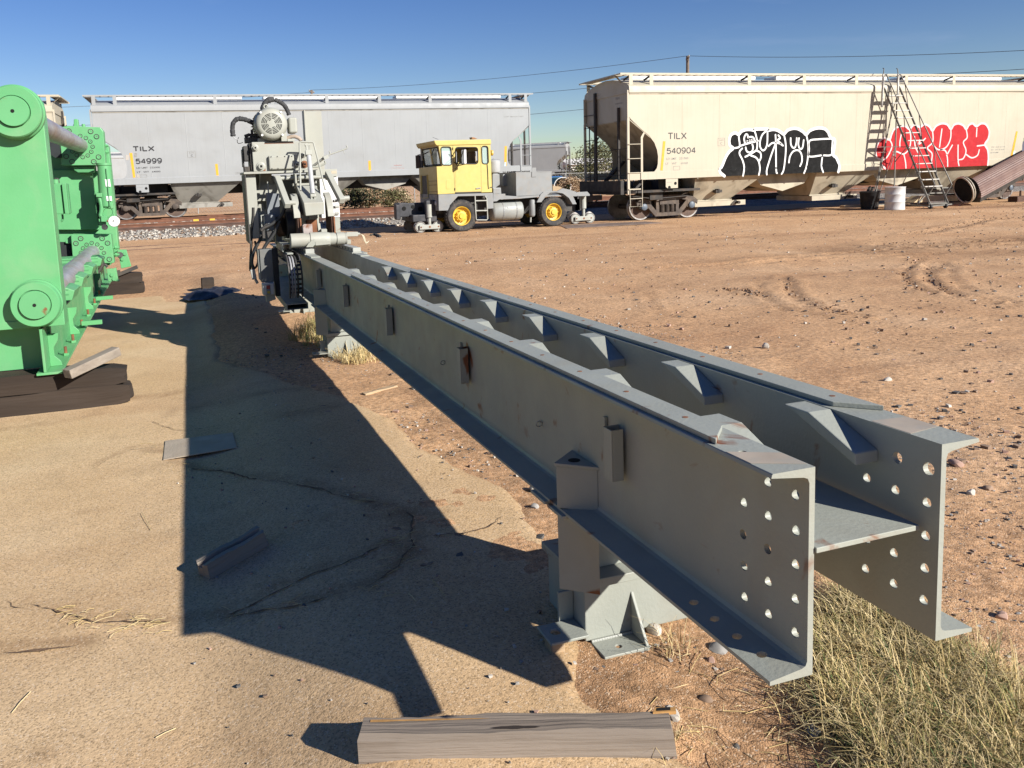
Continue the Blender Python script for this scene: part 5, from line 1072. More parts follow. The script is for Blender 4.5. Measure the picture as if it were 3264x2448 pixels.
ST_B = [[(450, 210), (456, 270), (465, 340), (455, 385), (372, 402)], [(465, 372), (560, 340), (718, 298)], [(538, 335), (527, 265), (548, 212), (572, 215), (582, 255)], [(590, 248), (640, 246), (668, 280), (660, 318)], [(548, 390), (562, 440), (600, 460), (638, 440), (650, 390), (640, 350)],
        [(668, 155), (690, 220), (706, 310), (706, 390), (690, 432), (605, 488), (542, 520)], [(500, 405), (468, 440), (465, 485), (502, 560), (525, 640), (526, 700), (512, 783)], [(620, 502), (690, 530), (730, 590), (745, 690), (730, 770)], [(690, 432), (748, 460), (760, 520), (742, 572)],
        [(850, 150), (782, 210), (748, 300), (748, 380), (782, 430), (820, 410), (846, 330), (850, 160)], [(960, 215), (965, 330), (970, 690), (982, 745)], [(958, 345), (900, 500), (842, 690), (840, 765)], [(865, 370), (910, 332), (965, 326), (1020, 336), (1064, 365)], [(1000, 222), (1024, 262), (992, 290), (1048, 348)],
        [(1076, 208), (1100, 330), (1100, 480), (1075, 690), (1045, 757)], [(1170, 262), (1172, 340), (1196, 390), (1230, 388), (1250, 320), (1254, 262)], [(1285, 262), (1276, 350), (1300, 410), (1334, 390), (1350, 290)], [(1146, 598), (1162, 510), (1212, 440), (1280, 432), (1320, 490), (1326, 580), (1300, 648)],
        [(1386, 215), (1410, 340), (1410, 500), (1386, 660), (1355, 745)], [(1735, 268), (1560, 277), (1432, 300), (1426, 420), (1426, 514), (1590, 500)], [(1750, 285), (1742, 400), (1730, 492), (1626, 500)], [(1606, 532), (1596, 650), (1620, 732)],
        [(570, 302), (572, 312)], [(604, 292), (606, 302)], [(632, 284), (634, 294)]]
SPRAYBLK = paint('spray_black', (.012, .012, .012), .8, .3, 5, dirt=((.03, .03, .03), .6, 4), spec=.12); SPRAYWHT = paint('spray_white', (.82, .82, .80), .5, .04, 6)
graffiti(car_b, zb, SIL_B, ST_B, SPRAYBLK, SPRAYWHT, None, .105, .062, YB)
zrd = zone(2720, 200, 3.318)
SIL_R = [(340, 1122), (292, 1070), (300, 1032), (252, 1008), (237, 960), (242, 900), (272, 832), (322, 798), (382, 812), (402, 760), (432, 702), (490, 672), (550, 672), (592, 702), (640, 658), (702, 680), (750, 652), (800, 672), (836, 720), (870, 672), (930, 643), (990, 653), (1030, 702), (1062, 658), (1110, 643), (1160, 663), (1192, 702), (1222, 658), (1260, 643), (1300, 672), (1350, 643), (1400, 653), (1436, 720), (1426, 800), (1390, 862), (1418, 920), (1427, 1000), (1420, 1082)]
ST_R = [[(382, 812), (408, 870), (392, 930), (352, 1000), (295, 1040)], [(510, 735), (492, 830), (490, 890)], [(592, 702), (606, 790), (592, 900), (532, 965), (452, 940), (422, 985)], [(532, 965), (550, 1050), (555, 1113)], [(645, 782), (652, 880), (682, 950)], [(702, 690), (716, 770), (692, 860), (760, 800)],
        [(836, 722), (842, 800), (830, 852), (782, 902), (830, 960), (826, 1040), (832, 1098)], [(935, 702), (922, 800), (910, 890)], [(1030, 702), (1026, 800), (982, 890), (902, 920), (842, 872)], [(910, 920), (970, 930), (992, 1000), (996, 1094)], [(1045, 872), (985, 980)], [(1106, 872), (1106, 1030), (1116, 1088)],
        [(1192, 702), (1202, 790), (1162, 842), (1190, 930), (1162, 1010), (1112, 1030)], [(1305, 692), (1300, 780)], [(1390, 870), (1308, 880)], [(1330, 922), (1310, 980), (1250, 1005), (1192, 970)]]
SPRAYRED = paint('spray_red', (.47, .022, .028), .7, .1, 4, dirt=((.55, .06, .06), .5, 3), spec=.15); SPRAYPNK = paint('spray_pink_white', (.80, .62, .60), .55, .06, 6)
graffiti(car_b, zrd, SIL_R, ST_R, SPRAYRED, SPRAYPNK, None, .075, .055, YB)
# ================================================================ TRACKS AND BALLAST
RAILSIDE = paint('rail_rust', (.20, .085, .048), .8, .3, 3, dirt=((.10, .055, .04), .6, 3)); RAILBRN = paint('rail_brown', (.115, .068, .052), .8, .25, 3, dirt=((.18, .10, .07), .5, 3))
def rail(y, zt, mat, x0=-70, x1=90):
    pr = [(-.07, -.175), (.07, -.175), (.07, -.162), (.012, -.145), (.012, -.05), (.036, -.038), (.036, -.004), (.03, 0), (-.03, 0), (-.036, -.004), (-.036, -.038), (-.012, -.05), (-.012, -.145), (-.07, -.162)]
    m = MB(); m.prism([(y + a, zt + b) for a, b in pr], 'x', x0, x1); m.build('rail', mat)['kind'] = 'structure'
rail(25.77, RAILZ, RAILBRN); rail(27.205, RAILZ, RAILBRN)
rail(32.3, .228, RAILBRN); rail(33.74, .290, RAILSIDE); rail(36.87, .362, RAILSIDE); rail(38.31, .362, RAILSIDE)
BALL = sand_mat('ballast_bed', ((.20, .18, .16), (.30, .27, .24), (.40, .37, .33)), ((.22, .16, .12), .4), big=3, bumpd=.05, speck=.4, fine=14)
bx_ = axis([(-40, 50, .25)]); by_ = axis([(30.2, 43, .16)]); BX, BY = np.meshgrid(bx_, by_)
BZ = np.interp(BY, [30.2, 30.9, 32.0, 34.2, 36.2, 39, 40.5, 43], [-.26, -.14, .060, .115, .185, .19, .12, -.26]) + .035*fbm(BX*2.5, BY*2.5, 3, 61) + np.where(BY < 31.5, .06*fbm(BX*.7, BY*0, 2, 62), 0)
sheet('ballast', BX, BY, BZ, BALL)
def pebbles(name, n, place, size, mats, seed):
    rr = random.Random(seed); m = MB()
    base = [(-1,-1,-1),(1,-1,-1),(1,1,-1),(-1,1,-1),(-1,-1,1),(1,-1,1),(1,1,1),(-1,1,1)]; fs = [(0,3,2,1),(4,5,6,7),(0,1,5,4),(1,2,6,5),(2,3,7,6),(3,0,4,7)]
    for _ in range(n):
        q = place(rr)
        if q is None: continue
        x, y, z = q; s_ = size(rr); a = rr.uniform(0, 6.3); ca, sa = math.cos(a), math.sin(a); vs = []
        for b in base:
            k = [b[i]*s_*rr.uniform(.35, .85)*(1, .8, .6)[i] for i in range(3)]; vs.append((x + k[0]*ca - k[1]*sa, y + k[0]*sa + k[1]*ca, z + k[2] + s_*.2))
        m.mi = rr.randrange(len(mats)); m.add(vs, fs)
    o = m.build(name, mats); o['kind'] = 'stuff'; return o
ST = [paint('stone_grey', (.34, .32, .29), .85, .25, 15), paint('stone_pale', (.55, .50, .43), .85, .2, 15), paint('stone_brown', (.28, .19, .13), .85, .25, 15), paint('stone_dark', (.13, .12, .11), .85, .3, 15), paint('stone_pink', (.46, .30, .23), .85, .2, 15)]
bzf = lambda y: float(np.interp(y, [30.2, 30.9, 32.0, 34.2, 36.2, 39], [-.26, -.14, .060, .115, .185, .19]))
def pb(rr):
    y = 30.55 + rr.random()**1.5*5.5; return rr.uniform(-9, 15), y, max(-.15, bzf(y)) + rr.uniform(-.01, .03)
pebbles('ballast_stones', 9000, pb, lambda r: r.uniform(.035, .075), [ST[0], ST[1], ST[0], ST[1], ST[2]], 5)
for px, py in ((625, 703), (677, 701)):
    p = P(px, py, Y=34.4); m = MB(); m.box(p.x - .10, p.x + .10, 34.4, 34.55, p.z - .04, p.z + .05); tag(m.build('rail_clip', YELLOWDK), 'small yellow clip on the rails behind the drive machine, ' + ('left of two' if px < 650 else 'right of two'), 'rail clip', 'yellow rail clips')

# ================================================================ THE YELLOW RAIL-CAR MOVER
za = zone(1300, 420, 5.9267); zb2 = zone(1580, 440, 5.184); zc_ = zone(1240, 560, 6.1444)
YM, YW = 25.4, 27.55
mov = thing('rail_car_mover', 'yellow cabbed grey rail car mover with road tyres and small guide wheels', 'rail mover', (9.5, 26.4, RAILZ))
def vk(name, mat, fn, par=None, **k):
    m = MB(); fn(m); return m.build(name, mat, mov if par is None else par, **k)
def pan(m, z, pts_, Y, d): m.extrude([P(*z(*q), Y=Y) for q in pts_], (0, d, 0))
def MP(z, q, Y=YM): return P(*z(*q), Y=Y)
GLASS = glass('cab_glass'); SEAL = paint('window_seal', (.03, .028, .026), .6)
x_n = MP(za, (540, 655)).x; x_r = MP(za, (1590, 1140)).x; z_b = MP(za, (570, 1180)).z
cabpoly = [(545, 655), (650, 650), (578, 245), (1560, 235), (1590, 1140), (1390, 1145), (890, 1165), (570, 1180)]
def rounded(x0, y0, x1, y1, r_, dx=0):
    out = []
    for cx, cy, a0 in ((x1 - r_, y0 + r_, -90), (x1 - r_, y1 - r_, 0), (x0 + r_, y1 - r_, 90), (x0 + r_, y0 + r_, 180)):
        for k in range(4): a = R(a0 + k*30); out.append((cx + r_*math.cos(a) + (dx if cy > (y0+y1)/2 else 0), cy + r_*math.sin(a)))
    return out
WIN = [rounded(625, 285, 815, 630, 40, 18), rounded(900, 295, 1318, 605, 45, 5), rounded(1394, 272, 1512, 606, 40, 10)]
cab_sides = []
for yy, d in ((YM, .05), (YW - .05, .05)):
    o = vk('cab_side', YELLOW, lambda m: m.extrude([(MP(za, q).x, yy, MP(za, q).z) for q in cabpoly], (0, d, 0)))
    c_ = MB()
    for w in WIN: c_.extrude([(MP(za, q).x, yy - .2, MP(za, q).z) for q in w], (0, .5, 0))
    cut(o, c_); cab_sides.append(o)
    for i, w in enumerate(WIN):
        pp = [(MP(za, q).x, yy + .01, MP(za, q).z) for q in w]; cx = sum(p[0] for p in pp)/len(pp); cz = sum(p[2] for p in pp)/len(pp)
        wf = vk('window_seal', SEAL, lambda m: m.tube([(p[0], yy + (-.002 if yy < 26 else .052), p[2]) for p in pp + pp[:1]], .018, 6, False), o)
        if i != 1: vk('window_pane', GLASS, lambda m: m.extrude([(p[0], yy + .02, p[2]) for p in pp], (0, .006, 0)), o)
o = cab_sides[0]
vk('door_gap', SEAL, lambda m: (m.bar((MP(za, (850, 262)).x, YM - .001, MP(za, (850, 262)).z), (MP(za, (890, 1150)).x, YM - .001, MP(za, (890, 1150)).z), .008, .003), m.bar((MP(za, (1372, 262)).x, YM - .001, MP(za, (1372, 262)).z), (MP(za, (1390, 1140)).x, YM - .001, MP(za, (1390, 1140)).z), .006, .003)), o)
vk('door_sill', SEAL, lambda m: pan(m, za, [(893, 1143), (1388, 1130), (1390, 1148), (893, 1166)], YM - .004, .003), o)
vk('door_handle', STEEL2, lambda m: m.bar(MP(za, (1290, 1072), YM - .03), MP(za, (1378, 1058), YM - .03), .03), o, bevel=.005)
for q in ((850, 320), (888, 1085)): vk('hinge', DARK, lambda m: m.cyl(MP(za, (q[0], q[1] - 22), YM - .012), MP(za, (q[0], q[1] + 22), YM - .012), .014, n=8), o)
vk('hatch_cover', YELLOW, lambda m: pan(m, za, rounded(724, 905, 800, 1080, 16), YM - .008, .0075), o, bevel=.003)
vk('door_panel', YELLOW, lambda m: pan(m, za, [(905, 640), (1366, 625), (1378, 1126), (905, 1138)], YM - .006, .0055), o, bevel=.003)
# nose, windscreen, back wall, roof, floor
zn1 = MP(za, (540, 655)).z; xw0 = MP(za, (650, 650)).x; xw1 = MP(za, (578, 245)).x; zw1 = MP(za, (578, 245)).z
vk('nose', YELLOW, lambda m: (m.box(x_n, x_n + .03, YM + .0505, YW - .0505, z_b, zn1), m.box(x_n + .03, xw0 + .03, YM + .0505, YW - .0505, zn1 - .03, zn1)), bevel=.004)
def fr(q, off=.004):
    p = P(*za(*q), X=x_n); return Vector((x_n - off, p.y, p.z))
vk('grille', DARK, lambda m: m.extrude([fr(q) for q in ((268, 832), (365, 828), (384, 1232), (282, 1240))], (.003, 0, 0)))
vk('grille_frame', YELLOW, lambda m: [m.bar(fr(a_, .008), fr(b_, .008), .05, .02) for a_, b_ in (((258, 822), (372, 818)), ((372, 818), (396, 1245)), ((396, 1245), (276, 1255)), ((276, 1255), (258, 822)))])
for zz in (930, 1005, 1130): vk('nose_seam', paint('seam_brown', (.30, .22, .10), .7), lambda m: m.extrude([fr((395, zz), .001), fr((548, zz - 8), .001), fr((548, zz + 4), .001), fr((395, zz + 12), .001)], (.0008, 0, 0)))
ws = vk('windscreen_frame', YELLOW, lambda m: [m.hexa([(xw0 + a, y0, zn1), (xw0 + a + .04, y0, zn1), (xw0 + a + .04, y1, zn1), (xw0 + a, y1, zn1), (xw1 + a, y0, zw1 - .0), (xw1 + a + .04, y0, zw1), (xw1 + a + .04, y1, zw1), (xw1 + a, y1, zw1)]) for a in (0,) for y0, y1 in ((YM + .0505, YM + .13), (YM + 1.0, YM + 1.12), (YW - .13, YW - .0505))])
vk('windscreen', GLASS, lambda m: m.hexa([(xw0 + .02, YM + .13, zn1 + .05), (xw0 + .028, YM + .13, zn1 + .05), (xw0 + .028, YW - .13, zn1 + .05), (xw0 + .02, YW - .13, zn1 + .05), (xw1 + .028, YM + .13, zw1 - .06), (xw1 + .036, YM + .13, zw1 - .06), (xw1 + .036, YW - .13, zw1 - .06), (xw1 + .028, YW - .13, zw1 - .06)]), ws)
vk('windscreen_seal', SEAL, lambda m: m.tube([(xw0 + .0, YM + .14, zn1 + .06), (xw0, YW - .14, zn1 + .06), (xw1 + .01, YW - .14, zw1 - .07), (xw1 + .01, YM + .14, zw1 - .07), (xw0, YM + .14, zn1 + .06)], .025, 6), ws)
vk('header', YELLOW, lambda m: m.box(xw1 - .005, xw1 + .03, YM + .0505, YW - .0505, zw1 - .06, zw1), ws)
vk('wiper', BLACK, lambda m: (m.bar(P(*za(290, 430), Y=26.9), P(*za(390, 380), Y=26.7), .03), m.bar(P(*za(445, 455), Y=26.0), P(*za(490, 325), Y=26.0), .025)), ws)
vk('back_wall', YELLOW, lambda m: (m.box(x_r - .07, x_r - .03, YM + .0505, YW - .0505, z_b, z_b + 1.05), m.box(x_r - .09, x_r - .05, YM + .0505, YM + .5, z_b + 1.05, zw1), m.box(x_r - .09, x_r - .05, YW - .5, YW - .0505, z_b + 1.05, zw1), m.box(x_r - .09, x_r - .05, YM + .5, YW - .5, zw1 - .2, zw1)))
xr0, xr1 = MP(za, (505, 150)).x - .03, MP(za, (1568, 140)).x; zr0, zr1 = MP(za, (1560, 238)).z, MP(za, (1560, 142)).z
vk('roof', YELLOW, lambda m: m.prism([(xr0 + .08, zr0), (xr1, zr0), (xr1, zr1 - .02), (xr1 - .03, zr1), (xr0, zr1), (xr0 + .03, zr1 - .1)], 'y', YM - .03, YW + .03), bevel=.02)
vk('cab_floor', DARK, lambda m: m.box(x_n + .03, x_r - .05, YM + .0505, YW - .0505, z_b - .01, z_b + .02))
vk('seat', paint('seat_tan', (.30, .22, .14), .7), lambda m: (m.box(x_r - .75, x_r - .25, 26.2, 26.75, z_b + .3, z_b + .75), m.box(x_r - .38, x_r - .22, 26.2, 26.75, z_b + .75, z_b + 1.35)), bevel=.05)
vk('steering_wheel', BLACK, lambda m: m.torus(MP(za, (795, 560), 26.5), (-.6, 0, .8), .20, .016, 20, 6), smooth=60)
vk('dash', DARK, lambda m: m.box(xw0 + .05, xw0 + .35, YM + .06, YW - .06, zn1 - .25, zn1 - .01), bevel=.02)
vk('warning_beacon', paint('beacon_amber', (.30, .14, .05), .4), lambda m: m.extrude([MP(za, q, 26.3) for q in ((1205, 100), (1260, 106), (1320, 132), (1215, 140))], (0, .25, 0)), bevel=.01)
vk('aerial', BLACK, lambda m: m.cyl(MP(za, (575, 145), 26.6), MP(za, (470, 105), 26.6), .006, n=5))
# mirrors
mr = vk('mirror', paint('mirror_back', (.13, .10, .09), .5), lambda m: m.extrude([P(*za(*q), Y=27.7) for q in ((140, 448), (228, 440), (238, 690), (150, 695))], (.05, .05, 0)), bevel=.01)
vk('exhaust_stack', STEEL2, lambda m: m.cyl(P(*za(252, 300), Y=27.4), P(*za(268, 560), Y=27.4), .035, n=10)); vk('exhaust_stack', DARK, lambda m: m.cyl(P(*za(272, 550), Y=27.4), P(*za(276, 712), Y=27.4), .045, n=10))
vk('mirror_arm', BLACK, lambda m: (m.tube([P(*za(185, 440), Y=27.7), P(*za(245, 425), Y=27.4)], .012, 6), m.tube([P(*za(210, 450), Y=27.7), P(*za(265, 700), Y=27.4)], .012, 6)))
mr = vk('mirror', WHITE, lambda m: m.extrude([P(*za(*q), Y=24.98) for q in ((1058, 340), (1092, 335), (1100, 600), (1068, 608))], (.06, .12, 0)), bevel=.01)
vk('mirror_arm', BLACK, lambda m: (m.tube([MP(za, (835, 470), YM - .01), MP(za, (920, 320), 25.15), MP(za, (1080, 310), 25.0)], .014, 6), m.tube([MP(za, (1055, 340), 25.0), MP(za, (955, 640), YM - .02)], .016, 6), m.tube([MP(za, (1085, 610), 25.0), MP(za, (950, 645), YM - .02), MP(za, (870, 570), YM - .01)], .013, 6), m.tube([MP(za, (950, 645), 25.2), MP(za, (895, 710), YM - .01)], .010, 6)), mr)
vk('hose', BLACK, lambda m: m.tube([MP(za, q, YM - .012) for q in ((1500, 615), (1510, 750), (1518, 1000), (1525, 1075), (1560, 1052), (1600, 1048))], .012, 6))
vk('work_lamp', YELLOWDK, lambda m: m.cyl(MP(za, (1570, 400), 25.6), MP(za, (1600, 400), 25.6), .09, n=12))
# grey lower body with wheel arch
low = [(968, 368), (2036, 336), (2048, 640), (1935, 648), (1924, 430), (1880, 392), (1350, 402), (1190, 580), (1172, 680), (976, 686)]
lb = vk('lower_body', MGREY, lambda m: pan(m, zc_, low, YM - .005, .07), bevel=.004)
vk('lower_body', MGREY, lambda m: pan(m, zc_, low, YW - .06, .07), bevel=.004)
vk('front_apron', MGREY, lambda m: m.box(x_n - .01, x_n + .04, YM + .066, YW - .066, MP(zc_, (976, 686)).z, z_b - .012), bevel=.004)
vk('headlight', WHITE, lambda m: m.cyl((x_n - .012, YM + .2, .8), (x_n - .03, YM + .2, .8), .07, n=14))
vk('marker_plate', STEEL2, lambda m: m.box(x_n - .014, x_n - .011, YM + .28, YM + .48, .98, 1.04))
vk('chassis', DARK, lambda m: (m.box(x_n + .1, 12.9, 26.0, 26.15, .30, .78), m.box(x_n + .1, 12.9, 26.8, 26.95, .30, .78), m.box(x_n + .05, x_n + 2.0, YM + .35, YW - .35, .45, z_b - .02), m.cyl((8.32, 25.6, .37), (8.32, 27.3, .37), .10, n=12), m.cyl((11.40, 25.6, .35), (11.40, 27.3, .35), .10, n=12)))
# road wheels
for z, cq, rq, eq in ((zc_, (1432, 790), 190, 1105), (zb2, (965, 1222), 146, 1468)):
    c = P(*z(*cq), Y=25.36); e = P(*z(cq[0], eq), Y=25.36); rt = abs(c.z - e.z); rr_ = abs(P(*z(cq[0], cq[1] + rq), Y=25.36).z - c.z)
    for y0, s_ in ((25.36, 1), (YW + .04, -1)):
        cc = (c.x, y0, c.z)
        w = vk('road_wheel', TYRE, lambda m: m.lathe([(rr_, .03), (rr_*1.02, .01), (rr_ + (rt-rr_)*.3, -.012), (rr_ + (rt-rr_)*.75, -.004), (rt*.975, .03), (rt, .06), (rt, .30), (rt*.97, .34), (rr_, .34), (rr_, .03)], cc, (0, s_, 0), 40, False), smooth=35)
        vk('tread_lug', TYRE, lambda m: [m.bar(Vector(cc) + Vector((rt*1.005*math.cos(t), .055*s_, rt*1.005*math.sin(t))), Vector(cc) + Vector((rt*1.005*math.cos(t + .08), .29*s_, rt*1.005*math.sin(t + .08))), .045, .02, up=(math.cos(t), 0, math.sin(t))) for t in [2*math.pi*k/36 for k in range(36)]], w)['kind'] = 'stuff'
        vk('rim', YELLOWDK, lambda m: m.lathe([(rr_*1.0, .03), (rr_*.98, .015), (rr_*.90, .03), (rr_*.88, .13), (rr_*.62, .15), (rr_*.58, .09), (rr_*.5, .07), (rr_*.48, .03), (rr_*.30, .02), (rr_*.28, -.01), (0, -.01)], cc, (0, s_, 0), 36, False), w, smooth=40)
        if s_ > 0:
            for k in range(10):
                t = 2*math.pi*k/10; vk('wheel_nut', YELLOWDK, lambda m: m.cyl((c.x + rr_*.55*math.cos(t), y0 + .085, c.z + rr_*.55*math.sin(t)), (c.x + rr_*.55*math.cos(t), y0 + .045, c.z + rr_*.55*math.sin(t)), .018, n=6), w)
# step ladder, tank, filter
st_ = vk('step_ladder', STEEL2, lambda m: m.tube([MP(zc_, q, YM - .06) for q in ((1683, 395), (1695, 700), (1705, 850), (1722, 868), (1910, 868), (1932, 845), (1924, 660), (1912, 440), (1880, 400))], .022, 8), smooth=60)
for yq in (490, 685): vk('rung', STEEL2, lambda m: m.bar(MP(zc_, (1690, yq), YM - .06), MP(zc_, (1925, yq - 5), YM - .06), .035), st_)
tk = vk('fuel_tank', paint('tank_grey', (.33, .345, .33), .4, .06, 3, dirt=((.28, .24, .18), .4, 4)), lambda m: m.lathe([(0, 0), (.20, .01), (.29, .05), (.325, .12), (.325, 1.05), (.29, 1.12), (.2, 1.16), (0, 1.17)], (MP(zb2, (-40, 1200)).x, 25.78, MP(zb2, (270, 1200)).z), (1, 0, 0), 30), smooth=40)
for q in (110, 330): 
    x = MP(zb2, (q + 30, 1200)).x; vk('tank_strap', MGREY, lambda m: m.lathe([(.327, 0), (.333, .002), (.333, .04), (.327, .042)], (x, 25.78, MP(zb2, (270, 1200)).z), (1, 0, 0), 28, False), tk)
vk('tank_label', WHITE, lambda m: pan(m, zb2, [(205, 1140), (335, 1138), (335, 1156), (205, 1158)], 25.447, .003), tk)
vk('air_tank', MGREY, lambda m: m.lathe([(.03, -.03), (.08, 0), (.1, .05), (.1, .50), (.08, .55), (0, .56)], MP(zb2, (605, 1290), 25.55), (0, 0, 1), 16), smooth=40)
vk('drain_valve', STEEL2, lambda m: m.cyl(MP(zb2, (575, 1390), 25.5), MP(zb2, (580, 1310), 25.5), .03, n=8))
# deck, battery box, fenders, rear
vk('deck_beam', MGREY, lambda m: (pan(m, zb2, [(-40, 925), (160, 920), (160, 950), (400, 965), (720, 945), (720, 975), (400, 1000), (60, 1015), (20, 1045), (-40, 1050)], YM, .08), m.box(MP(zb2, (-40, 960)).x, MP(zb2, (1555, 950)).x, YM + .081, YW, MP(zb2, (400, 990)).z, MP(zb2, (400, 968)).z)), bevel=.004)
bb = vk('battery_box', MGREY, lambda m: m.extrude([MP(zb2, q, YM + .05) for q in ((332, 565), (925, 552), (938, 930), (720, 945), (340, 962))], (0, 1.7, 0)), bevel=.012)
vk('box_lid_rim', MGREY, lambda m: pan(m, zb2, [(328, 560), (930, 547), (931, 560), (328, 573)], YM + .044, .012), bb)
vk('latch', MGREY, lambda m: pan(m, zb2, [(600, 490), (668, 488), (672, 640), (598, 645)], YM + .03, .018), bb, bevel=.003)
vk('side_box', MGREY, lambda m: pan(m, zb2, [(118, 600), (325, 585), (325, 780), (118, 790)], YM + .9, .5), bevel=.01); vk('step_box', MGREY, lambda m: pan(m, zb2, [(-40, 830), (60, 830), (65, 920), (-40, 925)], YM + .05, .4), bevel=.01)
vk('engine_hood', MGREY, lambda m: (pan(m, za, [(1598, 800), (1735, 800), (1740, 1000), (1660, 1060), (1600, 1150)], YM + .5, 1.1), pan(m, za, [(1600, 1055), (1760, 1055), (1770, 1180), (1600, 1180)], YM + .1, .8)), bevel=.02)
vk('air_cleaner', paint('cleaner_grey', (.42, .43, .43), .4), lambda m: m.lathe([(0, 0), (.1, 0), (.2, .04), (.22, .1), (.22, .40), (.18, .44), (.16, .44), (0, .5)], MP(za, (1630, 790), 26.0), (0, 0, 1), 20), smooth=40)
arc_o = [(680, 1062), (740, 930), (790, 885), (880, 870), (1000, 890), (1110, 830), (1200, 850), (1330, 888), (1338, 1095), (1275, 1092), (1215, 1000), (1130, 925), (1000, 905), (900, 910), (820, 960), (775, 1000), (742, 1060)]
vk('rear_fender', MGREY, lambda m: pan(m, zb2, [(680, 1062), (745, 930), (790, 890), (935, 875), (1010, 880), (1110, 830), (1200, 850), (1335, 890), (1280, 965), (1338, 1092), (1272, 1095), (1210, 990), (1110, 915), (1000, 898), (900, 905), (820, 955), (742, 1060)], YM - .012, .07), bevel=.004)
vk('fender_top', MGREY, lambda m: pan(m, zb2, [(742, 1060), (820, 955), (900, 905), (1000, 898), (1110, 915), (1210, 990), (1272, 1095), (1262, 1085), (1200, 998), (1105, 925), (1000, 908), (903, 915), (828, 962), (755, 1060)], YM + .059, .35))
vk('deck_mat', WOODTAN, lambda m: pan(m, zb2, [(942, 790), (1080, 805), (1100, 830), (1085, 880), (942, 875)], YM + .4, 1.2), bevel=.01)
vk('rear_deck', MGREY, lambda m: (pan(m, zb2, [(1255, 935), (1350, 895), (1515, 885), (1556, 930), (1556, 955), (1260, 965)], YM, .1), m.box(MP(zb2, (1255, 940)).x, MP(zb2, (1556, 940)).x, YM + .101, YW, MP(zb2, (1500, 945)).z, MP(zb2, (1500, 925)).z)), bevel=.004)
vk('deck_hook', DARK, lambda m: m.bar(MP(zb2, (1360, 955)), MP(zb2, (1358, 1005)), .05)); vk('rear_coupler', DARK, lambda m: (m.box(12.95, 13.35, 26.3, 26.7, .45, .80), m.box(12.7, 12.96, 26.0, 27.0, .3, .86)), bevel=.02)
def bogie(z, a, ra, b, rb, post, Yg=25.78):
    ca, cb = P(*z(*a), Y=Yg), P(*z(*b), Y=Yg); r_ = (abs(P(*z(a[0], a[1] + ra), Y=Yg).z - ca.z)); zc0 = RAILZ + r_
    for y0, s_ in ((Yg - .05, 1), (27.25, -1)):
        gb_ = vk('guide_bogie', STEEL2, lambda m: m.bar((ca.x - .05, y0 - .06*s_, zc0), (cb.x + .05, y0 - .06*s_, zc0), .035, .15), bevel=.01)
        for c in (ca, cb):
            vk('guide_wheel', [STEEL2, WRIM], lambda m: (m.lathe([(0, .0), (r_*.3, 0), (r_*.35, .03), (r_*.72, .035), (r_*.80, 0), (r_*.86, 0)], (c.x, y0, zc0), (0, s_, 0), 28), setattr(m, 'mi', 1), m.lathe([(r_*.86, 0), (r_*.97, 0), (r_, .01), (r_, .08), (r_*1.12, .09), (r_*1.12, .11), (0, .11)], (c.x, y0, zc0), (0, s_, 0), 28, False)), gb_, smooth=35)
            vk('axle_bolt', RUST, lambda m: m.cyl((c.x, y0 - .085*s_, zc0), (c.x, y0 - .07*s_, zc0), .028, n=8), gb_)
        vk('pivot_bolt', RUST, lambda m: m.cyl(((ca.x+cb.x)/2, y0 - .085*s_, zc0), ((ca.x+cb.x)/2, y0 - .07*s_, zc0), .035, n=8), gb_)
        p_ = P(*z(*post[0]), Y=Yg); q_ = P(*z(*post[1]), Y=Yg)
        vk('jack_cylinder', STEEL2, lambda m: (m.cyl((p_.x, y0 + .0*s_, zc0 + .05), (p_.x, y0, q_.z), .055, n=12), m.cyl((p_.x, y0, q_.z - .42), (p_.x, y0, q_.z), .10, n=14)), gb_, smooth=40)
bogie(zc_, (612, 1042), 112, (950, 1015), 110, ((785, 960), (780, 560)))
bogie(zb2, (1312, 1350), 88, (1552, 1335), 88, ((1440, 1300), (1450, 960)))
vk('front_coupler', paint('coupler_blue_black', (.04, .042, .05), .55, .3, 6, dirt=((.12, .10, .08), .4, 6)), lambda m: (m.box(6.75, 7.6, 26.25, 26.75, .42, .82), m.box(6.45, 6.80, 26.12, 26.8, .38, .84), m.box(6.35, 6.5, 26.12, 26.45, .30, .80), m.box(6.8, 7.62, 25.75, 27.2, .22, .45), m.box(7.25, 7.6, 25.7, 25.98, .2, .9)), bevel=.03)
for q in ((6.62, .66, .07), (6.95, .70, .06), (7.2, .62, .08)): vk('coupler_hole', HOLE, lambda m: m.cyl((q[0], 26.246 if q[0] > 6.8 else 26.116, q[1]), (q[0], 26.24 if q[0] > 6.8 else 26.11, q[1]), q[2], n=14))
vk('front_bracket', RUSTDK, lambda m: m.bar((6.9, 26.3, .1), (7.5, 26.2, .3), .2, .12), bevel=.02)

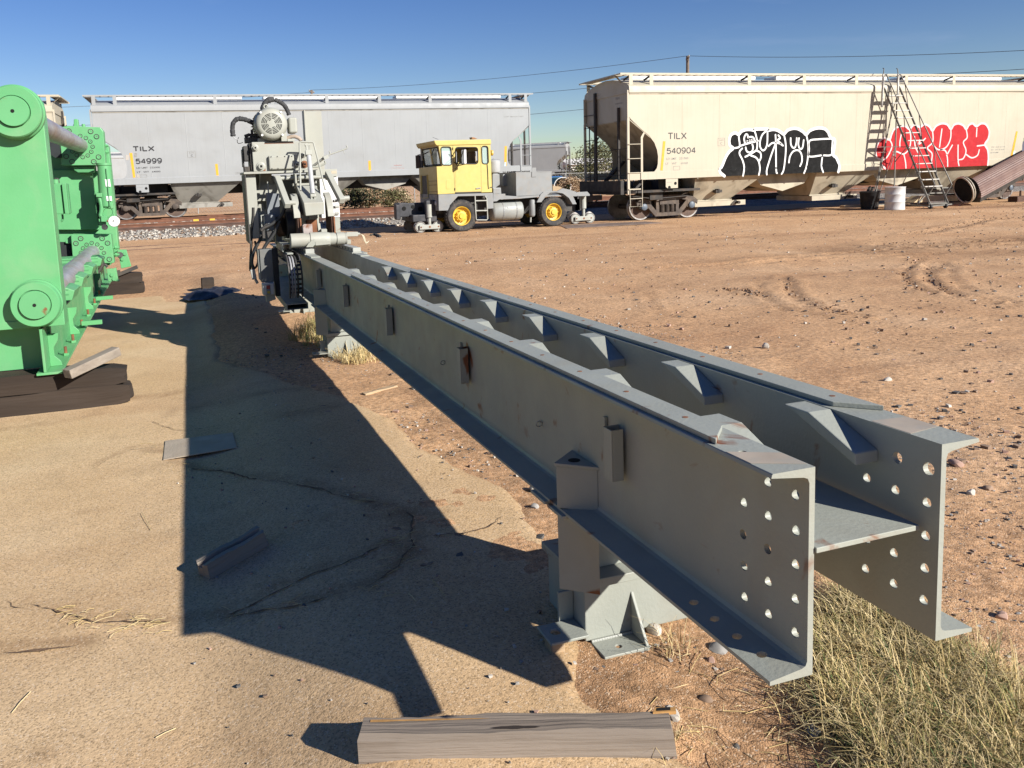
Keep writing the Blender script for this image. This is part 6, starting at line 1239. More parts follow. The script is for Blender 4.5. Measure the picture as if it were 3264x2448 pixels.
# ================================================================ BY THE NEAR TRACK
zl = zone(2720, 200, 3.318)
LAD = paint('ladder_steel', (.20, .19, .165), .5, .2, 5, rust=.15); LADW = paint('ladder_white', (.62, .60, .55), .5, .1)
lad = thing('rolling_ladder', 'tall rolling steel stair ladder leaning up to the red graffiti on the cream car', 'ladder', (26, 23.8, -.147))
def lk(name, mat, fn, par=None, **k):
    m = MB(); fn(m); return m.build(name, mat, lad if par is None else par, **k)
YT, YBt = 24.62, 22.85
bl, br = P(*zl(812, 1500), Y=YBt), P(*zl(1000, 1485), Y=YBt); tl, tr = P(*zl(330, 275), Y=YT), P(*zl(483, 250), Y=YT)
lk('stringer', LAD, lambda m: m.bar(bl, tl, .035, .06)); lk('stringer', LAD, lambda m: m.bar(br, tr, .035, .06))
for py in (350, 428, 506, 584, 664, 742, 824, 905, 985, 1068, 1152, 1237, 1310):
    t = (py - 275)/(1500 - 275); a_ = tl.lerp(bl, t); b_ = tr.lerp(br, t); a_ = P(*zl(812 + (330-812)*(1-t), py), Y=a_.y); b_.z = a_.z
    lk('tread', LADW, lambda m: m.hexa([a_ + Vector((0, -.10, -.02)), b_ + Vector((0, -.10, -.02)), b_ + Vector((0, .10, -.02)), a_ + Vector((0, .10, -.02)), a_ + Vector((0, -.10, .012)), b_ + Vector((0, -.10, .012)), b_ + Vector((0, .10, .012)), a_ + Vector((0, .10, .012))]))
hl0, hl1 = P(*zl(352, 128), Y=YT - .1), P(*zl(862, 1290), Y=YBt); hr0, hr1 = P(*zl(502, 125), Y=YT - .1), P(*zl(1042, 1290), Y=YBt)
for h0, h1, s0, s1_, topq in ((hl0, hl1, tl, bl, (328, 125)), (hr0, hr1, tr, br, (480, 125))):
    hd = lk('handrail', LAD, lambda m: m.tube([P(*zl(*topq), Y=YT), h0, h1, s1_.lerp(s0, .06)], .020, 6))
    for t in (.08, .36, .66): lk('rail_stub', LAD, lambda m: m.cyl(h0.lerp(h1, t), s0.lerp(s1_, t + .12), .014, n=6), hd)
for q0, q1, q2 in (((325, 65), (318, 120), (300, 470)), ((468, 68), (474, 120), (470, 400))):
    lk('top_post', LADW, lambda m: m.bar(P(*zl(*q1), Y=YT), P(*zl(*q2), Y=YT), .055)); lk('top_hook', LAD, lambda m: m.tube([P(*zl(*q1), Y=YT), P(*zl(*q0), Y=YT), P(*zl(q0[0] - 12, q0[1] - 8), Y=YT + .1)], .018, 6))
for a_, b_, ya, yb, w in (((405, 480), (400, 560), YT, YT, .04), ((400, 560), (212, 1500), YT, YT + .05, .035), ((462, 330), (428, 1480), YT, YT, .035), ((400, 570), (190, 1500), YT, YT, .02), ((325, 260), (405, 480), YT, YT, .03),
                          ((262, 890), (745, 890), YT, 23.9, .028), ((255, 950), (455, 940), YT, YT, .02), ((640, 1060), (510, 1300), 23.7, 24.2, .022), ((440, 900), (235, 1500), YT, YT, .022), ((560, 900), (440, 1050), 24.0, YT, .022), ((455, 880), (385, 1130), YT, YT, .02), ((470, 330), (400, 560), YT, YT, .02)):
    lk('brace', LAD, lambda m: m.bar(P(*zl(*a_), Y=ya), P(*zl(*b_), Y=yb), w))
for a_, b_, ya, yb in (((185, 1505), (430, 1490), YT, YT), ((430, 1490), (820, 1520), YT, YBt), ((790, 1520), (1040, 1495), YBt, YBt), ((800, 1380), (965, 1375), YBt + .4, YBt + .4), ((720, 1330), (1000, 1320), 23.3, 23.3), ((760, 1400), (680, 1490), 23.2, 23.2), ((960, 1400), (980, 1490), 23.0, 23.0)):
    lk('base_bar', LAD, lambda m: m.bar(P(*zl(*a_), Y=ya), P(*zl(*b_), Y=yb), .045))
for q in ((815, 1525), (975, 1512)):
    c = P(*zl(*q), Y=YBt); lk('caster', BLACK, lambda m: m.cyl((c.x - .03, c.y, zgf(c.x, c.y) + .08), (c.x + .03, c.y, zgf(c.x, c.y) + .08), .08, n=14))
lk('base_tread', LAD, lambda m: m.hexa([P(*zl(*q), Y=YBt + dy) for q, dy in (((800, 1500), 0), ((1000, 1490), 0), ((985, 1470), .3), ((800, 1480), .3), ((800, 1488), 0), ((1000, 1478), 0), ((985, 1458), .3), ((800, 1468), .3))]))
g = G(*zl(515, 1556)); rD = (P(*zl(612, 1450), Y=g.y).x - P(*zl(432, 1450), Y=g.y).x)/2*.86; hD = P(*zl(520, 1312), Y=g.y).z - zgf(g.x, g.y)
m = MB(); m.lathe([(0, 0), (rD, 0), (rD*1.02, .02), (rD*.99, .06), (rD*.99, hD*.33), (rD*1.02, hD*.35), (rD*.99, hD*.37), (rD*.99, hD*.66), (rD*1.02, hD*.68), (rD*.99, hD*.70), (rD*.99, hD*.96), (rD*1.03, hD*.98), (rD*1.02, hD), (rD*.9, hD*.99), (0, hD*.985)], (g.x, g.y + rD, zgf(g.x, g.y)), (0, 0, 1), 32)
tag(m.build('white_drum', paint('drum_white', (.66, .65, .64), .45, .06, 3, dirt=((.5, .45, .40), .35, 3)), None, smooth=40), 'white plastic drum standing on the dirt beside the rolling ladder', 'drum')
c = P(*zl(172, 1480), Y=24.75); m = MB(); m.lathe([(0, 0), (.30, 0), (.36, .62), (.38, .64), (.34, .66), (.30, .2), (0, .2)], (c.x, 24.75, zgf(c.x, 24.75)), (0, 0, 1), 20)
bn = thing('scrap_bin', 'black bin of scrap standing under the cream car left of the ladder', 'bin', (c.x, 24.75, -.147)); m.build('bin_body', BLACK, bn, smooth=40)
for k, (dx, dz, w) in enumerate(((-.32, .62, .3), (.0, .66, .2), (.2, .7, .25), (-.15, .68, .2))):
    m = MB(); m.bar((c.x + dx, 24.7, zgf(c.x, 24.75) + dz), (c.x + dx + w, 24.8, zgf(c.x, 24.75) + dz + .15*(k % 2)), .09, .06); m.build('scrap_piece', DARK, bn, bevel=.01)
# conveyor hood coming in from the right
zhood = paint('hood_brown', (.21, .13, .108), .6, .12, 3, dirt=((.24, .17, .13), .5, 3))
hood = thing('conveyor_hood', 'brown ribbed conveyor hood with round mouth resting low beside the cream car', 'conveyor', (27.6, 23.6, -.147))
A_ = P(*zl(1225, 1385), Y=23.6); B_ = P(*zl(1960, 985), Y=24.2) ; d = (B_ - A_).normalized(); up = Vector((0, 0, 1)); sd_ = d.cross(up).normalized(); u2 = sd_.cross(d)
rh = .46; n_ = 44; ring = []
for k in range(n_ + 1):
    t = R(-25 + 230*k/n_); rr_ = rh*(1.0 if k % 2 else .955); ring.append((rr_*math.cos(t), rr_*math.sin(t)))
m = MB(); m.extrude([A_ + sd_*a + u2*b for a, b in ring], d*6.0); m.build('ribbed_hood', zhood, hood)
m = MB(); m.extrude([A_ + sd_*a + u2*b for a, b in ((.43, -.15), (-.43, -.15), (-.36, -.34), (.36, -.34))], d*6.0); m.build('belt_trough', DARK, hood)
for k in range(6):
    m = MB(); q = A_ + d*(1.3 + k*.9) - u2*.34 - sd_*.4; m.bar(q, q - u2*.22, .06); m.build('hanger', DARK, hood)
mc_ = P(*zl(1165, 1350), Y=23.55); m = MB(); m.torus(mc_, d + Vector((0, -.35, 0)), .50, .028, 36, 8); m.torus(mc_ + d*.12, d + Vector((0, -.35, 0)), .50, .02, 36, 8); m.build('mouth_ring', paint('ring_steel', (.60, .53, .42), .4, .2, 6), hood, smooth=60)
m = MB(); m.cyl(mc_ + d*.15, mc_ + d*.16, .5, n=32); m.build('mouth_dark', HOLE, hood)
m = MB(); q = P(*zl(1770, 1350), Y=23.8); m.bar(q, (q.x, q.y, zgf(q.x, q.y)), .06); m.box(q.x - .4, q.x + .4, q.y - .2, q.y + .2, zgf(q.x, q.y) - .02, zgf(q.x, q.y) + .22); m.build('support_leg', RUSTDK, hood, bevel=.01)
def plank(name, label, cat, z, a_, b_, Y, w, h, mat, group=None):
    m = MB(); m.bar(P(*z(*a_), Y=Y), P(*z(*b_), Y=Y), w, h); return tag(m.build(name, mat, None, bevel=.01), label, cat, group)
plank('plank', 'pale plank lying along the track left of the ladder feet', 'plank', zl, (-120, 1522), (420, 1500), 25.0, .25, .09, WOODTAN)
m = MB(); q = [P(*zl(*p), Y=24.6) for p in ((640, 1480), (1110, 1462), (1100, 1402), (725, 1408))]; m.extrude(q, (0, .5, 0)); tag(m.build('feed_trough', paint('trough_tan', (.62, .48, .28), .6, .12, 4, dirt=((.4, .28, .15), .5, 4)), None, bevel=.01), 'tan metal trough under the cream car behind the ladder base', 'trough')
m = MB(); a_, b_, c_, d_ = [G(*z6(*q)) for q in ((-40, 1625), (870, 1575), (700, 1562), (-110, 1598))]; m.extrude([a_ + Vector((0, 0, .004)), b_ + Vector((0, 0, .004)), c_ + Vector((0, 0, .004)), d_ + Vector((0, 0, .004))], (0, 0, .012)); tag(m.build('steel_plate', paint('plate_steel', (.23, .17, .14), .6, .2, 4)), 'rusty steel plate lying flat on the dirt beside the mover rear guide wheels', 'steel plate')
m = MB(); 
for a_, b_ in (((-45, 1510), (60, 1512)),):
    pass
q = [G(*zone(1040, 540, 6.913)(*p)) for p in ((980, 1470), (1060, 1440), (1160, 1480), (1190, 1495))]
m.tube([v + Vector((0, 0, .03)) for v in q], .04, 6); tag(m.build('bent_bar', DARK), 'dark bent steel bar on the dirt in front of the far ballast', 'bar')
# ================================================================ FAR BACKGROUND
POLEW = paint('pole_wood', (.20, .16, .13), .9, .2, 4); WIREM = paint('wire_dark', (.06, .06, .065), .6)
def pole(label, top, hgt, r_=.16, arms=((0, 1.1), (1.9, 1.1))):
    t = thing('utility_pole', label, 'utility pole', (top.x, top.y, top.z - hgt), 'utility poles behind the cars')
    m = MB(); m.cyl((top.x, top.y, top.z - hgt), top, r_*1.3, r_, 12); m.build('pole_shaft', POLEW, t, smooth=40)
    for dz, w in arms:
        m = MB(); m.bar((top.x - w*.45, top.y - w*.9, top.z - .25 - dz), (top.x + w*.45, top.y + w*.9, top.z - .25 - dz), .12); m.build('cross_arm', POLEW, t)
        for s_ in (-.95, 0, .95):
            m = MB(); m.lathe([(.05, 0), (.08, .08), (.03, .16), (0, .17)], (top.x + w*.42*s_, top.y + w*.85*s_, top.z - .19 - dz), (0, 0, 1), 8); m.build('insulator', STEEL2, t)
    return t
pA = P(2192, 178, Y=75); pole('utility pole rising above the roof of the cream car', pA, pA.z - .4)
pB = P(993, 287, Y=120); pole('utility pole whose top just shows above the grey car roof', pB, pB.z - .8)
def wire(a, b, sag, label, r_=.022):
    a = Vector(a); b = Vector(b); m = MB(); m.tube([a.lerp(b, k/24) - Vector((0, 0, sag*4*(k/24)*(1 - k/24))) for k in range(25)], r_, 5)
    tag(m.build('overhead_wire', WIREM), label, 'wire', 'overhead wires')
pC = P(3264 + 500, 130, Y=40); pD = P(-700, 365, Y=90)
wire(pA, pC, .5, 'upper overhead wire running right from the pole above the cream car'); wire(pA - Vector((0, 0, 2.1)), pC - Vector((0, 0, 1.1)), .6, 'lower overhead wire running right from the pole above the cream car')
wire(pA, pB, .6, 'upper overhead wire between the two utility poles'); wire(pA - Vector((0, 0, 2.1)), pB - Vector((0, 0, 1.5)), .8, 'middle overhead wire between the two utility poles')
wire(pA - Vector((0, 0, 4.2)), pB - Vector((0, 0, 5.0)), .6, 'lowest overhead wire between the two utility poles')
for k in range(3): wire(pB - Vector((0, 0, .3 + 2.0*k)), pD - Vector((0, 0, 2.2*k)), .5, ('top', 'middle', 'bottom')[k] + ' overhead wire left of the grey car above the green press')

def foliage(name, label, cat, c, rx, ry, rz, n, leaf, mats, seed, trunk=True, group=None, base=None, dense=.5):
    """a crown of many small leaf faces gathered in clumps, on a forked trunk"""
    rr = random.Random(seed); t = thing(name, label, cat, (c[0], c[1], c[2]), group); m = MB(); clumps = []
    for _ in range(max(6, int(n/60))):
        a = rr.uniform(0, 6.28); u = rr.uniform(-.75, 1); s_ = math.sqrt(max(0, 1 - u*u))*rr.uniform(.35, 1); clumps.append(Vector((math.cos(a)*s_*rx, math.sin(a)*s_*ry, rz*(1.05 + u*.85))))
    for _ in range(n):
        k = rr.choice(clumps); sp = dense*min(rx, rz)*.55; p = Vector(c) + k + Vector((rr.gauss(0, sp), rr.gauss(0, sp), rr.gauss(0, sp*.7)))
        if p.z < c[2] + .02: continue
        d = Vector((rr.uniform(-1, 1), rr.uniform(-1, 1), rr.uniform(-.6, 1))).normalized()*leaf*rr.uniform(.6, 1.4); w = d.cross(Vector((rr.uniform(-1, 1), rr.uniform(-1, 1), rr.uniform(-1, 1)))).normalized()*leaf*.42
        m.mi = rr.randrange(len(mats)); m.add([p, p + d*.5 + w, p + d, p + d*.5 - w], [(0, 1, 2, 3)])
    o = m.build('crown', mats, t); o['kind'] = 'stuff'
    if trunk:
        m = MB()
        for k in clumps[:9]: m.tube([Vector(c), Vector(c) + Vector((k.x*.25, k.y*.25, k.z*.45)), Vector(c) + k], [.05*rz, .032*rz, .010*rz], 6)
        m.build('trunk', POLEW, t, smooth=60)
    return t
OLV = [paint('leaf_olive', (.115, .115, .045), .8, .3, 2), paint('leaf_olive_pale', (.17, .16, .07), .8, .3, 2), paint('leaf_olive_dark', (.06, .065, .028), .8, .3, 2)]
DGR = [paint('leaf_dark', (.045, .06, .028), .8, .3, 2), paint('leaf_dark_mid', (.075, .085, .04), .8, .3, 2)]
DRY = [paint('brush_tan', (.42, .29, .17), .9, .25, 2), paint('brush_brown', (.28, .18, .10), .9, .25, 2), paint('brush_pale', (.50, .38, .25), .9, .2, 2)]
zpx = lambda x, y, Y: P(x, y, Y=Y)
def on(px, py, Y):
    p = P(px, py, Y=Y); return Vector((p.x, Y, min(p.z, zgf(p.x, Y) + .3)))
foliage('mesquite_tree', 'olive green mesquite tree behind the end ladder of the cream car', 'tree', on(1935, 585, 62), 4.2, 2.6, 1.75, 5200, .15, OLV, 1)
foliage('shrub', 'dark shrub by the white house far beyond the tracks', 'shrub', on(1868, 590, 105), 2.0, 1.6, 1.4, 1600, .2, DGR, 2)
foliage('tree', 'small dark tree in front of the mountains between the two hopper cars', 'tree', on(1862, 580, 170), 3.5, 2.5, 2.6, 1500, .3, DGR, 3)
foliage('tree', 'slim dark tree left of the mountains beside the distant hopper car', 'tree', on(1836, 580, 180), 1.4, 1.4, 2.8, 700, .3, DGR, 4)
foliage('dry_brush', 'tan dry brush in front of the pipes behind the mover deck', 'brush', on(1815, 608, 46), 1.35, .8, .55, 2200, .09, DRY, 5, False)
foliage('dry_brush', 'low dry brush beyond the mover rear deck beside the cream car', 'brush', on(1880, 605, 50), 1.8, 1.0, .42, 1800, .09, DRY, 6, False)
for k, (px, lab) in enumerate(((1110, 'dark bush seen under the grey car right of the drive machine'), (1165, 'brown bush seen under the middle of the grey car'), (1215, 'olive bush under the grey car close to the yellow cab'), (1262, 'grey bush under the grey car just left of the yellow cab'))):
    foliage('bush', lab, 'bush', on(px, 668, 47 + k), 1.1, .9, .62, 1900, .10, (DGR + OLV[:1], DRY[:2] + DGR, OLV, OLV[:2] + DRY[2:])[k], 20 + k, False, 'bushes seen under the grey car')
# chain link fence
LINKM = paint('galvanised', (.34, .34, .33), .5, .1, 4)
fence = thing('chain_link_fence', 'chain link fence running behind the tracks beyond the mover', 'fence', (20, 56, .2))
YFc = 56
for k in range(26):
    x = -14 + k*2.9; z0 = zgf(x, YFc)
    m = MB(); m.cyl((x, YFc, z0 - .1), (x, YFc, z0 + 1.75), .035, n=8); m.build('fence_post', LINKM, fence)
m = MB(); z0 = zgf(0, YFc); m.cyl((-14, YFc, z0 + 1.70), (58.5, YFc, z0 + 1.70), .022, n=6); m.build('top_rail', LINKM, fence)
m = MB()
for k in range(330):
    x = -14 + k*.22
    for s_ in (-1, 1):
        a = Vector((x, YFc + .01*s_, z0 + .05)); m.cyl(a, a + Vector((1.6*s_, 0, 1.6)), .0045, n=3, cap=False)
m.build('mesh_wire', LINKM, fence)['kind'] = 'stuff'
# pipe sections lying in the yard beyond
def pipe(name, label, c, d, r_, ln, mat, rim):
    t = thing(name, label, 'pipe', c); d = Vector(d).normalized(); m = MB(); m.lathe([(r_*.95, 0), (r_, 0), (r_, ln), (r_*.95, ln), (r_*.95, 0)], c, d, 36, False); m.build('pipe_wall', mat, t, smooth=40)
    m = MB(); m.lathe([(r_*.93, -.01), (r_*1.01, -.01), (r_*1.01, .05), (r_*.93, .05), (r_*.93, -.01)], c, d, 36, False); m.build('pipe_rim', rim, t)
cg = P(*zb2(1108, 792), Y=50); pipe('pipe_section', 'large green pipe section with a pale rim beyond the mover deck', cg, (.25, 1, 0), .58, 3.2, paint('pipe_green', (.10, .22, .12), .5), WHITE)
cb_ = P(*zb2(1010, 770), Y=53); pipe('pipe_section', 'blue pipe section lying left of the green pipe beyond the mover', cb_ + Vector((.35, 0, 0)), (-1, .15, 0), .60, 3.0, paint('pipe_blue', (.06, .16, .36), .5), paint('pipe_blue_rim', (.08, .22, .42), .5))
# low white houses on the horizon
HW = paint('house_white', (.72, .69, .64), .7, .05); HR = paint('house_roof', (.42, .34, .30), .8, .1); HWIN = paint('house_window', (.05, .055, .06), .2)
def house(label, px, py, Y, w, d_, h_, rise, hip=False):
    p = P(px, py, Y=Y); z0 = zgf(p.x, Y); t = thing('house', label, 'house', (p.x, Y, z0)); x0 = p.x
    m = MB(); m.box(x0, x0 + w, Y, Y + d_, z0 - .2, z0 + h_); m.build('wall', HW, t)
    m = MB(); m.prism([(Y - .5, z0 + h_), (Y + d_ + .5, z0 + h_), (Y + d_/2, z0 + h_ + rise)], 'x', x0 - .5, x0 + w + .5); m.build('roof', HR if hip else HW, t)
    for k in range(int(w/3)):
        m = MB(); m.box(x0 + 1 + k*3, x0 + 2 + k*3, Y - .04, Y - .001, z0 + .9, z0 + 2.0); m.build('window', HWIN, t)
house('white low roofed house left of the mesquite tree beyond the fence', 1822, 560, 128, 12, 8, 2.3, 1.1)
house('pale house with brown roof further left beyond the distant hopper car', 1752, 566, 150, 11, 8, 2.4, 1.2, True)
# mountains on the horizon, beyond a flat town
rr = random.Random(11); MT = paint('mountain_haze', (.20, .19, .235), .95, .15, .004, bump=.4, bscale=.01)  # distance haze is put into this bluish rock colour
m = MB(); n_ = 220; D = 6500; vs = []
hp_ = [0]*(n_ + 1)
for o_, am in ((5, 62), (11, 34), (23, 18), (53, 9), (97, 4)):
    k = [rr.uniform(0, 1) for _ in range(o_ + 2)]
    for i in range(n_ + 1):
        u = i/n_*o_; j = int(u); f_ = u - j; f_ = f_*f_*(3 - 2*f_); hp_[i] += am*(k[j]*(1 - f_) + k[min(j+1, o_+1)]*f_)
for i in range(n_ + 1):
    a = R(-60 + 140*i/n_); q = Vector((math.sin(a), math.cos(a), 0)); b_ = 18*fbm(np.array([i*.3]), np.array([1.]), 3, 7)[0]
    for dd, zz in ((0, -20), (500, 45 + .45*hp_[i] + b_), (900, 40 + hp_[i]*.98), (2400, -20)): vs.append((q.x*(D + dd), q.y*(D + dd), zz*.92))
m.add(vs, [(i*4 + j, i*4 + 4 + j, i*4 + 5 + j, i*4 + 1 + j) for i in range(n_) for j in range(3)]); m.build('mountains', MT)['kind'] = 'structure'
# ================================================================ FOREGROUND: WOOD, STONES, DRY GRASS
def board(name, label, cat, a, b, w, h, mat, seed, group=None, notch=False, zoff=0):
    """a sawn stick from a to b lying on the ground, with soft uneven edges and split ends"""
    rr = random.Random(seed); a = Vector(a); b = Vector(b); d = (b - a).normalized(); s_ = Vector((-d.y, d.x, 0)).normalized(); n = 22; vs = []; a0 = a.copy(); hd = math.atan2(d.y, d.x); ln0 = (b - a).length; sl0 = math.asin(max(-1, min(1, d.z))); a = Vector((0, 0, 0)); b = Vector((ln0, 0, 0)); d = Vector((1, 0, 0)); s_ = Vector((0, 1, 0))
    prof = [(-.5, 0), (.5, 0), (.5, .85), (.42, 1), (-.42, 1), (-.5, .85)] if not notch else [(-.5, 0), (.5, 0), (.5, 1), (.18, 1), (.12, .72), (-.12, .72), (-.18, 1), (-.5, 1)]
    k = len(prof); wv = [rr.uniform(0, 6) for _ in range(4)]
    for i in range(n + 1):
        t = i/n; p = a.lerp(b, t)
        for q, (u, v) in enumerate(prof):
            j = .0022*math.sin(t*9 + wv[q % 4]) + rr.uniform(-.0012, .0012); e = rr.uniform(-.010, .010) if i in (0, n) else 0
            vs.append(p + s_*(u*w + j) + Vector((0, 0, v*h + (j if v > 0 else 0))) + d*e)
    m = MB(); m.add(vs, [(i*k + q, (i+1)*k + q, (i+1)*k + (q+1) % k, i*k + (q+1) % k) for i in range(n) for q in range(k)] + [tuple(range(k)), tuple(n*k + q for q in range(k))])
    o = m.build(name, mat, None, smooth=35); o.location = a0; o.rotation_euler = (0, -sl0, hd); return tag(o, label, cat, group)
# the grey sawn post at the bottom of the view: local grain runs along its length (x)
BEAMW = paint('sawn_post_wood', (.25, .205, .165), .8, .3, 6, dirt=((.10, .075, .06), .75, 7), bump=.8, bscale=70, stretch=(.05, 1, 1))
fa, fb = GS(1172, 2436), G(2172, 2416, .018)
fl = board('sawn_post', 'weathered grey sawn post lying across the bottom foreground with a split pale edge', 'wood post', fa + Vector((0, .045, 0)), fb + Vector((0, .045, 0)), .088, .086, BEAMW, 3)
d_ = (fb - fa).normalized(); bpy.context.view_layer.update(); FLI = fl.matrix_world.inverted()
def onpost(name, mat, u0, u1, v0, v1, w0, w1, par=fl):
    """a split or chip on the post: u along it, v across the top, w up the front"""
    m = MB(); n_ = Vector((-d_.y, d_.x, 0)); rr = random.Random(int(u0*997)); k = 9; vs = []
    for i in range(k + 1):
        t = i/k; e = math.sin(math.pi*min(1, max(0, t)))**.5 if name == 'knot_stain' else (1 - t)**.5 if name == 'split' else 1
        c = fa + (fb - fa)*(u0 + (u1 - u0)*t); vm = (v0 + v1)/2; hw = (v1 - v0)/2*e*rr.uniform(.75, 1.2)
        for s_ in (-1, 1): vs.append(c + n_*(vm + s_*hw) + Vector((0, 0, w0)))
    m.add(vs, [(2*i, 2*i+1, 2*i+3, 2*i+2) for i in range(k)]); o = m.build(name, mat, par); o.matrix_parent_inverse = FLI; return o
ORW = paint('fresh_split_wood', (.50, .27, .09), .8, .2, 30)
onpost('split', ORW, .003, .40, .055, .064, .0885, 0); onpost('knot_stain', paint('knot_stain_dark', (.035, .025, .02), .9), .40, .56, .012, .026, .0885, 0)
m = MB(); c = fa.lerp(fb, .925); n_ = Vector((-d_.y, d_.x, 0)); m.extrude([c + n_*.066 + Vector((0, 0, .080)), c + d_*.065 + n_*.070 + Vector((0, 0, .080)), c + d_*.066 + n_*.088 + Vector((0, 0, .080)), c + d_*.01 + n_*.089 + Vector((0, 0, .080))], (0, 0, .0095)); m.build('broken_corner', ORW, fl).matrix_parent_inverse = FLI
m = MB(); m.extrude([c + d_*.012 + n_*.072 + Vector((0, 0, .090)), c + d_*.05 + n_*.074 + Vector((0, 0, .090)), c + d_*.052 + n_*.087 + Vector((0, 0, .090)), c + d_*.016 + n_*.084 + Vector((0, 0, .090))], (0, 0, .0012)); m.build('chip_hole', HOLE, fl).matrix_parent_inverse = FLI
board('fence_post_piece', 'short grooved grey post lying in the beam shadow on the slab', 'wood post', GS(650, 1842), GS(842, 1732), .085, .075, WOODGREY, 5, notch=True)
board('wood_strip', 'thin pale wood strip on the gravel beside the beam shadow', 'wood strip', G(1158, 1262, .004), G(1262, 1236, .004), .05, .022, WOODTAN, 6)
# black tarp, stub and stones in the shadow behind
TARP = paint('tarp_black', (.022, .022, .026), .45, .3, 8)
c = G(685, 938); m = MB(); vs = []; nx_, ny_ = 26, 14; rr = random.Random(4)
for j in range(ny_ + 1):
    for i in range(nx_ + 1):
        u, v = i/nx_*2 - 1, j/ny_*2 - 1; e = max(0, 1 - u*u*.95 - v*v*.9)
        vs.append((c.x + u*.47 + .04*math.sin(v*5), c.y + v*.5 + .05*math.sin(u*6), zgf(c.x, c.y) - .01 + .10*e**.6*(1 + .8*float(fbm(np.array([u*3.]), np.array([v*3.]), 3, 91)[0]))))
m.add(vs, [(j*(nx_+1) + i, j*(nx_+1) + i + 1, (j+1)*(nx_+1) + i + 1, (j+1)*(nx_+1) + i) for j in range(ny_) for i in range(nx_)]); tag(m.build('tarp', TARP, None, smooth=60), 'crumpled black tarp on the dirt in the machine shadow', 'tarp')
a_ = G(645, 926); board('post_stub', 'dark square wood stub standing behind the black tarp', 'wood block', a_, a_ + Vector((.20, .02, 0)), .2, .22, TIMBER, 8)
# single stones
def stone(label, px, py, s, mi, seed, slab=False):
    c = GS(px, py) if slab else G(px, py); rr = random.Random(seed); import bmesh
    b = bmesh.new(); bmesh.ops.create_icosphere(b, subdivisions=2, radius=1); k = [rr.uniform(.65, 1.2) for _ in range(3)]; ax = [Vector((rr.gauss(0, 1), rr.gauss(0, 1), rr.gauss(0, 1))).normalized() for _ in range(7)]; cut_ = [rr.uniform(.55, .85) for _ in ax]
    for v in b.verts:
        p = v.co.copy()
        for a, q in zip(ax, cut_):
            e = p.dot(a)
            if e > q: p -= a*(e - q)*.92
        v.co = Vector((c.x + p.x*s*k[0], c.y + p.y*s*k[1], c.z + (p.z*.75 + .45)*s*k[2]))
    me = bpy.data.meshes.new('stone'); b.to_mesh(me); b.free(); me.materials.append(ST[mi]); me.polygons.foreach_set('use_smooth', [True]*len(me.polygons)); me.set_sharp_from_angle(angle=R(28))
    o = bpy.data.objects.new('stone', me); COL.objects.link(o); tag(o, label, 'stone', 'loose stones on the dirt')
STONES = [('pale tan stone just beyond the right end of the sawn post', 2140, 2292, .030, 1, 1), ('grey stone on the dirt below the beam foot plate', 2292, 2075, .030, 0, 2), ('pale stone against the box stand under the beam', 2085, 2018, .034, 1, 3), ('pink stone in the dirt below the beam flange', 2268, 2112, .020, 4, 4),
          ('dark stone at the edge of the dry grass clump', 2602, 2345, .026, 0, 5), ('dark red stone on the dirt left of the grass', 2250, 2240, .020, 2, 6), ('pale round stone right of the beam end beyond the grass', 3096, 1580, .030, 1, 7), ('tan stone right beside the far channel end', 3046, 1484, .040, 4, 8), ('brown flat stone right of the pale round stone', 3150, 1562, .032, 2, 9),
          ('pinkish stone right of the channel bottom flange', 3190, 1972, .026, 4, 10), ('grey stone half buried on the gravel left of the stand', 1704, 1572, .034, 0, 11), ('grey stone nearest the stand on the slab edge', 1704, 1626, .028, 0, 12), ('dark stone on gravel under the middle of the beam', 1322, 1246, .035, 0, 13), ('white stone in the yard right of the far wedges', 2440, 1110, .045, 1, 14), ('pale stone alone in the yard above the wear plate', 2830, 1218, .035, 1, 15), ('blue grey stone in front of the dry grass', 2348, 2388, .015, 3, 16)]
for lab, px, py, s, mi, sd in STONES: stone(lab, px, py, s, mi, sd)
# loose gravel
def pl1(rr):
    x, y = rr.uniform(-.2, 4.6), 1.25 + 7.5*rr.random()**1.4
    ins = inside(np.array([x]), np.array([y]), SLABP)[0]
    if ins and rr.random() < .93: return None
    return x, y, (zs(x, y) if ins else zgf(x, y)) + .002
pebbles('gravel', 15000, pl1, lambda r: .003 + .009*r.random()**2.2, ST, 21)
def pl2(rr):
    y = 3 + 24*rr.random()**1.3; x = rr.uniform(.6, 2 + y*1.4)
    return x, y, zgf(x, y) + .003
pebbles('gravel', 5000, pl2, lambda r: .007 + .026*r.random()**3, [ST[2], ST[3], ST[4], ST[1], ST[2], ST[3]], 22)
CLOD = paint('dirt_clod', (.36, .215, .12), .95, .2, 10)
def pl3(rr):
    pts, w = RUTS[rr.choice([12, 12, 12, 13, 14, 3, 6, 1, 5])]; q0 = rr.randrange(len(pts) - 1); t = rr.random(); a, b = pts[q0], pts[q0 + 1]
    p = G(*zr(a[0] + (b[0]-a[0])*t, a[1] + (b[1]-a[1])*t)); k = rr.gauss(0, 1)
    return p.x + k*w*1.6, p.y + rr.gauss(0, 1)*w*1.6, zgf(p.x, p.y) + .01
pebbles('dirt_clods', 600, pl3, lambda r: .008 + .026*r.random()**2, [CLOD, ST[2]], 23)
def pl4(rr):
    p = G(rr.uniform(1900, 2760), rr.uniform(2060, 2480))
    if inside(np.array([p.x]), np.array([p.y]), SLABP)[0]: return None
    return p.x, p.y, zgf(p.x, p.y) + .001
pebbles('dirt_clods', 7000, pl4, lambda r: .0022 + .009*r.random()**2.2, [CLOD, paint('dirt_clod_dark', (.25, .145, .08), .95, .2, 10), CLOD, paint('dirt_clod_pale', (.46, .30, .18), .95, .2, 10)], 24)
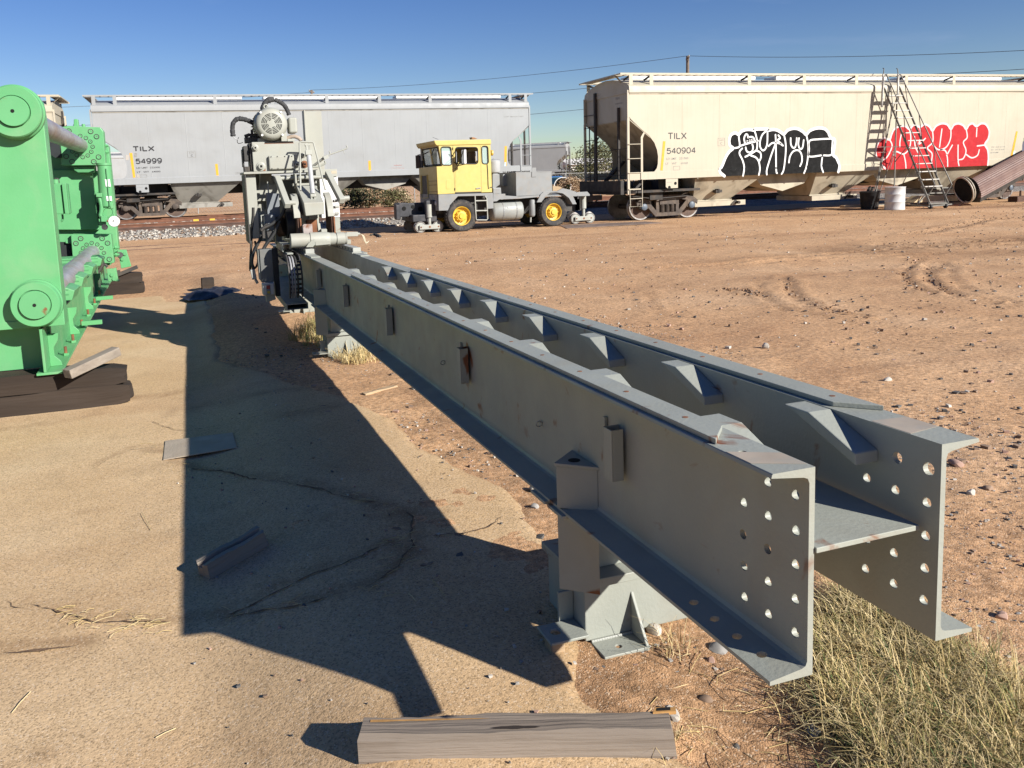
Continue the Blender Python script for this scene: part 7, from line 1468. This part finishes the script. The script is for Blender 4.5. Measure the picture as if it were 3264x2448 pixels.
# dry grass
GR = [paint('grass_straw', (.58, .43, .19), .8, .2, 3), paint('grass_pale', (.70, .56, .30), .8, .2, 3), paint('grass_olive', (.32, .28, .10), .8, .25, 3), paint('grass_green', (.11, .17, .05), .8, .25, 3)]
def grass(name, poly, n, ln, seed, weights=(6, 4, 5, 3), w=.0016, lean=.9):
    rr = random.Random(seed); m = MB(); q = [G(*p) for p in poly]; pl_ = [(p.x, p.y) for p in q]; xa, xb = min(p[0] for p in pl_), max(p[0] for p in pl_); ya, yb = min(p[1] for p in pl_), max(p[1] for p in pl_)
    tufts = []
    while len(tufts) < n//28 + 6:
        x, y = rr.uniform(xa, xb), rr.uniform(ya, yb)
        if inside(np.array([x]), np.array([y]), pl_)[0]: tufts.append((x, y, rr.uniform(.6, 1.15)))
    for _ in range(n):
        tx, ty, th = rr.choice(tufts); x, y = tx + rr.gauss(0, .035), ty + rr.gauss(0, .035); z = zgf(x, y); l_ = ln*th*rr.uniform(.35, 1.1); a = rr.uniform(0, 6.28); ln_ = rr.uniform(.15, lean); vs = []
        dx, dy = math.cos(a), math.sin(a); sx, sy = -dy*w*rr.uniform(.7, 1.5), dx*w*rr.uniform(.7, 1.5); k1, k2 = rr.gauss(0, .25), rr.gauss(0, .25)
        for i in range(5):
            t = i/4; f_ = ln_*t*t*l_; hx = x + dx*f_ + k1*t*t*l_*.5; hy = y + dy*f_ + k2*t*t*l_*.5; hz = z + l_*t*(1 - .55*ln_*t*t); ww = 1 - t*.85
            vs += [(hx - sx*ww, hy - sy*ww, hz), (hx + sx*ww, hy + sy*ww, hz)]
        m.mi = rr.choices(range(4), weights)[0]; m.add(vs, [(2*i, 2*i+1, 2*i+3, 2*i+2) for i in range(4)])
    o = m.build(name, GR); o['kind'] = 'stuff'; return o
grass('dry_grass', [(2610, 1990), (2700, 1905), (2860, 1960), (3000, 2060), (3150, 2130), (3264, 2220), (3400, 2500), (2900, 2600), (2700, 2380), (2600, 2200)], 8500, .17, 1, (8, 7, 4, 1), w=.0021, lean=1.25)
grass('dry_grass', [(2640, 2230), (3000, 2200), (3300, 2330), (3350, 2600), (2760, 2600)], 4200, .15, 2, (6, 5, 5, 3), w=.0020, lean=1.25)
grass('dry_grass', [(2500, 2200), (2640, 2150), (2720, 2330), (2640, 2420)], 350, .12, 3, (5, 5, 2, 0), lean=1.4)
grass('dry_grass', [(1055, 1150), (1140, 1095), (1215, 1145), (1150, 1170)], 900, .20, 4, (8, 6, 1, 0), w=.0028, lean=1.5)
grass('dry_grass', [(930, 1090), (1000, 1040), (1030, 1060), (1025, 1110)], 700, .30, 5, (3, 2, 5, 1), w=.003)
grass('dry_grass', [(2095, 2090), (2150, 2050), (2165, 2080), (2110, 2140)], 40, .17, 6, (6, 6, 0, 0), w=.0014)
grass('dry_grass', [(2080, 2330), (2160, 2290), (2230, 2350), (2140, 2400)], 60, .10, 7, (6, 6, 0, 0), w=.0012, lean=1.6)
# straws and twigs lying about, and litter caught in the cracks
rr = random.Random(9); m = MB()
def straw(p, q, r_): m.mi = rr.randrange(2); m.tube([p, p.lerp(q, .5) + Vector((0, 0, r_ + rr.uniform(0, .006))), q], r_, 4)
for _ in range(150):
    a = zc(*rr.choice([(400, 1035), (560, 1045), (640, 1035), (1600, 890), (1690, 800), (1720, 700), (1640, 560), (1250, 975), (300, 1010), (1000, 1010), (1550, 520), (840, 390), (1180, 150), (690, 300)])); p = GS(a[0] + rr.gauss(0, 40), a[1] + rr.gauss(0, 14), .004); t = rr.uniform(0, 6.28); l_ = rr.uniform(.02, .10); straw(p, p + Vector((math.cos(t)*l_, math.sin(t)*l_*.5, rr.uniform(0, .008))), .0011)
for a, b in (((660, 1530), (745, 1490)), ((50, 1425), (130, 1335)), ((640, 650), (600, 575)), ((1730, 920), (1760, 950)), ((1830, 860), (1885, 930)), ((240, 985), (320, 970)), ((1600, 880), (1560, 910))):
    straw(GS(*zc(*a), .004), GS(*zc(*b), .006), .0016)
for _ in range(70):
    p = G(rr.uniform(2050, 2600), rr.uniform(2080, 2440), .004); t = rr.uniform(0, 6.28); l_ = rr.uniform(.03, .14); straw(p, p + Vector((math.cos(t)*l_, math.sin(t)*l_, rr.uniform(0, .02))), .0011)
m.build('straw_litter', GR[:2])['kind'] = 'stuff'
